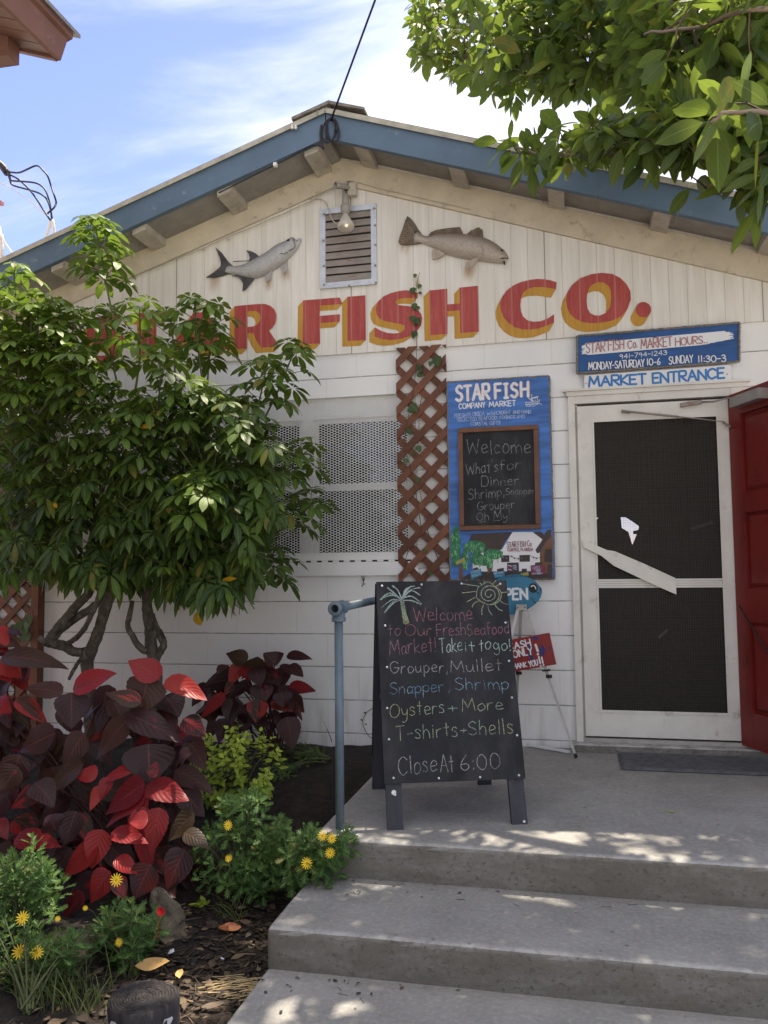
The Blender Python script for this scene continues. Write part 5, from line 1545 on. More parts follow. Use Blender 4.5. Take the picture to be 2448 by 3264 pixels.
for dx in (0, 30):
    P = onY(*KW(88+dx, 290), -.385)
    b = MB(); b.lathe(P+Vector((0, 0, .014)), (0, -.15, -1), [(.004, 0), (.0085, .003), (.0055, .010), (.0095, .018), (.0095, .026), (.004, .030)], 14)
    b.tube([P+Vector((.0, .03, .012)), P+Vector((0, 0, .012))], .003, 6)
    tag(b.build('insulator', M['ceramic']), ('left' if dx == 0 else 'right')+' one of two white insulators on the blue board by the peak', 'insulator', 'porcelain insulators')
b = MB(); P = onY(*KW(308, 180), -.375); b.bar(P, P+Vector((-.004, 0, .05)), .007, .003); tag(b.build('bent_nail', M['louver']), 'bent nail sticking up at the ridge peak', 'nail')
b = MB(); P = onY(*crop(0, 0, .7378)(1190, 712), -.36); b.bevbox(P.x-.011, P.x+.011, P.y-.012, P.y+.012, P.z-.013, P.z+.013, .003); tag(b.build('wire_bracket', M['ceramic']), 'small white bracket under the left blue gable board', 'bracket')

# service cables on the left roof
KL = crop(0, 480, .180832)
sm_ = thing('service_mast', 'two white-taped conduits rising from the left roof slope', 'mast', (-3.6, .5, 3.5), 'white conduits on the roof')
yM = .45
for pl, r_ in (([(800, 1620), (830, 1480), (880, 1300), (905, 1240)], .0135), ([(955, 1560), (950, 1400), (935, 1280), (915, 1210)], .0125)):
    b = MB(); b.tube([onY(*KL(x, y), yM) for x, y in [(pl[0][0]-30 if r_ > .013 else pl[0][0]+5, pl[0][1]+260)]+pl], r_, 10); b.build('conduit', M['conduit'], sm_)
b = MB()
for pl in ([(20, 220), (110, 300), (160, 370), (230, 385), (350, 385), (480, 330), (600, 275), (680, 275), (760, 350), (840, 450), (900, 620), (960, 800), (990, 920), (950, 1010), (870, 1080), (840, 1110)],
           [(60, 380), (160, 420), (300, 490), (420, 590), (520, 690), (640, 850), (760, 1040), (880, 1220)],
           [(130, 330), (180, 480), (200, 530), (400, 545), (600, 565), (720, 615), (800, 700), (850, 830), (890, 1000), (910, 1200)],
           [(100, 300), (170, 500), (200, 590), (280, 630), (500, 690), (660, 740), (770, 800), (830, 870), (880, 1000), (920, 1200)],
           ):
    b.tube(cr([onY(*KL(x, y), yM-.02+rnd(-.02, .02)) for x, y in pl], 4), .0072, 7)
b.tube([onY(*KL(x, y), yM) for x, y in ((-700, -300), (-60, 200), (60, 300), (130, 400))], .028, 9)
sv = b.build('service_cables', M['cable']); tag(sv, 'bundle of thick black cables looping down to the white roof conduits', 'cable')
b = MB(); b.tube(cr([onY(*KL(x, y), yM+.03) for x, y in ((-600, 350), (0, 575), (200, 660), (480, 850), (660, 1010), (800, 1125), (850, 1100))], 4), .0035, 6)
tag(b.build('guy_wire', M['greycable']), 'thin pale wire sloping to the white roof conduits', 'wire')
cm = thing('roof_conduits', 'thin white conduits at the far left roof edge', 'mast', (-3.9, .5, 3.4), 'white conduits on the roof')
for pl, r_ in (([(-10, 1340), (15, 1600), (30, 1960)], .010), ([(40, 1480), (60, 1960)], .007), ([(0, 1420), (70, 1600), (180, 1760), (270, 1860)], .007)):
    b = MB(); b.tube([onY(*KL(x, y), yM) for x, y in pl], r_, 8); b.build('conduit', M['conduit'], cm)
b = MB(); P = onY(*KL(-5, 910), 1.2); b.bevbox(P.x-.06, P.x+.015, 1.16, 1.24, P.z-.02, P.z+.02, .006); b.tube([P+Vector((-.05, .04, 0)), P+Vector((-.05, .04, -.9))], .018, 8)
tag(b.build('warning_light', M['redpaint']), 'small orange-red fitting at the left edge above the roof', 'fitting')

# ---------------------------------------------------------------- pipe handrail
hr = thing('handrail', 'blue-grey pipe handrail post and rail beside the steps', 'handrail', (-.95, -1.70, PLAT))
px0, py0, ph_ = -.951, -1.705, 1.165
b = MB(); b.tube([(px0, py0, PLAT-.03), (px0, py0, ph_-.03)], .0180, 18); b.build('post', M['pipe'], hr)
b = MB(); b.lathe((px0, py0, ph_-.052), (0, 0, 1), [(.0285, 0), (.0300, .004), (.0300, .014), (.0265, .018), (.0265, .04)], 20)
rd = Vector((.012, 1, .012)).normalized(); tcn = Vector((px0, py0, ph_+.004))
rr_ = [(.017, -.058), (.0290, -.058), (.0300, -.054), (.0300, -.040), (.0270, -.036), (.0270, .036), (.0300, .040), (.0300, .054), (.0285, .058), (.0210, .058)]
b.lathe(tcn, rd, rr_, 22, False); b.lathe(tcn-rd*.058, rd, [(.0171, 0), (.0168, .06)], 18, False); b.build('tee_fitting', M['pipe'], hr)
b = MB(); b.lathe(tcn-rd*.01, rd, [(.0165, 0), (.001, 0)], 18, False); b.build('bore', M['black'], hr)
b = MB(); b.tube([tcn+rd*.02, tcn+rd*1.70], .0180, 18); b.build('rail', M['pipe'], hr)
b = MB(); P = tcn+rd*1.69; b.lathe(P, rd, [(.05, -.002), (.05, .006), (.028, .009), (.027, .012)], 20); b.build('wall_flange', M['pipe'], hr)

# ---------------------------------------------------------------- door mat
dm = MB(); x0, x1, y0, y1 = .215, 1.02, -.495, -.118
nX, nY = 90, 42; g_ = [[0]*(nX+1) for _ in range(nY+1)]
for j in range(nY+1):
    for i in range(nX+1):
        x = x0+(x1-x0)*i/nX; y = y0+(y1-y0)*j/nY
        e = min(i, nX-i, j*1.0, nY-j)
        z = PLAT+.004+.010*min(1, e/2)
        if e > 4:
            q = noise.voronoi(Vector((x*22, y*22, 0)))[0]; z += .006*min(1, (q[1]-q[0])*3)-.004
        elif 2 <= e <= 3:
            z += .003
        g_[j][i] = dm.vert((x, y, z))
dm.smooth = True
for j in range(nY):
    for i in range(nX):
        dm.face((g_[j][i], g_[j][i+1], g_[j+1][i+1], g_[j+1][i]))
tag(dm.build('door_mat', M['matt']), 'dark grey embossed rubber mat in front of the screen door', 'door mat')
# twig hanging on the wall under the window
b = MB(); K8 = crop(800, 1700, .361664)
for pl in ([(985, 460), (990, 430), (985, 400), (975, 385)], [(990, 430), (993, 400), (990, 378)], [(990, 425), (1003, 395)], [(985, 455), (975, 465)], [(992, 445), (1008, 448)]):
    b.tube([onY(*K8(x, y), -.012) for x, y in pl], .0022, 5)
tag(b.build('dry_twig', M['twig']), 'tiny dark dry twig stuck on the wall under the window', 'twig')

# ---------------------------------------------------------------- neighbouring eave, upper left
nb = thing('neighbour_house', 'red-brown boarded eave of the next house, top left corner', 'house', (-3.4, -3.5, 0))
A = onY(194, 193, -1.2); sl_n = .36
EX, EZ, NY0 = A.x, A.z, -1.2
fd = Vector((-.18, 0, .0)) 
b = MB(); b.hexa([(EX, -9, EZ), (EX+.045, -9, EZ+.128), (EX+.045, NY0, EZ+.128), (EX, NY0, EZ), (EX-.022, -9, EZ), (EX+.020, -9, EZ+.14), (EX+.020, NY0, EZ+.14), (EX-.022, NY0, EZ)]); b.build('fascia_board', M['soffitbrown'], nb)
b = MB(); b.hexa([(EX+.02, -9, EZ+.105), (EX+.062, -9, EZ+.12), (EX+.062, NY0+.012, EZ+.12), (EX+.02, NY0+.012, EZ+.105), (EX+.02, -9, EZ+.15), (EX+.065, -9, EZ+.148), (EX+.065, NY0+.012, EZ+.148), (EX+.02, NY0+.012, EZ+.15)]); b.build('sub_fascia', M['soffitbrown'], nb)
# soffit of separate boards
for k in range(9):
    y1_ = NY0-.03-k*.0
b = MB(); bw = .098
for k in range(60):
    ya = NY0-.035-k*bw; yb_ = ya-bw+.007
    z0_ = EZ+.012+rnd(-.001, .001)
    b.hexa([(EX-.024, yb_, z0_), (EX-.024, ya, z0_), (EX-1.4, ya, z0_+1.376*sl_n), (EX-1.4, yb_, z0_+1.376*sl_n), (EX-.024, yb_, z0_+.015), (EX-.024, ya, z0_+.015), (EX-1.4, ya, z0_+1.376*sl_n+.015), (EX-1.4, yb_, z0_+1.376*sl_n+.015)])
b.build('soffit_board', M['soffitbrown'], nb)
b = MB(); b.hexa([(EX-.024, NY0-.03, EZ-.004), (EX-.024, NY0, EZ-.004), (EX-1.4, NY0, EZ-.004+1.376*sl_n), (EX-1.4, NY0-.03, EZ-.004+1.376*sl_n), (EX-.024, NY0-.03, EZ+.14), (EX-.024, NY0, EZ+.14), (EX-1.4, NY0, EZ+.14+1.376*sl_n), (EX-1.4, NY0-.03, EZ+.14+1.376*sl_n)]); b.build('end_board', M['soffitbrown'], nb)
b = MB(); P = onY(40, 189, NY0-.10); P2_ = onY(5, 194, NY0-.10)
b.hexa([(P.x-1.0, NY0-.14, P.z+.02), (P.x, NY0-.14, P.z), (P.x, NY0-.045, P.z), (P.x-1.0, NY0-.045, P.z+.02), (P.x-1.0, NY0-.14, EZ+.011+(EX-P.x+1.0)*sl_n), (P.x, NY0-.14, EZ+.004+(EX-P.x)*sl_n), (P.x, NY0-.045, EZ+.004+(EX-P.x)*sl_n), (P.x-1.0, NY0-.045, EZ+.011+(EX-P.x+1.0)*sl_n)]); b.build('rafter', M['soffitbrown'], nb)
b = MB(); b.hexa([(EX+.085, -9, EZ+.143), (EX+.085, NY0+.05, EZ+.143), (EX-2.6, NY0+.05, EZ+.143+2.685*sl_n), (EX-2.6, -9, EZ+.143+2.685*sl_n), (EX+.085, -9, EZ+.166), (EX+.085, NY0+.05, EZ+.166), (EX-2.6, NY0+.05, EZ+.166+2.685*sl_n), (EX-2.6, -9, EZ+.166+2.685*sl_n)]); b.build('roof', M['roofmetal'], nb)
b = MB(); b.box(EX-2.2, EX-1.35, -9, NY0-.5, -.1, EZ+.3); b.build('wall', M['soffitbrown'], nb)
# ================================================================ leaves
def prof_obov(t):
    return max(0.0, math.sin(math.pi*min(1, t**1.45)))**.75 if 0 < t < 1 else 0.0


def prof_ell(t):
    return max(0.0, math.sin(math.pi*t))**.8 if 0 < t < 1 else 0.0


def prof_ov(t):
    return max(0.0, math.sin(math.pi*min(1, t**.62)))**.85 if 0 < t < 1 else 0.0


DOWN = Vector((0, 0, -1))


def leaf(mb, base, d, nrm, L, W, prof, n=5, droop=0.15, fold=.12, tone=0.0, cols=1, wave=0.0, serr=0.0, twist=0.0):
    d = d.normalized(); s = d.cross(nrm)
    if s.length < 1e-3:
        s = d.orthogonal()
    s.normalize(); u = s.cross(d).normalized()
    ph = rnd(0, 6.28)
    prev = None
    mb.smooth = True
    for i in range(n+1):
        t = i/n
        c = base+d*(L*t)+DOWN*(droop*L*t*t)
        a = twist*t
        s2 = s*math.cos(a)+u*math.sin(a); u2 = u*math.cos(a)-s*math.sin(a)
        w = W*.5*prof(t)
        if 0 < i < n and serr:
            w *= 1+serr*(1 if i % 2 else -1)
        row = []
        if w < 1e-5:
            row = [mb.vert(c, tone, (0, t))]
        else:
            for k in range(-cols, cols+1):
                f = k/cols
                h = fold*abs(f)*w+wave*W*math.sin(t*7+ph+(1.5 if f > 0 else 0))*abs(f)-.10*w*f*f
                row.append(mb.vert(c+s2*(w*f)+u2*h, tone, (f, t)))
        if prev is not None:
            if len(prev) == 1 and len(row) > 1:
                for k in range(len(row)-1):
                    mb.face((prev[0], row[k+1], row[k]))
            elif len(row) == 1 and len(prev) > 1:
                for k in range(len(prev)-1):
                    mb.face((prev[k], prev[k+1], row[0]))
            elif len(row) > 1:
                for k in range(len(row)-1):
                    mb.face((prev[k], prev[k+1], row[k+1], row[k]))
        prev = row


def frame(ax):
    ax = ax.normalized(); s = ax.orthogonal().normalized(); return s, ax.cross(s)


# sunlit patches on the ground: the canopy keeps these clear (x, y, radius)
LIT_AT = ()
for (qx, qy, qY, r_) in ((120, 990, -1.1, .36), (230, 1050, -1.05, .2), (300, 760, -.85, .22), (60, 900, -.95, .2), (640, 1560, -1.3, .11), (620, 1240, -1.1, .11), (400, 2530, -1.9, .17), (90, 2675, -2.2, .11), (70, 2240, -1.55, .10), (310, 2170, -1.6, .07), (760, 2390, -1.0, .08), (100, 2950, -2.5, .06), (470, 3140, -2.8, .08), (1120, 2700, -1.9, .07)):
    q = onY(qx, qy, qY); q = q-SUN*((q.z-.2)/SUN.z); LIT_AT += ((q.x, q.y, r_),)


def lit_spot(P):
    """True where direct sun reaches the ground or plants in the photograph"""
    x, y, z = P
    g_ = P-SUN*((z-.2)/SUN.z)
    X, Y = g_.x, g_.y
    if -1.02 < X < -.12 and -1.86 < Y < -1.60:
        return True
    if -.12 <= X < .34 and -1.86 < Y < -1.62 and noise.noise(Vector((X*13, Y*19, 2.2))) > .05:
        return True
    for (cx, cy, r_) in LIT_AT+((-.93, -1.93, .10), (-.70, -1.95, .07), (-.93, -2.62, .12), (-.62, -2.78, .10), (-.30, -2.56, .05), (-1.25, -2.45, .13), (-1.72, -1.72, .10), (-1.88, -1.92, .17), (-2.25, -1.5, .22), (-2.6, -1.35, .3), (-2.9, -1.0, .35), (-1.55, -1.1, .13), (-1.2, -1.65, .10), (-2.1, -2.1, .09)):
        if (X-cx)**2+(Y-cy)**2 < r_*r_:
            return True
    return False


# ---------------------------------------------------------------- umbrella shrub by the wall
random.seed(101)
us = thing('umbrella_shrub', 'tall bushy green shrub with palmate leaflets and crooked grey trunks by the white wall', 'shrub', (-2.6, -.8, .2))
KU = crop(0, 1740, .421941)
def tr_pts(px_, y0, y1):
    n = len(px_); return [onY(*KU(x, y), y0+(y1-y0)*i/max(1, n-1)) for i, (x, y) in enumerate(px_)]
for pl, rr_, ya, yb_ in (([(690, 1500), (680, 1180), (660, 890), (690, 780), (740, 660), (770, 560), (800, 450), (830, 340), (800, 150), (780, -150), (760, -500)], [.040, .038, .036, .036, .034, .033, .034, .034, .026, .018, .010], -.75, -.85),
                         ([(650, 800), (560, 800), (480, 755), (400, 740), (345, 730), (290, 690)], [.026, .028, .028, .026, .022, .016], -.76, -.86),
                         ([(355, 730), (420, 640), (490, 560), (590, 440), (680, 330), (700, 100), (700, -600)], [.026, .026, .026, .027, .026, .02, .010], -.82, -.72),
                         ([(400, 700), (470, 620), (560, 555), (690, 470), (790, 380), (900, 200)], [.022, .024, .024, .022, .02, .014], -.80, -.66),
                         ([(500, 745), (570, 700), (640, 620), (700, 500), (735, 420), (760, 300)], [.015, .015, .015, .015, .014, .010], -.80, -.9),
                         ([(1170, 1500), (1180, 1000), (1150, 830), (1140, 740), (1140, 640), (1120, 540), (1110, 400), (1130, 100), (1200, -300)], [.036, .034, .034, .036, .036, .034, .03, .022, .012], -.70, -.6),
                         ([(1110, 800), (1050, 760), (1000, 680), (965, 610), (975, 540), (1000, 420)], [.022, .020, .018, .017, .016, .012], -.70, -.76),
                         ([(1170, 880), (1210, 800), (1235, 750), (1210, 670), (1170, 600), (1150, 520)], [.020, .022, .022, .022, .020, .016], -.66, -.62),
                         ([(520, 1010), (560, 930), (620, 840)], [.009, .010, .011], -.9, -.8),
                         ([(640, 1150), (650, 1000), (650, 900)], [.012, .012, .012], -.72, -.74)):
    b = MB(); P = tr_pts(pl, ya, yb_)
    k = 7; Q = [q_+rvec(.0018) for q_ in cr(P, k)]; R_ = []
    for i in range(len(Q)):
        f = i/k; a = min(int(f), len(rr_)-2); R_.append((rr_[a]+(rr_[a+1]-rr_[a])*(f-a))*(1+.16*noise.noise(Q[i]*24)))
    b.tube(Q, R_, 10); b.build('trunk', M['bark'], us)
CROWN = [(-60, 1010), (150, 1090), (270, 1180), (350, 1230), (470, 1245), (600, 1230), (700, 1255), (800, 1270), (860, 1320), (870, 1420), (890, 1520), (880, 1640), (840, 1750), (790, 1850), (690, 1925), (620, 1905), (540, 1880), (430, 1860), (330, 1830), (150, 1830), (-60, 1830)]
fo_ = MB(); st = MB()


def palmate(c, ax, r_, k, tone, droop):
    s, o = frame(ax); a0 = rnd(0, 6.28)
    for i in range(k):
        a = a0+2*math.pi*i/k+rnd(-.12, .12)
        rad = s*math.cos(a)+o*math.sin(a)
        d = (rad*1.0+ax*rnd(.0, .22)).normalized()
        L = r_*rnd(.78, 1.08)
        ps = c+d*L*.16
        leaf(fo_, ps, d, (ax+rad*.15).normalized(), L, L*rnd(.43, .52), prof_obov, 5, droop*rnd(.8, 1.3), .22, tone+rnd(-.06, .06))


def shoot(tip, base, k, r_, tone, spread=.125):
    """a leafy stem: compound leaves on petioles around the last part of the stem"""
    ax = (tip-base).normalized(); s, o = frame(ax)
    mid = base.lerp(tip, .5)+rvec(.02)
    st.tube(cr([base, mid, tip], 3), [.007, .006, .006, .0055, .005, .0045, .004], 5, False)
    a = rnd(0, 6.28); Ls = (tip-base).length
    for i in range(k):
        f = 1-(i/k)*min(.85, .42/Ls*.9)
        p_ = base.lerp(tip, f); a += 2.4
        rad = s*math.cos(a)+o*math.sin(a)
        pl_ = spread*(.35+.65*min(1, (i+1)/4))*rnd(.8, 1.2)
        c = p_+(rad*.9+ax*(.75-.6*i/k)+Vector((0, 0, .15))).normalized()*pl_
        st.tube([p_, c], [.0028, .0018], 4, False)
        nrm = (Vector((0, 0, 1))*.95+rad*.55+ax*.25).normalized()
        palmate(c, nrm, r_*(.6+.4*min(1, (i+2)/4)), random.choice((7, 8, 8, 9)), tone*(1-.45*i/k), .35+.25*i/k)


# leaders that break the outline at the top
for (x, y, Y, bx, by, k, tone) in ((305, 725, -.85, 390, 1150, 16, .95), (45, 870, -.95, 60, 1200, 9, .8), (190, 985, -1.0, 210, 1250, 9, .95), (100, 1010, -1.1, 100, 1300, 8, .9), (620, 965, -.75, 650, 1250, 9, .75), (545, 1010, -.5, 560, 1270, 7, .6), (690, 990, -.55, 660, 1260, 7, .55), (445, 985, -1.05, 430, 1250, 8, .8), (940, 1110, -.5, 840, 1340, 9, .5), (850, 1170, -.7, 800, 1380, 8, .5), (975, 1440, -.55, 860, 1570, 8, .55), (1000, 1600, -.45, 880, 1700, 8, .4), (620, 1240, -1.1, 600, 1420, 9, .5), (330, 1000, -.7, 380, 1250, 8, .6), (510, 1140, -1.15, 480, 1400, 8, .45), (640, 1560, -1.3, 610, 1700, 9, .75), (250, 1130, -1.2, 280, 1350, 8, .6), (20, 1100, -1.2, 30, 1350, 7, .6), (780, 1420, -1.05, 740, 1560, 8, .35), (890, 1810, -.6, 800, 1780, 6, .2), (130, 1180, -.6, 130, 1400, 7, .5), (0, 965, -1.15, 20, 1250, 9, .95), (120, 960, -1.1, 130, 1250, 9, 1.0), (235, 1010, -1.05, 240, 1280, 9, 1.0), (175, 1075, -1.15, 180, 1300, 9, .95), (60, 1090, -1.2, 70, 1330, 9, .9), (420, 1330, -1.2, 410, 1500, 8, .35)):
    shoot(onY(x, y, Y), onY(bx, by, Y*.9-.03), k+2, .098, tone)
# the dense crown
n = 0
while n < 1150:
    x, y = rnd(-80, 1000), rnd(960, 1940)
    if not inside(CROWN, x, y):
        continue
    n += 1
    edge = min(1, max(0, (y-1000)/900))
    Y = -.62+rnd(-.62, .42)
    P = onY(x, y, Y)
    out_ = Vector((rnd(-.7, .7), -.75+rnd(-.4, .7), rnd(.1, 1.0)-.35*edge)).normalized()
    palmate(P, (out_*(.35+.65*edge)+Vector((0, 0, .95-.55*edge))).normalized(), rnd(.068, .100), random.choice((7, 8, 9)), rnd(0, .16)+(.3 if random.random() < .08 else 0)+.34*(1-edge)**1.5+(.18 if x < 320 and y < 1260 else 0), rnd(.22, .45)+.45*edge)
    st.tube([P, P-out_*rnd(.10, .18)+DOWN*.03], [.0018, .0026], 4, False)
fo_.build('foliage', M['schef'], us); st.build('stems', M['gstem'], us)
yl = MB()
for (x0_, y0_, x1_, y1_, Y, w_) in ((1460, 540, 1490, 600, -.95, 90), (1395, 488, 1400, 610, -.93, 0),):
    pass
for (ax_, ay_, bx_, by_, Y, w_, m_) in ((625, 1950, 640, 1992, -.95, 34, 1), (705, 1850, 755, 1840, -1.15, 15, 1), (445, 1362, 495, 1352, -1.25, 16, 1), (172, 1602, 180, 1618, -1.2, 12, 1), (560, 1930, 572, 1945, -.95, 16, 1)):
    A, B = onY(ax_, ay_, Y), onY(bx_, by_, Y-.02)
    leaf(yl, A, B-A, (EYE-A).normalized(), (B-A).length, w_*(A-EYE).dot(FW)/FPX, prof_ell, 5, .05, .1)
yl.build('yellow_leaf', M['yelleaf'], us)

# ---------------------------------------------------------------- copperleaf plants
def copper(mb, K, bx, by, tx, ty, wpx, Y, tone, dY=-.03, roll=0.0):
    s = K(1, 0)[0]-K(0, 0)[0]
    A = onY(*K(bx, by), Y); B = onY(*K(tx, ty), Y+dY)
    v = (EYE-A).normalized()
    nrm = (v*.85+Vector((roll, 0, .55))).normalized()
    sc_ = (A-EYE).dot(FW)/FPX*s
    leaf(mb, A, B-A+Vector((0, 0, .12*(B-A).length)), nrm, (B-A).length, wpx*sc_*1.05, prof_ov, 16, rnd(.08, .30), rnd(.1, .34), tone, 2, rnd(.02, .055), .024, rnd(-.35, .35))
    return A


def copper_fill(mb, sm, polyg, n, Yf, Lr, base, seed, tone=(0.2, .62)):
    random.seed(seed); k = 0
    xs_ = [q[0] for q in polyg]; ys_ = [q[1] for q in polyg]
    while k < n:
        x, y = rnd(min(xs_), max(xs_)), rnd(min(ys_), max(ys_))
        if not inside(polyg, x, y):
            continue
        k += 1
        A = onY(x, y, Yf(x, y)+rnd(-.02, .16))
        ang = rnd(-2.6, .1) if random.random() < .8 else rnd(-3.14, 3.14)
        d = Vector((math.cos(ang), -.35+rnd(-.3, .3), math.sin(ang)*.8)).normalized()
        nrm = ((EYE-A).normalized()*rnd(.5, 1)+Vector((rnd(-.4, .4), 0, rnd(.4, .9)))).normalized()
        L = rnd(*Lr)
        leaf(mb, A, d, nrm, L*rnd(.7, 1.1), L*rnd(.58, .8), prof_ov, 12, rnd(.1, .45), rnd(.08, .34), rnd(*tone), 2, rnd(.02, .06), .022, rnd(-.5, .5))
        c_ = base+Vector((rnd(-.1, .1), rnd(-.06, .06), rnd(0, .1)))
        if k % 3 == 0:
            sm.tube(cr([c_, c_.lerp(A, .55)+Vector((0, 0, .06)), A], 4), [.006]*3+[.004]*3+[.003]*3, 5, False)


KM = crop(0, 2000, .421941); K7 = crop(0, 2400, .7378)
ym = lambda y: -1.50-.45*max(0, min(1, (y-2050)/750))   # lower leaves come nearer
cm1 = thing('copperleaf_shrub', 'big copperleaf with large red and purple leaves in front of the umbrella shrub', 'shrub', (-1.95, -1.7, .1), 'copperleaf shrubs')
lv = MB(); sm = MB()
BASE = onBed(380, 2830)+Vector((0, .12, 0))
POL = [(-60, 2190), (60, 2180), (160, 2230), (250, 2250), (330, 2180), (420, 2180), (520, 2200), (600, 2260), (640, 2330), (580, 2420), (560, 2480), (600, 2560), (640, 2640), (600, 2740), (540, 2840), (430, 2870), (330, 2890), (200, 2850), (100, 2780), (-60, 2760)]
copper_fill(lv, sm, POL, 120, lambda x, y: ym(y)+.16, (.13, .20), BASE, 55, (.15, .50))
random.seed(56)
for a in ((10, 225, 525, 268, 180, .30), (550, 465, 900, 335, 195, .66), (1200, 395, 950, 190, 200, .78), (1250, 395, 1555, 550, 170, .95), (1130, 370, 1060, 610, 300, .15), (955, 650, 1365, 870, 210, .30), (1380, 690, 1548, 800, 160, .55), (970, 690, 745, 960, 200, .2), (540, 490, 540, 745, 240, .2), (475, 500, 185, 450, 150, .25), (-60, 560, 88, 610, 150, 1.0), (120, 540, 350, 715, 130, .55), (1120, 880, 1130, 1150, 370, .05), (1200, 1085, 1100, 1080, 120, .6), (1095, 1180, 815, 1370, 235, 1.0), (1095, 1200, 1425, 1312, 200, 1.0), (1100, 1285, 812, 1450, 150, 1.0), (740, 1105, 568, 1125, 140, .95), (1010, 1070, 745, 1150, 110, .85), (630, 1035, 370, 1200, 200, .25), (370, 1230, 378, 1350, 130, .35), (150, 960, 60, 1230, 220, .25), (300, 1235, 98, 1350, 160, .5), (1110, 1260, 970, 1480, 130, .95), (760, 1200, 690, 1350, 95, .9), (820, 1130, 770, 1280, 100, .85), (1350, 990, 1460, 930, 140, .15), (640, 800, 490, 1020, 190, .1), (420, 800, 160, 930, 230, .2)):
    copper(lv, KM, a[0], a[1], a[2], a[3], a[4], ym(2000+.42*a[1])-.02+rnd(-.02, .02), a[5])
copper(lv, KM, 1065, 575, 782, 490, 135, -1.66, .45)
for a in ((690, 235, 655, 400, 100, 1.0), (60, 375, 272, 375, 92, 1.0), (425, 400, 283, 505, 115, .95), (475, 510, 398, 625, 110, .95), (480, 345, 640, 395, 85, .9), (500, 455, 590, 522, 72, .85), (800, 415, 730, 568, 125, .1), (840, 262, 735, 355, 105, .25), (795, 345, 905, 395, 80, .15), (180, 470, 108, 598, 85, 1.0), (-20, 290, 30, 360, 70, .95), (600, 230, 640, 480, 110, .8), (640, 290, 560, 300, 80, .9), (650, 480, 590, 620, 130, .05), (360, 600, 270, 720, 80, .6), (440, 330, 400, 480, 110, .8), (500, 540, 540, 620, 70, .6), (330, 250, 280, 390, 100, .25), (240, 330, 200, 250, 110, .2), (80, 60, 10, 160, 110, .3), (150, 130, 230, 210, 120, .25)):
    copper(lv, K7, a[0], a[1], a[2], a[3], a[4], ym(2400+.74*a[1])-.05+rnd(-.02, .02), a[5])
lv.build('foliage', M['copper'], cm1); sm.build('stems', M['rstem'], cm1)

cm2 = thing('copperleaf_shrub', 'smaller dark bronze copperleaf against the wall, left of the handrail', 'shrub', (-1.75, -.45, .25), 'copperleaf shrubs')
KX = crop(600, 2000, .301386); lv = MB(); sm = MB()
B2 = Vector((-1.72, -.42, .22))
copper_fill(lv, sm, [(650, 2200), (720, 2120), (830, 2090), (930, 2120), (930, 2200), (900, 2300), (820, 2330), (700, 2330), (640, 2270)], 46, lambda x, y: -.46, (.11, .16), B2, 77, (.12, .42))
random.seed(78)
for a in ((620, 370, 385, 270, 200, .1), (920, 380, 785, 260, 190, .1), (880, 370, 1020, 240, 150, .15), (1040, 300, 1318, 325, 120, .2), (968, 400, 1212, 522, 95, .2), (560, 395, 440, 585, 160, .85), (445, 560, 162, 580, 240, .15), (590, 395, 845, 370, 105, .25), (570, 420, 640, 560, 130, .6), (770, 595, 790, 785, 235, .35), (990, 680, 1010, 835, 200, .15), (1060, 640, 1355, 650, 150, .55), (1040, 945, 1100, 1262, 250, .1), (390, 700, 150, 950, 130, .75), (480, 740, 440, 990, 230, .3), (740, 760, 720, 995, 220, .5), (1130, 850, 1200, 970, 60, .45), (880, 800, 1110, 890, 140, .5), (700, 420, 760, 590, 200, .2), (480, 590, 390, 690, 120, .5), (960, 930, 920, 1020, 90, .1), (780, 985, 860, 1065, 90, .3), (380, 960, 330, 1200, 160, .05), (560, 1000, 600, 900, 120, .4), (830, 420, 960, 530, 80, .5)):
    copper(lv, KX, a[0], a[1], a[2], a[3], a[4], -.50+rnd(-.06, .05), a[5])
for tx, ty in ((915, 380), (610, 560), (850, 560), (870, 880), (1050, 680), (1040, 960), (430, 700), (720, 1020)):
    T_ = onY(*KX(tx, ty), -.48); sm.tube(cr([B2, B2.lerp(T_, .5)+Vector((rnd(-.04, .04), 0, .05)), T_], 4), [.008]*3+[.006]*3+[.004]*3, 6, False)
lv.build('foliage', M['copper'], cm2); sm.build('stems', M['rstem'], cm2)

cm3 = thing('copperleaf_shrub', 'tall copperleaf tip at the left edge, in front of the left lattice', 'shrub', (-2.7, -1.35, .2), 'copperleaf shrubs')
lv = MB(); sm = MB(); B3 = Vector((-2.72, -1.4, .15))
copper_fill(lv, sm, [(-90, 1990), (40, 2000), (100, 2100), (110, 2200), (80, 2330), (-90, 2400)], 26, lambda x, y: -1.42, (.12, .17), B3, 91, (.2, .7))
for a in ((-40, 100, 170, 110, 110, .35), (-30, 0, 60, 120, 120, .8), (-40, 130, 60, 190, 90, 1.0), (-20, 250, 160, 350, 160, 1.0), (20, 330, 80, 400, 110, .9), (60, 20, 170, 60, 60, .2)):
    copper(lv, KM, a[0], a[1], a[2], a[3], a[4], -1.47, a[5])
lv.build('foliage', M['copper'], cm3); sm.build('stems', M['rstem'], cm3)

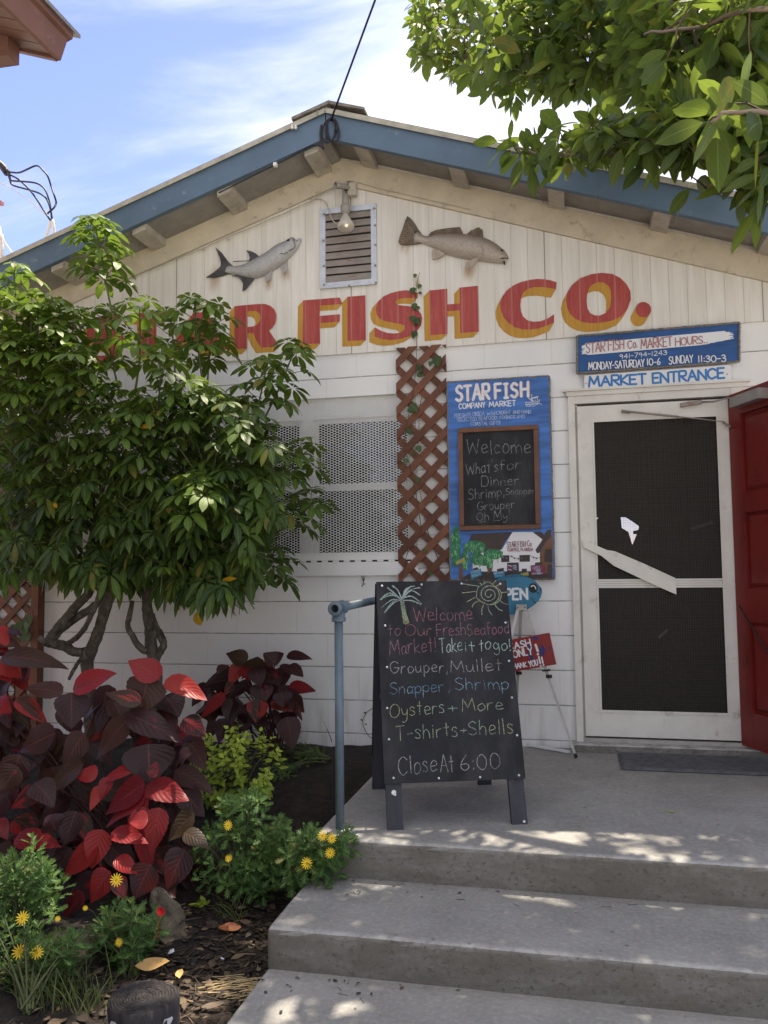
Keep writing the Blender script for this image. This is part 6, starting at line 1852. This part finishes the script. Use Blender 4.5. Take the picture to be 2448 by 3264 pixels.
# ---------------------------------------------------------------- lime-leaved shrub
random.seed(131)
lm = thing('lime_shrub', 'low yellow-green leafy shrub beneath the wall-side copperleaf', 'shrub', (-1.75, -.9, .2))
lv = MB(); sm = MB()
B4 = onBed(760, 2560)
LP = [(560, 2420), (600, 2370), (690, 2330), (760, 2300), (830, 2330), (900, 2370), (915, 2420), (880, 2480), (890, 2520), (800, 2560), (700, 2590), (620, 2560), (570, 2500)]
k = 0
while k < 125:
    x, y = rnd(550, 930), rnd(2290, 2600)
    if not inside(LP, x, y):
        continue
    k += 1
    T_ = onY(x, y, -1.0+rnd(-.28, .22))
    ax = ((T_-B4).normalized()+Vector((rnd(-.5, .5), rnd(-.7, .2), .25))).normalized(); s, o = frame(ax)
    sm.tube([T_-ax*.10+DOWN*.02, T_], [.0022, .0015], 4, False)
    tn = rnd(.25, .95) if y < 2480 else rnd(0, .7)
    a = rnd(0, 6)
    for i in range(7):
        p_ = T_-ax*(.012*i); a += 1.7
        rad = s*math.cos(a)+o*math.sin(a)
        L = rnd(.028, .048)*(1 if i > 1 else .7)
        leaf(lv, p_, rad*.9+ax*(.6-.1*i), (ax+Vector((0, -.3, .6))).normalized(), L, L*.66, prof_ov, 4, .1, .2, tn+rnd(-.1, .1), 1, 0, .06)
for i in range(9):
    T_ = onY(rnd(600, 880), rnd(2380, 2520), -1.0); sm.tube(cr([B4+rvec(.05), B4.lerp(T_, .5)+Vector((0, 0, .04)), T_], 3), [.005]*3+[.003]*4, 5, False)
lv.build('foliage', M['lime'], lm); sm.build('stems', M['gstem'], lm)

# ---------------------------------------------------------------- yellow daisy bushes
def daisy_leaf(mb, base, d, nrm, L, tone):
    d = d.normalized(); s = d.cross(nrm).normalized(); u = s.cross(d)
    mb.smooth = False
    def V(a, b_, h=0.0):
        return mb.vert(base+d*(a*L)+s*(b_*L)+u*(h*L)+DOWN*(.12*L*a*a), tone, (b_*2.2, a))
    c_ = [V(0, 0), V(.3, 0), V(.52, 0), V(.74, 0), V(1.0, 0)]
    for sg in (-1, 1):
        e = [V(0, .02*sg), V(.28, .05*sg), V(.42, .055*sg), V(.62, .065*sg), V(.80, .055*sg)]
        mb.face([c_[0], c_[1], e[1], e[0]][::sg]); mb.face([c_[1], c_[2], e[2], e[1]][::sg]); mb.face([c_[2], c_[3], e[3], e[2]][::sg]); mb.face([c_[3], c_[4], e[4], e[3]][::sg])
        for (ia, ib, a, b_) in ((1, 2, .46, .22), (2, 3, .72, .27), (3, 4, .92, .20)):
            t1 = V(a, b_*sg, .05); t2 = V(a+.06, (b_-.05)*sg, .04)
            mb.face([e[ia], t1, t2, e[ib]][::-sg])


fl_me = {}
def flower_meshes():
    b = MB(); k = 13
    for i in range(k):
        a = 2*math.pi*i/k; d = Vector((math.cos(a), math.sin(a), .08)); s = Vector((-math.sin(a), math.cos(a), 0))
        P = [d*.18-s*.05, d*.18+s*.05, d*.60+s*.095, d*.98+s*.05, d*1.04, d*.98-s*.05, d*.60-s*.095]
        b.face([b.vert(p) for p in P])
    o = b.build('petals', M['petal']); fl_me['petals'] = o.data; bpy.data.objects.remove(o)
    b = MB(); b.lathe((0, 0, .02), (0, 0, 1), [(.21, 0), (.22, .05), (.15, .11), (.02, .13)], 14); o = b.build('flower_disc', M['disc']); fl_me['disc'] = o.data; bpy.data.objects.remove(o)
flower_meshes()


def flower(root, P, nrm, r_, squash=1.0):
    base = WLOC[root.name]
    f = bpy.data.objects.new('flower', fl_me['petals']); COL.objects.link(f); f.parent = root
    f.location = P-base; f.rotation_euler = nrm.to_track_quat('Z', 'Y').to_euler(); f.scale = (r_*squash, r_, r_)
    d = bpy.data.objects.new('flower_disc', fl_me['disc']); COL.objects.link(d); d.parent = f


def daisy_bush(label, polyg, n, Yf, base, flowers, seed, buds=()):
    random.seed(seed)
    r0 = thing('daisy_bush', label, 'flowering shrub', base, 'yellow daisy bushes')
    lv = MB(); sm = MB(); k = 0
    xs_ = [q[0] for q in polyg]; ys_ = [q[1] for q in polyg]
    while k < n:
        x, y = rnd(min(xs_), max(xs_)), rnd(min(ys_), max(ys_))
        if not inside(polyg, x, y):
            continue
        k += 1
        T_ = onY(x, y, Yf(x, y)+rnd(-.10, .14))
        ax = ((T_-base).normalized()*.8+Vector((rnd(-.5, .5), rnd(-.8, .1), .45))).normalized(); s, o = frame(ax)
        if k % 2:
            sm.tube(cr([base+rvec(.02), base.lerp(T_, .5)+Vector((0, 0, .03)), T_], 3), [.004]*3+[.0025]*4, 5, False)
        tn = rnd(0, .55)+(.35 if random.random() < .12 else 0)
        a = rnd(0, 6)
        for i in range(11):
            p_ = T_-ax*(.0075*i); a += 2.4
            rad = s*math.cos(a)+o*math.sin(a)
            L = rnd(.045, .062)*min(1, .45+.12*i)
            daisy_leaf(lv, p_, rad*(.4+.09*i)+ax*(1.0-.09*i), (ax*.5-rad*.4+Vector((0, -.2, .5))).normalized(), L, tn+rnd(-.1, .1))
    for (x, y, r_) in flowers:
        P = onY(x, y, Yf(x, y)-.10)
        nrm = ((EYE-P).normalized()+Vector((rnd(-.2, .2), 0, rnd(.25, .6)))).normalized()
        flower(r0, P, nrm, 1.12*r_*(P-EYE).dot(FW)/FPX, rnd(.85, 1))
        q = P-nrm*.004; b_ = P+Vector((rnd(-.03, .03), .09, -.10)); sm.tube(cr([b_, b_.lerp(q, .6)+Vector((0, .01, .01)), q], 3), .0012, 4, False)
    for (x, y) in buds:
        P = onY(x, y, Yf(x, y)-.08); lv.lathe(P, (0, 0, 1), [(.001, -.005), (.0055, 0), (.0055, .004), (.001, .007)], 8); sm.tube([P+DOWN*.004, P+Vector((rnd(-.04, .04), .05, -.12))], .001, 4, False)
    lv.build('foliage', M['daisy'], r0); sm.build('stems', M['gstem'], r0)
    return r0


yd = lambda x, y: -1.80
daisy_bush('wide daisy bush with two yellow flowers below the lime shrub', [(610, 2640), (640, 2590), (700, 2550), (760, 2530), (820, 2500), (870, 2570), (930, 2620), (950, 2700), (930, 2780), (880, 2840), (800, 2850), (700, 2820), (630, 2800), (600, 2730)], 92, yd, onBed(760, 2850), [(727, 2631, 15), (729, 2736, 12)], 201, ((769, 2706), (822, 2624), (968, 2627)))
daisy_bush('daisy bush with four yellow flowers spilling onto the lower step', [(930, 2650), (1000, 2630), (1060, 2620), (1110, 2640), (1140, 2690), (1110, 2740), (1090, 2790), (1050, 2840), (990, 2830), (930, 2810), (900, 2740)], 58, lambda x, y: -1.90, Vector((-1.12, -1.86, .10)), [(1028, 2664, 17), (1058, 2672, 16), (1052, 2719, 16), (978, 2752, 18)], 202)
daisy_bush('daisy bush with one open flower and a red bloom beside it, left of the rock', [(330, 2880), (400, 2850), (480, 2860), (520, 2900), (500, 2980), (450, 3060), (370, 3080), (300, 3040), (280, 2960)], 52, lambda x, y: -2.30, onBed(410, 3110), [(371, 2805, 19), (379, 3004, 13), (272, 2895, 8)], 203)
daisy_bush('daisy bush with three yellow flowers at the bottom left corner', [(-40, 2900), (60, 2900), (160, 2960), (250, 2970), (250, 3060), (180, 3130), (140, 3190), (40, 3200), (-40, 3180)], 76, lambda x, y: -2.45, onBed(90, 3230), [(71, 2927, 21), (62, 3033, 22), (118, 3037, 19), (94, 3122, 10), (184, 2929, 9)], 204, ((169, 3078),))
daisy_bush('daisy bush without open flowers under the coral leaves at the left edge', [(-40, 2720), (60, 2690), (110, 2660), (120, 2730), (200, 2770), (210, 2810), (180, 2880), (100, 2900), (-40, 2890)], 66, lambda x, y: -2.20, onBed(60, 2990), [], 205)
daisy_bush('small dark daisy plant in the mulch by the wall', [(860, 2380), (960, 2370), (1030, 2390), (1010, 2440), (940, 2470), (900, 2510), (860, 2500)], 26, lambda x, y: -.45 if y < 2440 else -.75, Vector((-1.35, -.5, .26)), [], 206)
# one red bloom by the middle bush
b = MB(); P = onY(514, 2904, -2.42)
for i in range(16):
    a = i*2.4; r_ = .004+.0008*i; d = Vector((math.cos(a), -.5, math.sin(a)))
    leaf(b, P+Vector((math.cos(a)*r_*.4, -.006+.0006*i, math.sin(a)*r_*.4)), d, Vector((0, -1, .3)), .012, .011, prof_ell, 3, 0, .2)
b.tube([P, P+Vector((-.05, .06, -.12))], .0012, 4)
tag(b.build('red_bloom', M['redflower']), 'small bright red bloom beside the rock', 'flower')

# ---------------------------------------------------------------- grass tuft
random.seed(301)
gt = thing('grass_tuft', 'tuft of thin arching grass blades left of the wooden stump', 'grass tuft', onBed(270, 3200))
b = MB(); G0 = onBed(260, 3190)
for k in range(120):
    p_ = G0+Vector((rnd(-.13, .10), rnd(-.10, .10), 0)); p_.z = bed_z(p_.x, p_.y)-.004
    leaf(b, p_, Vector((rnd(-.5, .5), rnd(-.5, .3), 1)), Vector((rnd(-1, 1), -1, .2)), rnd(.10, .24), rnd(.003, .0055), lambda t: (1-t)**.6 if t < 1 else 0, 6, rnd(.1, .7), .1, rnd(0, 1))
b.build('blades', M['grass'], gt)
b = MB()
gb = onBed(740, 2920)
for k in range(26):
    p_ = gb+Vector((rnd(-.06, .06), rnd(-.05, .05), 0)); leaf(b, p_, Vector((rnd(-.8, .8), rnd(-.6, .2), .8)), Vector((rnd(-1, 1), -1, .2)), rnd(.10, .26), rnd(.003, .005), lambda t: (1-t)**.6 if t < 1 else 0, 6, rnd(.3, .9), .1, rnd(.2, 1))
g2 = thing('grass_tuft', 'sparse yellowing grass blades under the wide daisy bush', 'grass tuft', gb); b.build('blades', M['grass'], g2)
b = MB(); gb = onBed(640, 2910)
for k in range(16):
    leaf(b, gb+Vector((rnd(-.02, .02), rnd(-.02, .02), .03)), Vector((rnd(-1, 1), rnd(-1, .2), .7)), Vector((0, -.4, 1)), rnd(.03, .05), .022, prof_ov, 4, .2, .15, rnd(.1, .9))
tag(b.build('seedling', M['lime']), 'tiny green seedling in the leaf litter right of the rock', 'seedling')

# ---------------------------------------------------------------- stump, rock, litter
S0 = onZ(457, 3172, .165); sr = 112*(S0-EYE).dot(FW)/FPX
sp_ = thing('wooden_stump', 'weathered dark round post stump with grooved rings and flaking white paint', 'stump', (S0.x, S0.y, bed_z(S0.x, S0.y)))
b = MB(); n = 60; rings = []
def rr2(a):
    return sr*(1+.025*math.sin(3*a+.5)+.012*math.sin(11*a)+.010*noise.noise(Vector((math.cos(a)*4, math.sin(a)*4, 0))))
b.smooth = True
prof = [(1.0, -.14), (1.0, .06), (1.0, .14), (.985, .160), (.95, .163)]
q = .95
while q > .05:
    dz_ = .0
    prof += [(q, .163), (q-.018, .155+rnd(-.001, .002)), (q-.035, .155+rnd(-.001, .002)), (q-.05, .163+rnd(-.002, .002))]; q -= .085
prof.append((.01, .160))
for r_, h in prof:
    rings.append([b.vert((S0.x+rr2(2*math.pi*k/n)*r_*math.cos(2*math.pi*k/n), S0.y+rr2(2*math.pi*k/n)*r_*math.sin(2*math.pi*k/n), h+.004*noise.noise(Vector((k*.9, r_*9, 0))))) for k in range(n)])
for a, c_ in zip(rings, rings[1:]):
    for k in range(n):
        b.face((a[k], a[(k+1) % n], c_[(k+1) % n], c_[k]))
b.face(rings[-1])
M['stump'] = paint('charred_weathered_wood', (0.035, 0.031, 0.032), .85, .4, 40, (1, 1, .25), ((0.13, 0.115, 0.105), .3, 26), .8, 70, .01)
b.build('log', M['stump'], sp_)
b = MB(); random.seed(41)
for k in range(26):
    a = -math.pi/2+rnd(-1.4, 1.3); r_ = sr*1.012; z = rnd(.0, .135); w_ = rnd(.012, .045); hh_ = rnd(.012, .05)
    pts = []
    for i in range(9):
        t = 2*math.pi*i/9; aa = a+math.cos(t)*w_*rnd(.6, 1.1)/sr*.6; r3 = rr2(aa)*1.008
        pts.append(Vector((S0.x+r3*math.cos(aa), S0.y+r3*math.sin(aa), min(.138, z+math.sin(t)*hh_*rnd(.6, 1.1)))))
    b.face([b.vert(p) for p in pts])
b.build('flaking_paint', paint('flaking_white_paint', (0.52, 0.53, 0.52), .8, .1, 40), sp_)
# limestone rock
random.seed(43); rk = MB()
RB = onBed(575, 2990); n, m = 22, 14
K9 = crop(400, 2800, .301386)
top_ = onY(*K9(500, 120), RB.y)
hgt = max(.16, top_.z-RB.z)
rg = []
for j in range(m+1):
    f = j/m; row = []
    for k in range(n):
        a = 2*math.pi*k/n; r_ = .062*(1-.55*f**1.3)*(1+.6*noise.noise(Vector((math.cos(a)*1.6, math.sin(a)*1.6, f*3+5))))
        if j == m:
            r_ *= .35
        r_ *= 1+.16*noise.cell(Vector((math.cos(a)*2.2+7, math.sin(a)*2.2, f*2.6)))
        row.append(rk.vert((RB.x-.02-f*.075+r_*1.1*math.cos(a), RB.y+r_*.9*math.sin(a), RB.z-.03+hgt*1.15*f+.03*noise.noise(Vector((math.cos(a)*2, math.sin(a)*2, f*4+8))))))
    rg.append(row)
for a, c_ in zip(rg, rg[1:]):
    for k in range(n):
        rk.face((a[k], a[(k+1) % n], c_[(k+1) % n], c_[k]))
rk.face(rg[-1])
tag(rk.build('rock', M['stone']), 'upright pale limestone rock between the daisy bushes', 'rock')
# litter
random.seed(47); lt = MB()
def bedp(x, y, h=0.0):
    return Vector((x, y, bed_z(x, y)+h))
cnt = 0
while cnt < 2000:
    x = rnd(-3.4, XL-.01); y = rnd(-3.3, -.03)
    if random.random() < .6:
        x = XL-.01-abs(random.gauss(0, .32)); y = rnd(-3.2, -1.75)
    dens = .35 if y > -1.5 else 1
    if random.random() > dens:
        continue
    cnt += 1
    a = rnd(0, 6.28); t_ = random.random()
    p_ = bedp(x, y, rnd(.003, .014))
    if t_ < .42:
        L = rnd(.02, .055)
        leaf(lt, p_, Vector((math.cos(a), math.sin(a), rnd(-.1, .3))), Vector((rnd(-.5, .5), rnd(-.5, .5), 1)), L, L*rnd(.35, .6), prof_ell, 4, .1, rnd(-.4, .5), 0, 1, .08)
    elif t_ < .78:
        L = rnd(.02, .10); d = Vector((math.cos(a), math.sin(a), rnd(-.05, .1)))
        if d.y*.3+d.x < 0:
            d = -d
        lt.tube([p_, p_+d*L], rnd(.0007, .0022), 4, False)
    else:
        L = rnd(.012, .03); d = Vector((math.cos(a), math.sin(a), rnd(-.3, .3))); lt.bar(p_, p_+d*L, L*rnd(.3, .6), .004)
for k in range(70):
    j = random.choice((0, 0, 1, 1, 2)); x = XL+.02+abs(random.gauss(0, .5)); yb0, zt = ((-1.836, STEP), (-2.322, 0.0), (-.02, PLAT))[j]
    y = yb0-abs(random.gauss(0, .10))-.01
    if x > 2 or (j == 2 and x > -.1):
        continue
    p_ = Vector((x, y, zt+.003)); a = rnd(0, 6.28); L = rnd(.006, .022)
    if random.random() < .6:
        leaf(lt, p_, Vector((math.cos(a), math.sin(a), .1)), ZU, L, L*.5, prof_ell, 3, 0, .3)
    else:
        lt.tube([p_, p_+Vector((math.cos(a), math.sin(a), 0))*L*1.6], .0008, 4, False)
tag(lt.build('leaf_litter', M['litter']), 'brown dry leaves, bark chips and twigs scattered over the mulch', 'leaf litter', None, 'stuff')
# pale straw by the path edge
random.seed(48); b = MB(); c0 = onBed(740, 3160)
for k in range(90):
    p_ = c0+Vector((rnd(-.11, .12), rnd(-.07, .07), 0)); p_.x = min(p_.x, XL-.03); p_.z = bed_z(p_.x, p_.y)+rnd(.004, .016); a = rnd(.1, .7)
    b.tube([p_, p_+Vector((math.cos(a), math.sin(a), rnd(-.05, .1)))*min(rnd(.03, .10), max(.01, XL-p_.x))], .0014, 4, False)
tag(b.build('straw', paint('pale_straw', (0.40, 0.30, 0.16), .8, .25, 30)), 'pale dry straw lying beside the path edge', 'straw', None, 'stuff')
# a few leaves and scraps that stand out
def lone(name, label, cat, px_, py_, tx, ty, w_, mt_, up=.012, fold=.2):
    A = onBed(px_, py_)+Vector((0, 0, up)); B = onBed(tx, ty)+Vector((0, 0, up+.004))
    b = MB(); leaf(b, A, B-A, Vector((0, -.5, 1)), (B-A).length, w_*(A-EYE).dot(FW)/FPX*1.6, prof_ell, 8, -.05, fold, 0, 2, .06)
    tag(b.build(name, mt_), label, cat)
lone('fallen_leaf', 'large tan dry leaf lying just behind the wooden stump', 'leaf', 428, 3128, 540, 3122, 30, M['drytan'], .05)
lone('fallen_leaf', 'orange-brown dry leaf on the litter, right of the rock', 'leaf', 770, 2972, 695, 2980, 22, M['dryorange'], .02)
lone('fallen_leaf', 'curled golden brown leaf at the right rim of the stump', 'leaf', 572, 3120, 572, 3158, 16, M['drytan'], .03, .5)
lone('fallen_leaf', 'grey-brown dry leaf near the bottom edge, beside the path', 'leaf', 640, 3232, 718, 3224, 14, paint('grey_dry_leaf', (0.16, 0.12, 0.085), .8, .2, 30), .02)
b = MB(); P = onBed(545, 3052)+Vector((0, 0, .012)); b.face([b.vert(P+Vector(q)) for q in ((-.012, -.004, 0), (.004, -.010, .006), (.013, .0, .010), (.006, .010, .016), (-.008, .008, .010))])
tag(b.build('paper_scrap', M['paper']), 'crumpled white paper scrap among the dry leaves', 'litter')
b = MB(); P = onBed(700, 3066)+Vector((0, 0, .014)); b.tube([P, P+Vector((.018, -.008, .001))], .0035, 8); tag(b.build('cigarette_butt', M['paper']), 'white cigarette butt lying on the mulch', 'cigarette butt')
b = MB(); P = onZ(2130, 2588, PLAT+.003); leaf(b, P, Vector((1, .1, .1)), ZU, .03, .014, prof_ell, 4, 0, .2, .9); leaf(b, P, Vector((-.6, .5, .15)), ZU, .022, .012, prof_ell, 4, 0, .2, .9)
tag(b.build('fallen_leaf', M['lime']), 'single small green leaf lying on the platform', 'leaf')

# ---------------------------------------------------------------- creeper on the lattice
random.seed(61)
cv_ = thing('creeper', 'thin green creeper climbing the lattice and up across the red letters', 'vine', (-.9, -.05, PLAT))
sm = MB(); lv = MB()
ln_ = [(1280, 1840), (1300, 1760), (1340, 1700), (1330, 1600), (1310, 1500), (1290, 1400), (1310, 1290), (1325, 1180), (1328, 1100), (1326, 1060), (1322, 1000), (1325, 940), (1332, 890), (1338, 868)]
P = [onY(x, y, -.056 if y > 1110 else -.030) for x, y in ln_]; Q = cr(P, 5); sm.tube(Q, [.0026*(1-.5*i/len(Q)) for i in range(len(Q))], 5)
l2 = [(1395, 1900), (1400, 1800), (1365, 1700), (1345, 1600), (1330, 1500), (1335, 1380), (1345, 1260), (1390, 1160)]
P = [onY(x, y, -.020) for x, y in l2]; sm.tube(cr(P, 5), .0022, 5)
for (x, y, L) in ((1323, 872, .03), (1340, 905, .035), (1318, 915, .05), (1335, 930, .028), (1322, 965, .05), (1335, 975, .03), (1312, 1005, .05), (1325, 1012, .055), (1330, 1030, .03), (1315, 1055, .05), (1322, 1062, .04), (1390, 1135, .075), (1375, 1150, .04), (1333, 1165, .05), (1330, 1190, .045), (1308, 1290, .07), (1302, 1300, .05), (1330, 1420, .05), (1300, 1365, .05), (1330, 1520, .04), (1340, 1160, .04), (1350, 1750, .03), (1368, 1820, .035), (1318, 1440, .03), (1294, 1460, .04)):
    A = onY(x, y, -.058 if y > 1110 else -.030); a = rnd(-2.6, -.5)
    leaf(lv, A, Vector((math.cos(a), -.3, math.sin(a))), Vector((rnd(-.3, .3), -1, .4)), L, L*.85, prof_ov, 5, .1, .15, rnd(0, .7))
sm.build('stem', M['twig'], cv_); lv.build('foliage', M['vine'], cv_)
b = MB(); K0 = crop(800, 2200, .361664); b.tube(cr([onY(*K0(x, y), -.02) for x, y in ((1090, 150), (1020, 195), (985, 270), (1000, 340), (1050, 415), (1088, 410))], 4), .0022, 5)
for (x, y) in ((1005, 300), (1085, 205), (1085, 265), (985, 265), (1015, 195)):
    leaf(b, onY(*K0(x, y), -.022), Vector((rnd(-1, 1), -.3, rnd(-1, 1))), NW, .018, .012, prof_ov, 4, 0, .1, .6)
tag(b.build('vine_tendril', M['twig']), 'bare curling vine tendril on the wall left of the sandwich board', 'vine')
b = MB()
for (x, y) in ((150, 560), (215, 520), (190, 600), (210, 650), (120, 590), (180, 650), (200, 560)):
    A = onY(*KU(x, y), -.10); leaf(b, A, Vector((rnd(-.5, .5), -.3, -1)), Vector((rnd(-.3, .3), -1, .4)), .07, .06, prof_ov, 5, .1, .15, rnd(.2, .6))
b.tube(cr([onY(*KU(x, y), -.085) for x, y in ((200, 430), (190, 520), (205, 620), (180, 700))], 4), .003, 5)
tag(b.build('creeper', M['vine']), 'leafy creeper on the left lattice behind the copperleaf', 'vine')
b = MB(); b.tube(cr([onY(x, y, -.06) for x, y in ((1058, 2365), (1045, 2330), (1030, 2298))], 4), [.0025]*5+[.001]*4, 5); tag(b.build('dead_stalk', M['twig']), 'single dead stalk in the mulch against the wall, left of the handrail', 'stalk')

# ---------------------------------------------------------------- the big tree overhead
random.seed(71)
tt = thing('shade_tree', 'broad-leaved green tree reaching in from the upper right', 'tree', (2.9, -2.2, 0))
lv = MB(); tw = MB()
brs = []
def branch(pts, r0_, r1_, name='branch'):
    P = [atD(*q) if len(q) == 3 and q[0] > 20 else Vector(q) for q in pts]
    Q = cr(P, 5); b = MB(); N_ = len(Q)
    b.tube([q+rvec(.006) for q in Q], [r0_+(r1_-r0_)*i/(N_-1) for i in range(N_)], 9)
    b.build(name, M['treebark'], tt); brs.extend(Q)
    return Q
FORK = (2.9, -2.1, 2.3)
b = MB(); b.tube(cr([Vector((2.92, -2.2, -.12)), Vector((2.88, -2.15, .8)), Vector((2.95, -2.1, 1.6)), Vector(FORK)], 5), [.24, .21, .19, .18, .175, .17, .168, .166, .165, .163, .162, .161, .16, .158, .156, .155], 14); b.build('trunk', M['treebark'], tt)
F0 = Vector(FORK)
def far_branch(pts, r0_, r1_):
    P = [F0]+[atD(*q) for q in pts]; Q = cr(P, 5); b = MB(); N_ = len(Q)
    b.tube([q+rvec(.006) for q in Q], [r0_+(r1_-r0_)*(i/(N_-1))**.7 for i in range(N_)], 9); b.build('branch', M['treebark'], tt); brs.extend(Q[2:])
far_branch([(2800, 700, 2.6), (2448, 462, 2.55), (2150, 487, 2.75), (1880, 492, 2.95), (1720, 490, 3.05), (1650, 470, 3.1)], .022, .004)
far_branch([(2900, 200, 3.0), (2448, 170, 2.8), (2340, 130, 2.9)], .03, .008)
far_branch([(2900, 150, 2.7), (2448, 30, 2.5), (2250, 85, 2.6), (2050, 105, 2.8)], .016, .004)
far_branch([(2900, -300, 4.2), (2300, -100, 4.6), (1950, 90, 4.9), (1830, 130, 5.1), (1700, 165, 5.3), (1480, 180, 5.6), (1360, 120, 5.7)], .10, .008)
far_branch([(2900, -100, 4.0), (2400, 200, 4.2), (2050, 240, 4.4), (1780, 240, 4.7), (1640, 270, 4.9)], .08, .006)
far_branch([(2900, 600, 2.3), (2500, 380, 2.15), (2330, 360, 2.1), (2270, 390, 2.1)], .011, .004)
far_branch([(2900, 750, 2.7), (2500, 600, 2.6), (2330, 560, 2.6), (2250, 600, 2.65)], .012, .004)
far_branch([(3200, -900, 3.5), (2400, -700, 4.2), (1600, -500, 5.0), (1000, -450, 5.4)], .11, .02)
for pts_ in ([(2.9, -1.8, 5.2), (2.2, -1.2, 7.6), (.8, -.8, 8.8), (-1.2, -.6, 9.2)], [(2.8, -1.6, 5.0), (2.0, .2, 7.4), (.4, 1.0, 8.6), (-1.6, 1.2, 9.0)], [(2.7, -2.0, 5.6), (1.6, -1.6, 8.0), (.2, -1.8, 9.2)]):
    P = [F0]+[Vector(q) for q in pts_]; Q = cr(P, 5); b = MB()
    b.tube(Q, [.13-.11*i/(len(Q)-1) for i in range(len(Q))], 9); b.build('branch', M['treebark'], tt); brs.extend(Q[5:])


def rosette(c, ax, k, L, tone):
    s, o = frame(ax); a = rnd(0, 6.28)
    for i in range(k):
        a += 2.4; rad = s*math.cos(a)+o*math.sin(a)
        d = (rad*rnd(.7, 1)+ax*rnd(.0, .8)+DOWN*rnd(-.1, .6)).normalized()
        l = L*rnd(.7, 1.15)
        p_ = c-ax*(.012*i)
        leaf(lv, p_+d*.02, d, (Vector((0, 0, 1))*rnd(.2, .9)+ax*.4+rvec(.75)).normalized(), l, l*rnd(.40, .52), prof_ell, 5, rnd(.05, .3), .14, tone+rnd(-.12, .12))


def twig_to(c):
    best_ = min(brs, key=lambda q: (q-c).length_squared)
    v = best_-c
    if v.length > .05:
        e = best_ if v.length < .5 else c+v.normalized()*.45
        tw.tube([c, c.lerp(e, .5)+rvec(.015), e], [.0022, .003, .004], 4, False)
    return (c-best_).normalized() if v.length > 1e-3 else ZU


P1 = [(1330, -60), (1320, 60), (1325, 190), (1350, 225), (1440, 235), (1540, 240), (1570, 310), (1620, 320), (1650, 255), (1750, 300), (1830, 260), (1930, 290), (2500, 330), (2500, -60)]
P2 = [(1640, 500), (1690, 440), (1760, 420), (1850, 400), (1910, 330), (2500, 300), (2500, 630), (2400, 600), (2330, 520), (2250, 490), (2150, 470), (2050, 465), (1900, 470), (1800, 490), (1690, 510)]
k = 0
while k < 560:
    x, y = rnd(1300, 2500), rnd(-60, 330)
    if not inside(P1, x, y):
        continue
    if False:
        continue
    k += 1
    f = max(0, min(1, (x-1400)/900)); D_ = 5.6-2.6*f+rnd(-.5, .5)
    c = atD(x, y, D_)
    if lit_spot(c) and random.random() < .7:
        continue
    ax = (twig_to(c)+rvec(.5)).normalized()
    rosette(c, ax, random.randint(6, 9), .100-.004*f, rnd(0, .5))
k = 0
while k < 150:
    x, y = rnd(1560, 2500), rnd(300, 680)
    if not inside(P2, x, y):
        continue
    k += 1
    f = max(0, min(1, (x-1600)/850)); D_ = 3.1-.6*f+rnd(-.22, .3)
    c = atD(x, y, D_); ax = (twig_to(c)+rvec(.4)).normalized()
    rosette(c, ax, random.randint(5, 8), .090, rnd(0, .55))
# sprays that stick out of the outline, and the near big leaves at the right
for (x, y, D_, k_, L) in ((1655, 480, 3.1, 7, .12), (1600, 455, 3.12, 5, .12), (1690, 520, 3.05, 5, .10), (1790, 400, 3.0, 6, .11), (1790, 530, 3.0, 4, .10), (1920, 520, 2.9, 5, .11), (2060, 520, 2.8, 5, .11), (2350, 610, 2.6, 7, .12), (2420, 660, 2.55, 5, .12), (2200, 560, 2.7, 4, .11), (2260, 385, 2.15, 8, .155), (2330, 330, 2.25, 6, .13), (2420, 400, 2.15, 7, .14), (1330, 100, 5.7, 8, .12), (1345, 190, 5.6, 8, .12), (1430, 215, 5.5, 8, .12), (1560, 290, 5.3, 9, .12), (1640, 255, 5.0, 8, .12), (1740, 275, 4.8, 8, .12), (1830, 250, 4.6, 8, .12), (2200, 330, 2.5, 6, .13), (2120, 200, 2.7, 6, .13), (2280, 150, 2.6, 6, .13)):
    c = atD(x, y, D_); ax = (twig_to(c)+rvec(.2)).normalized(); rosette(c, ax, k_, L, rnd(.1, .5))
# deeper boughs added over the roof to shade the steps and thicken the crown
k = 0
while k < 520:
    x, y = rnd(1480, 2900), rnd(-230, 560)
    if not ((inside(P1, x, y) and y < 250) or (inside(P2, x, y) and x > 2080 and y < 480) or (x > 2560) or y < -90):
        continue
    c = atD(x, y, rnd(3.9, 6.6))
    if lit_spot(c) or lit_spot(c+Vector((.05, 0, 0))) or lit_spot(c-Vector((.05, 0, 0))) or c.z < rake(c.x, 4.35) and c.y > OV-.3:
        k += .02; continue
    k += 1
    rosette(c, Vector((rnd(-1, 1), rnd(-1, 1), rnd(-.2, .5))).normalized(), 7, .125, rnd(0, .5))
# unseen crown added above the frame to shade steps and bed around sun spots
k = 0; tries = 0
while k < 760 and tries < 40000:
    tries += 1
    gx, gy = rnd(-3.4, 2.6), rnd(-4.6, -1.55)
    z = rnd(7.6, 9.8)
    c = Vector((gx, gy, .2))+SUN*((z-.2)/SUN.z)
    px_, py_ = pix(c)
    if -500 < px_ < 2900 and py_ > -230:
        continue
    if lit_spot(c) or lit_spot(c+Vector((.06, 0, 0))) or lit_spot(c-Vector((.06, 0, 0))):
        continue
    k += 1
    ax = Vector((rnd(-1, 1), rnd(-1, 1), rnd(-.2, .5))).normalized()
    rosette(c, ax, 7, .20, rnd(0, .4))
    twig_to(c)
lv.build('crown', M['tree'], tt); tw.build('twigs', M['twig'], tt)
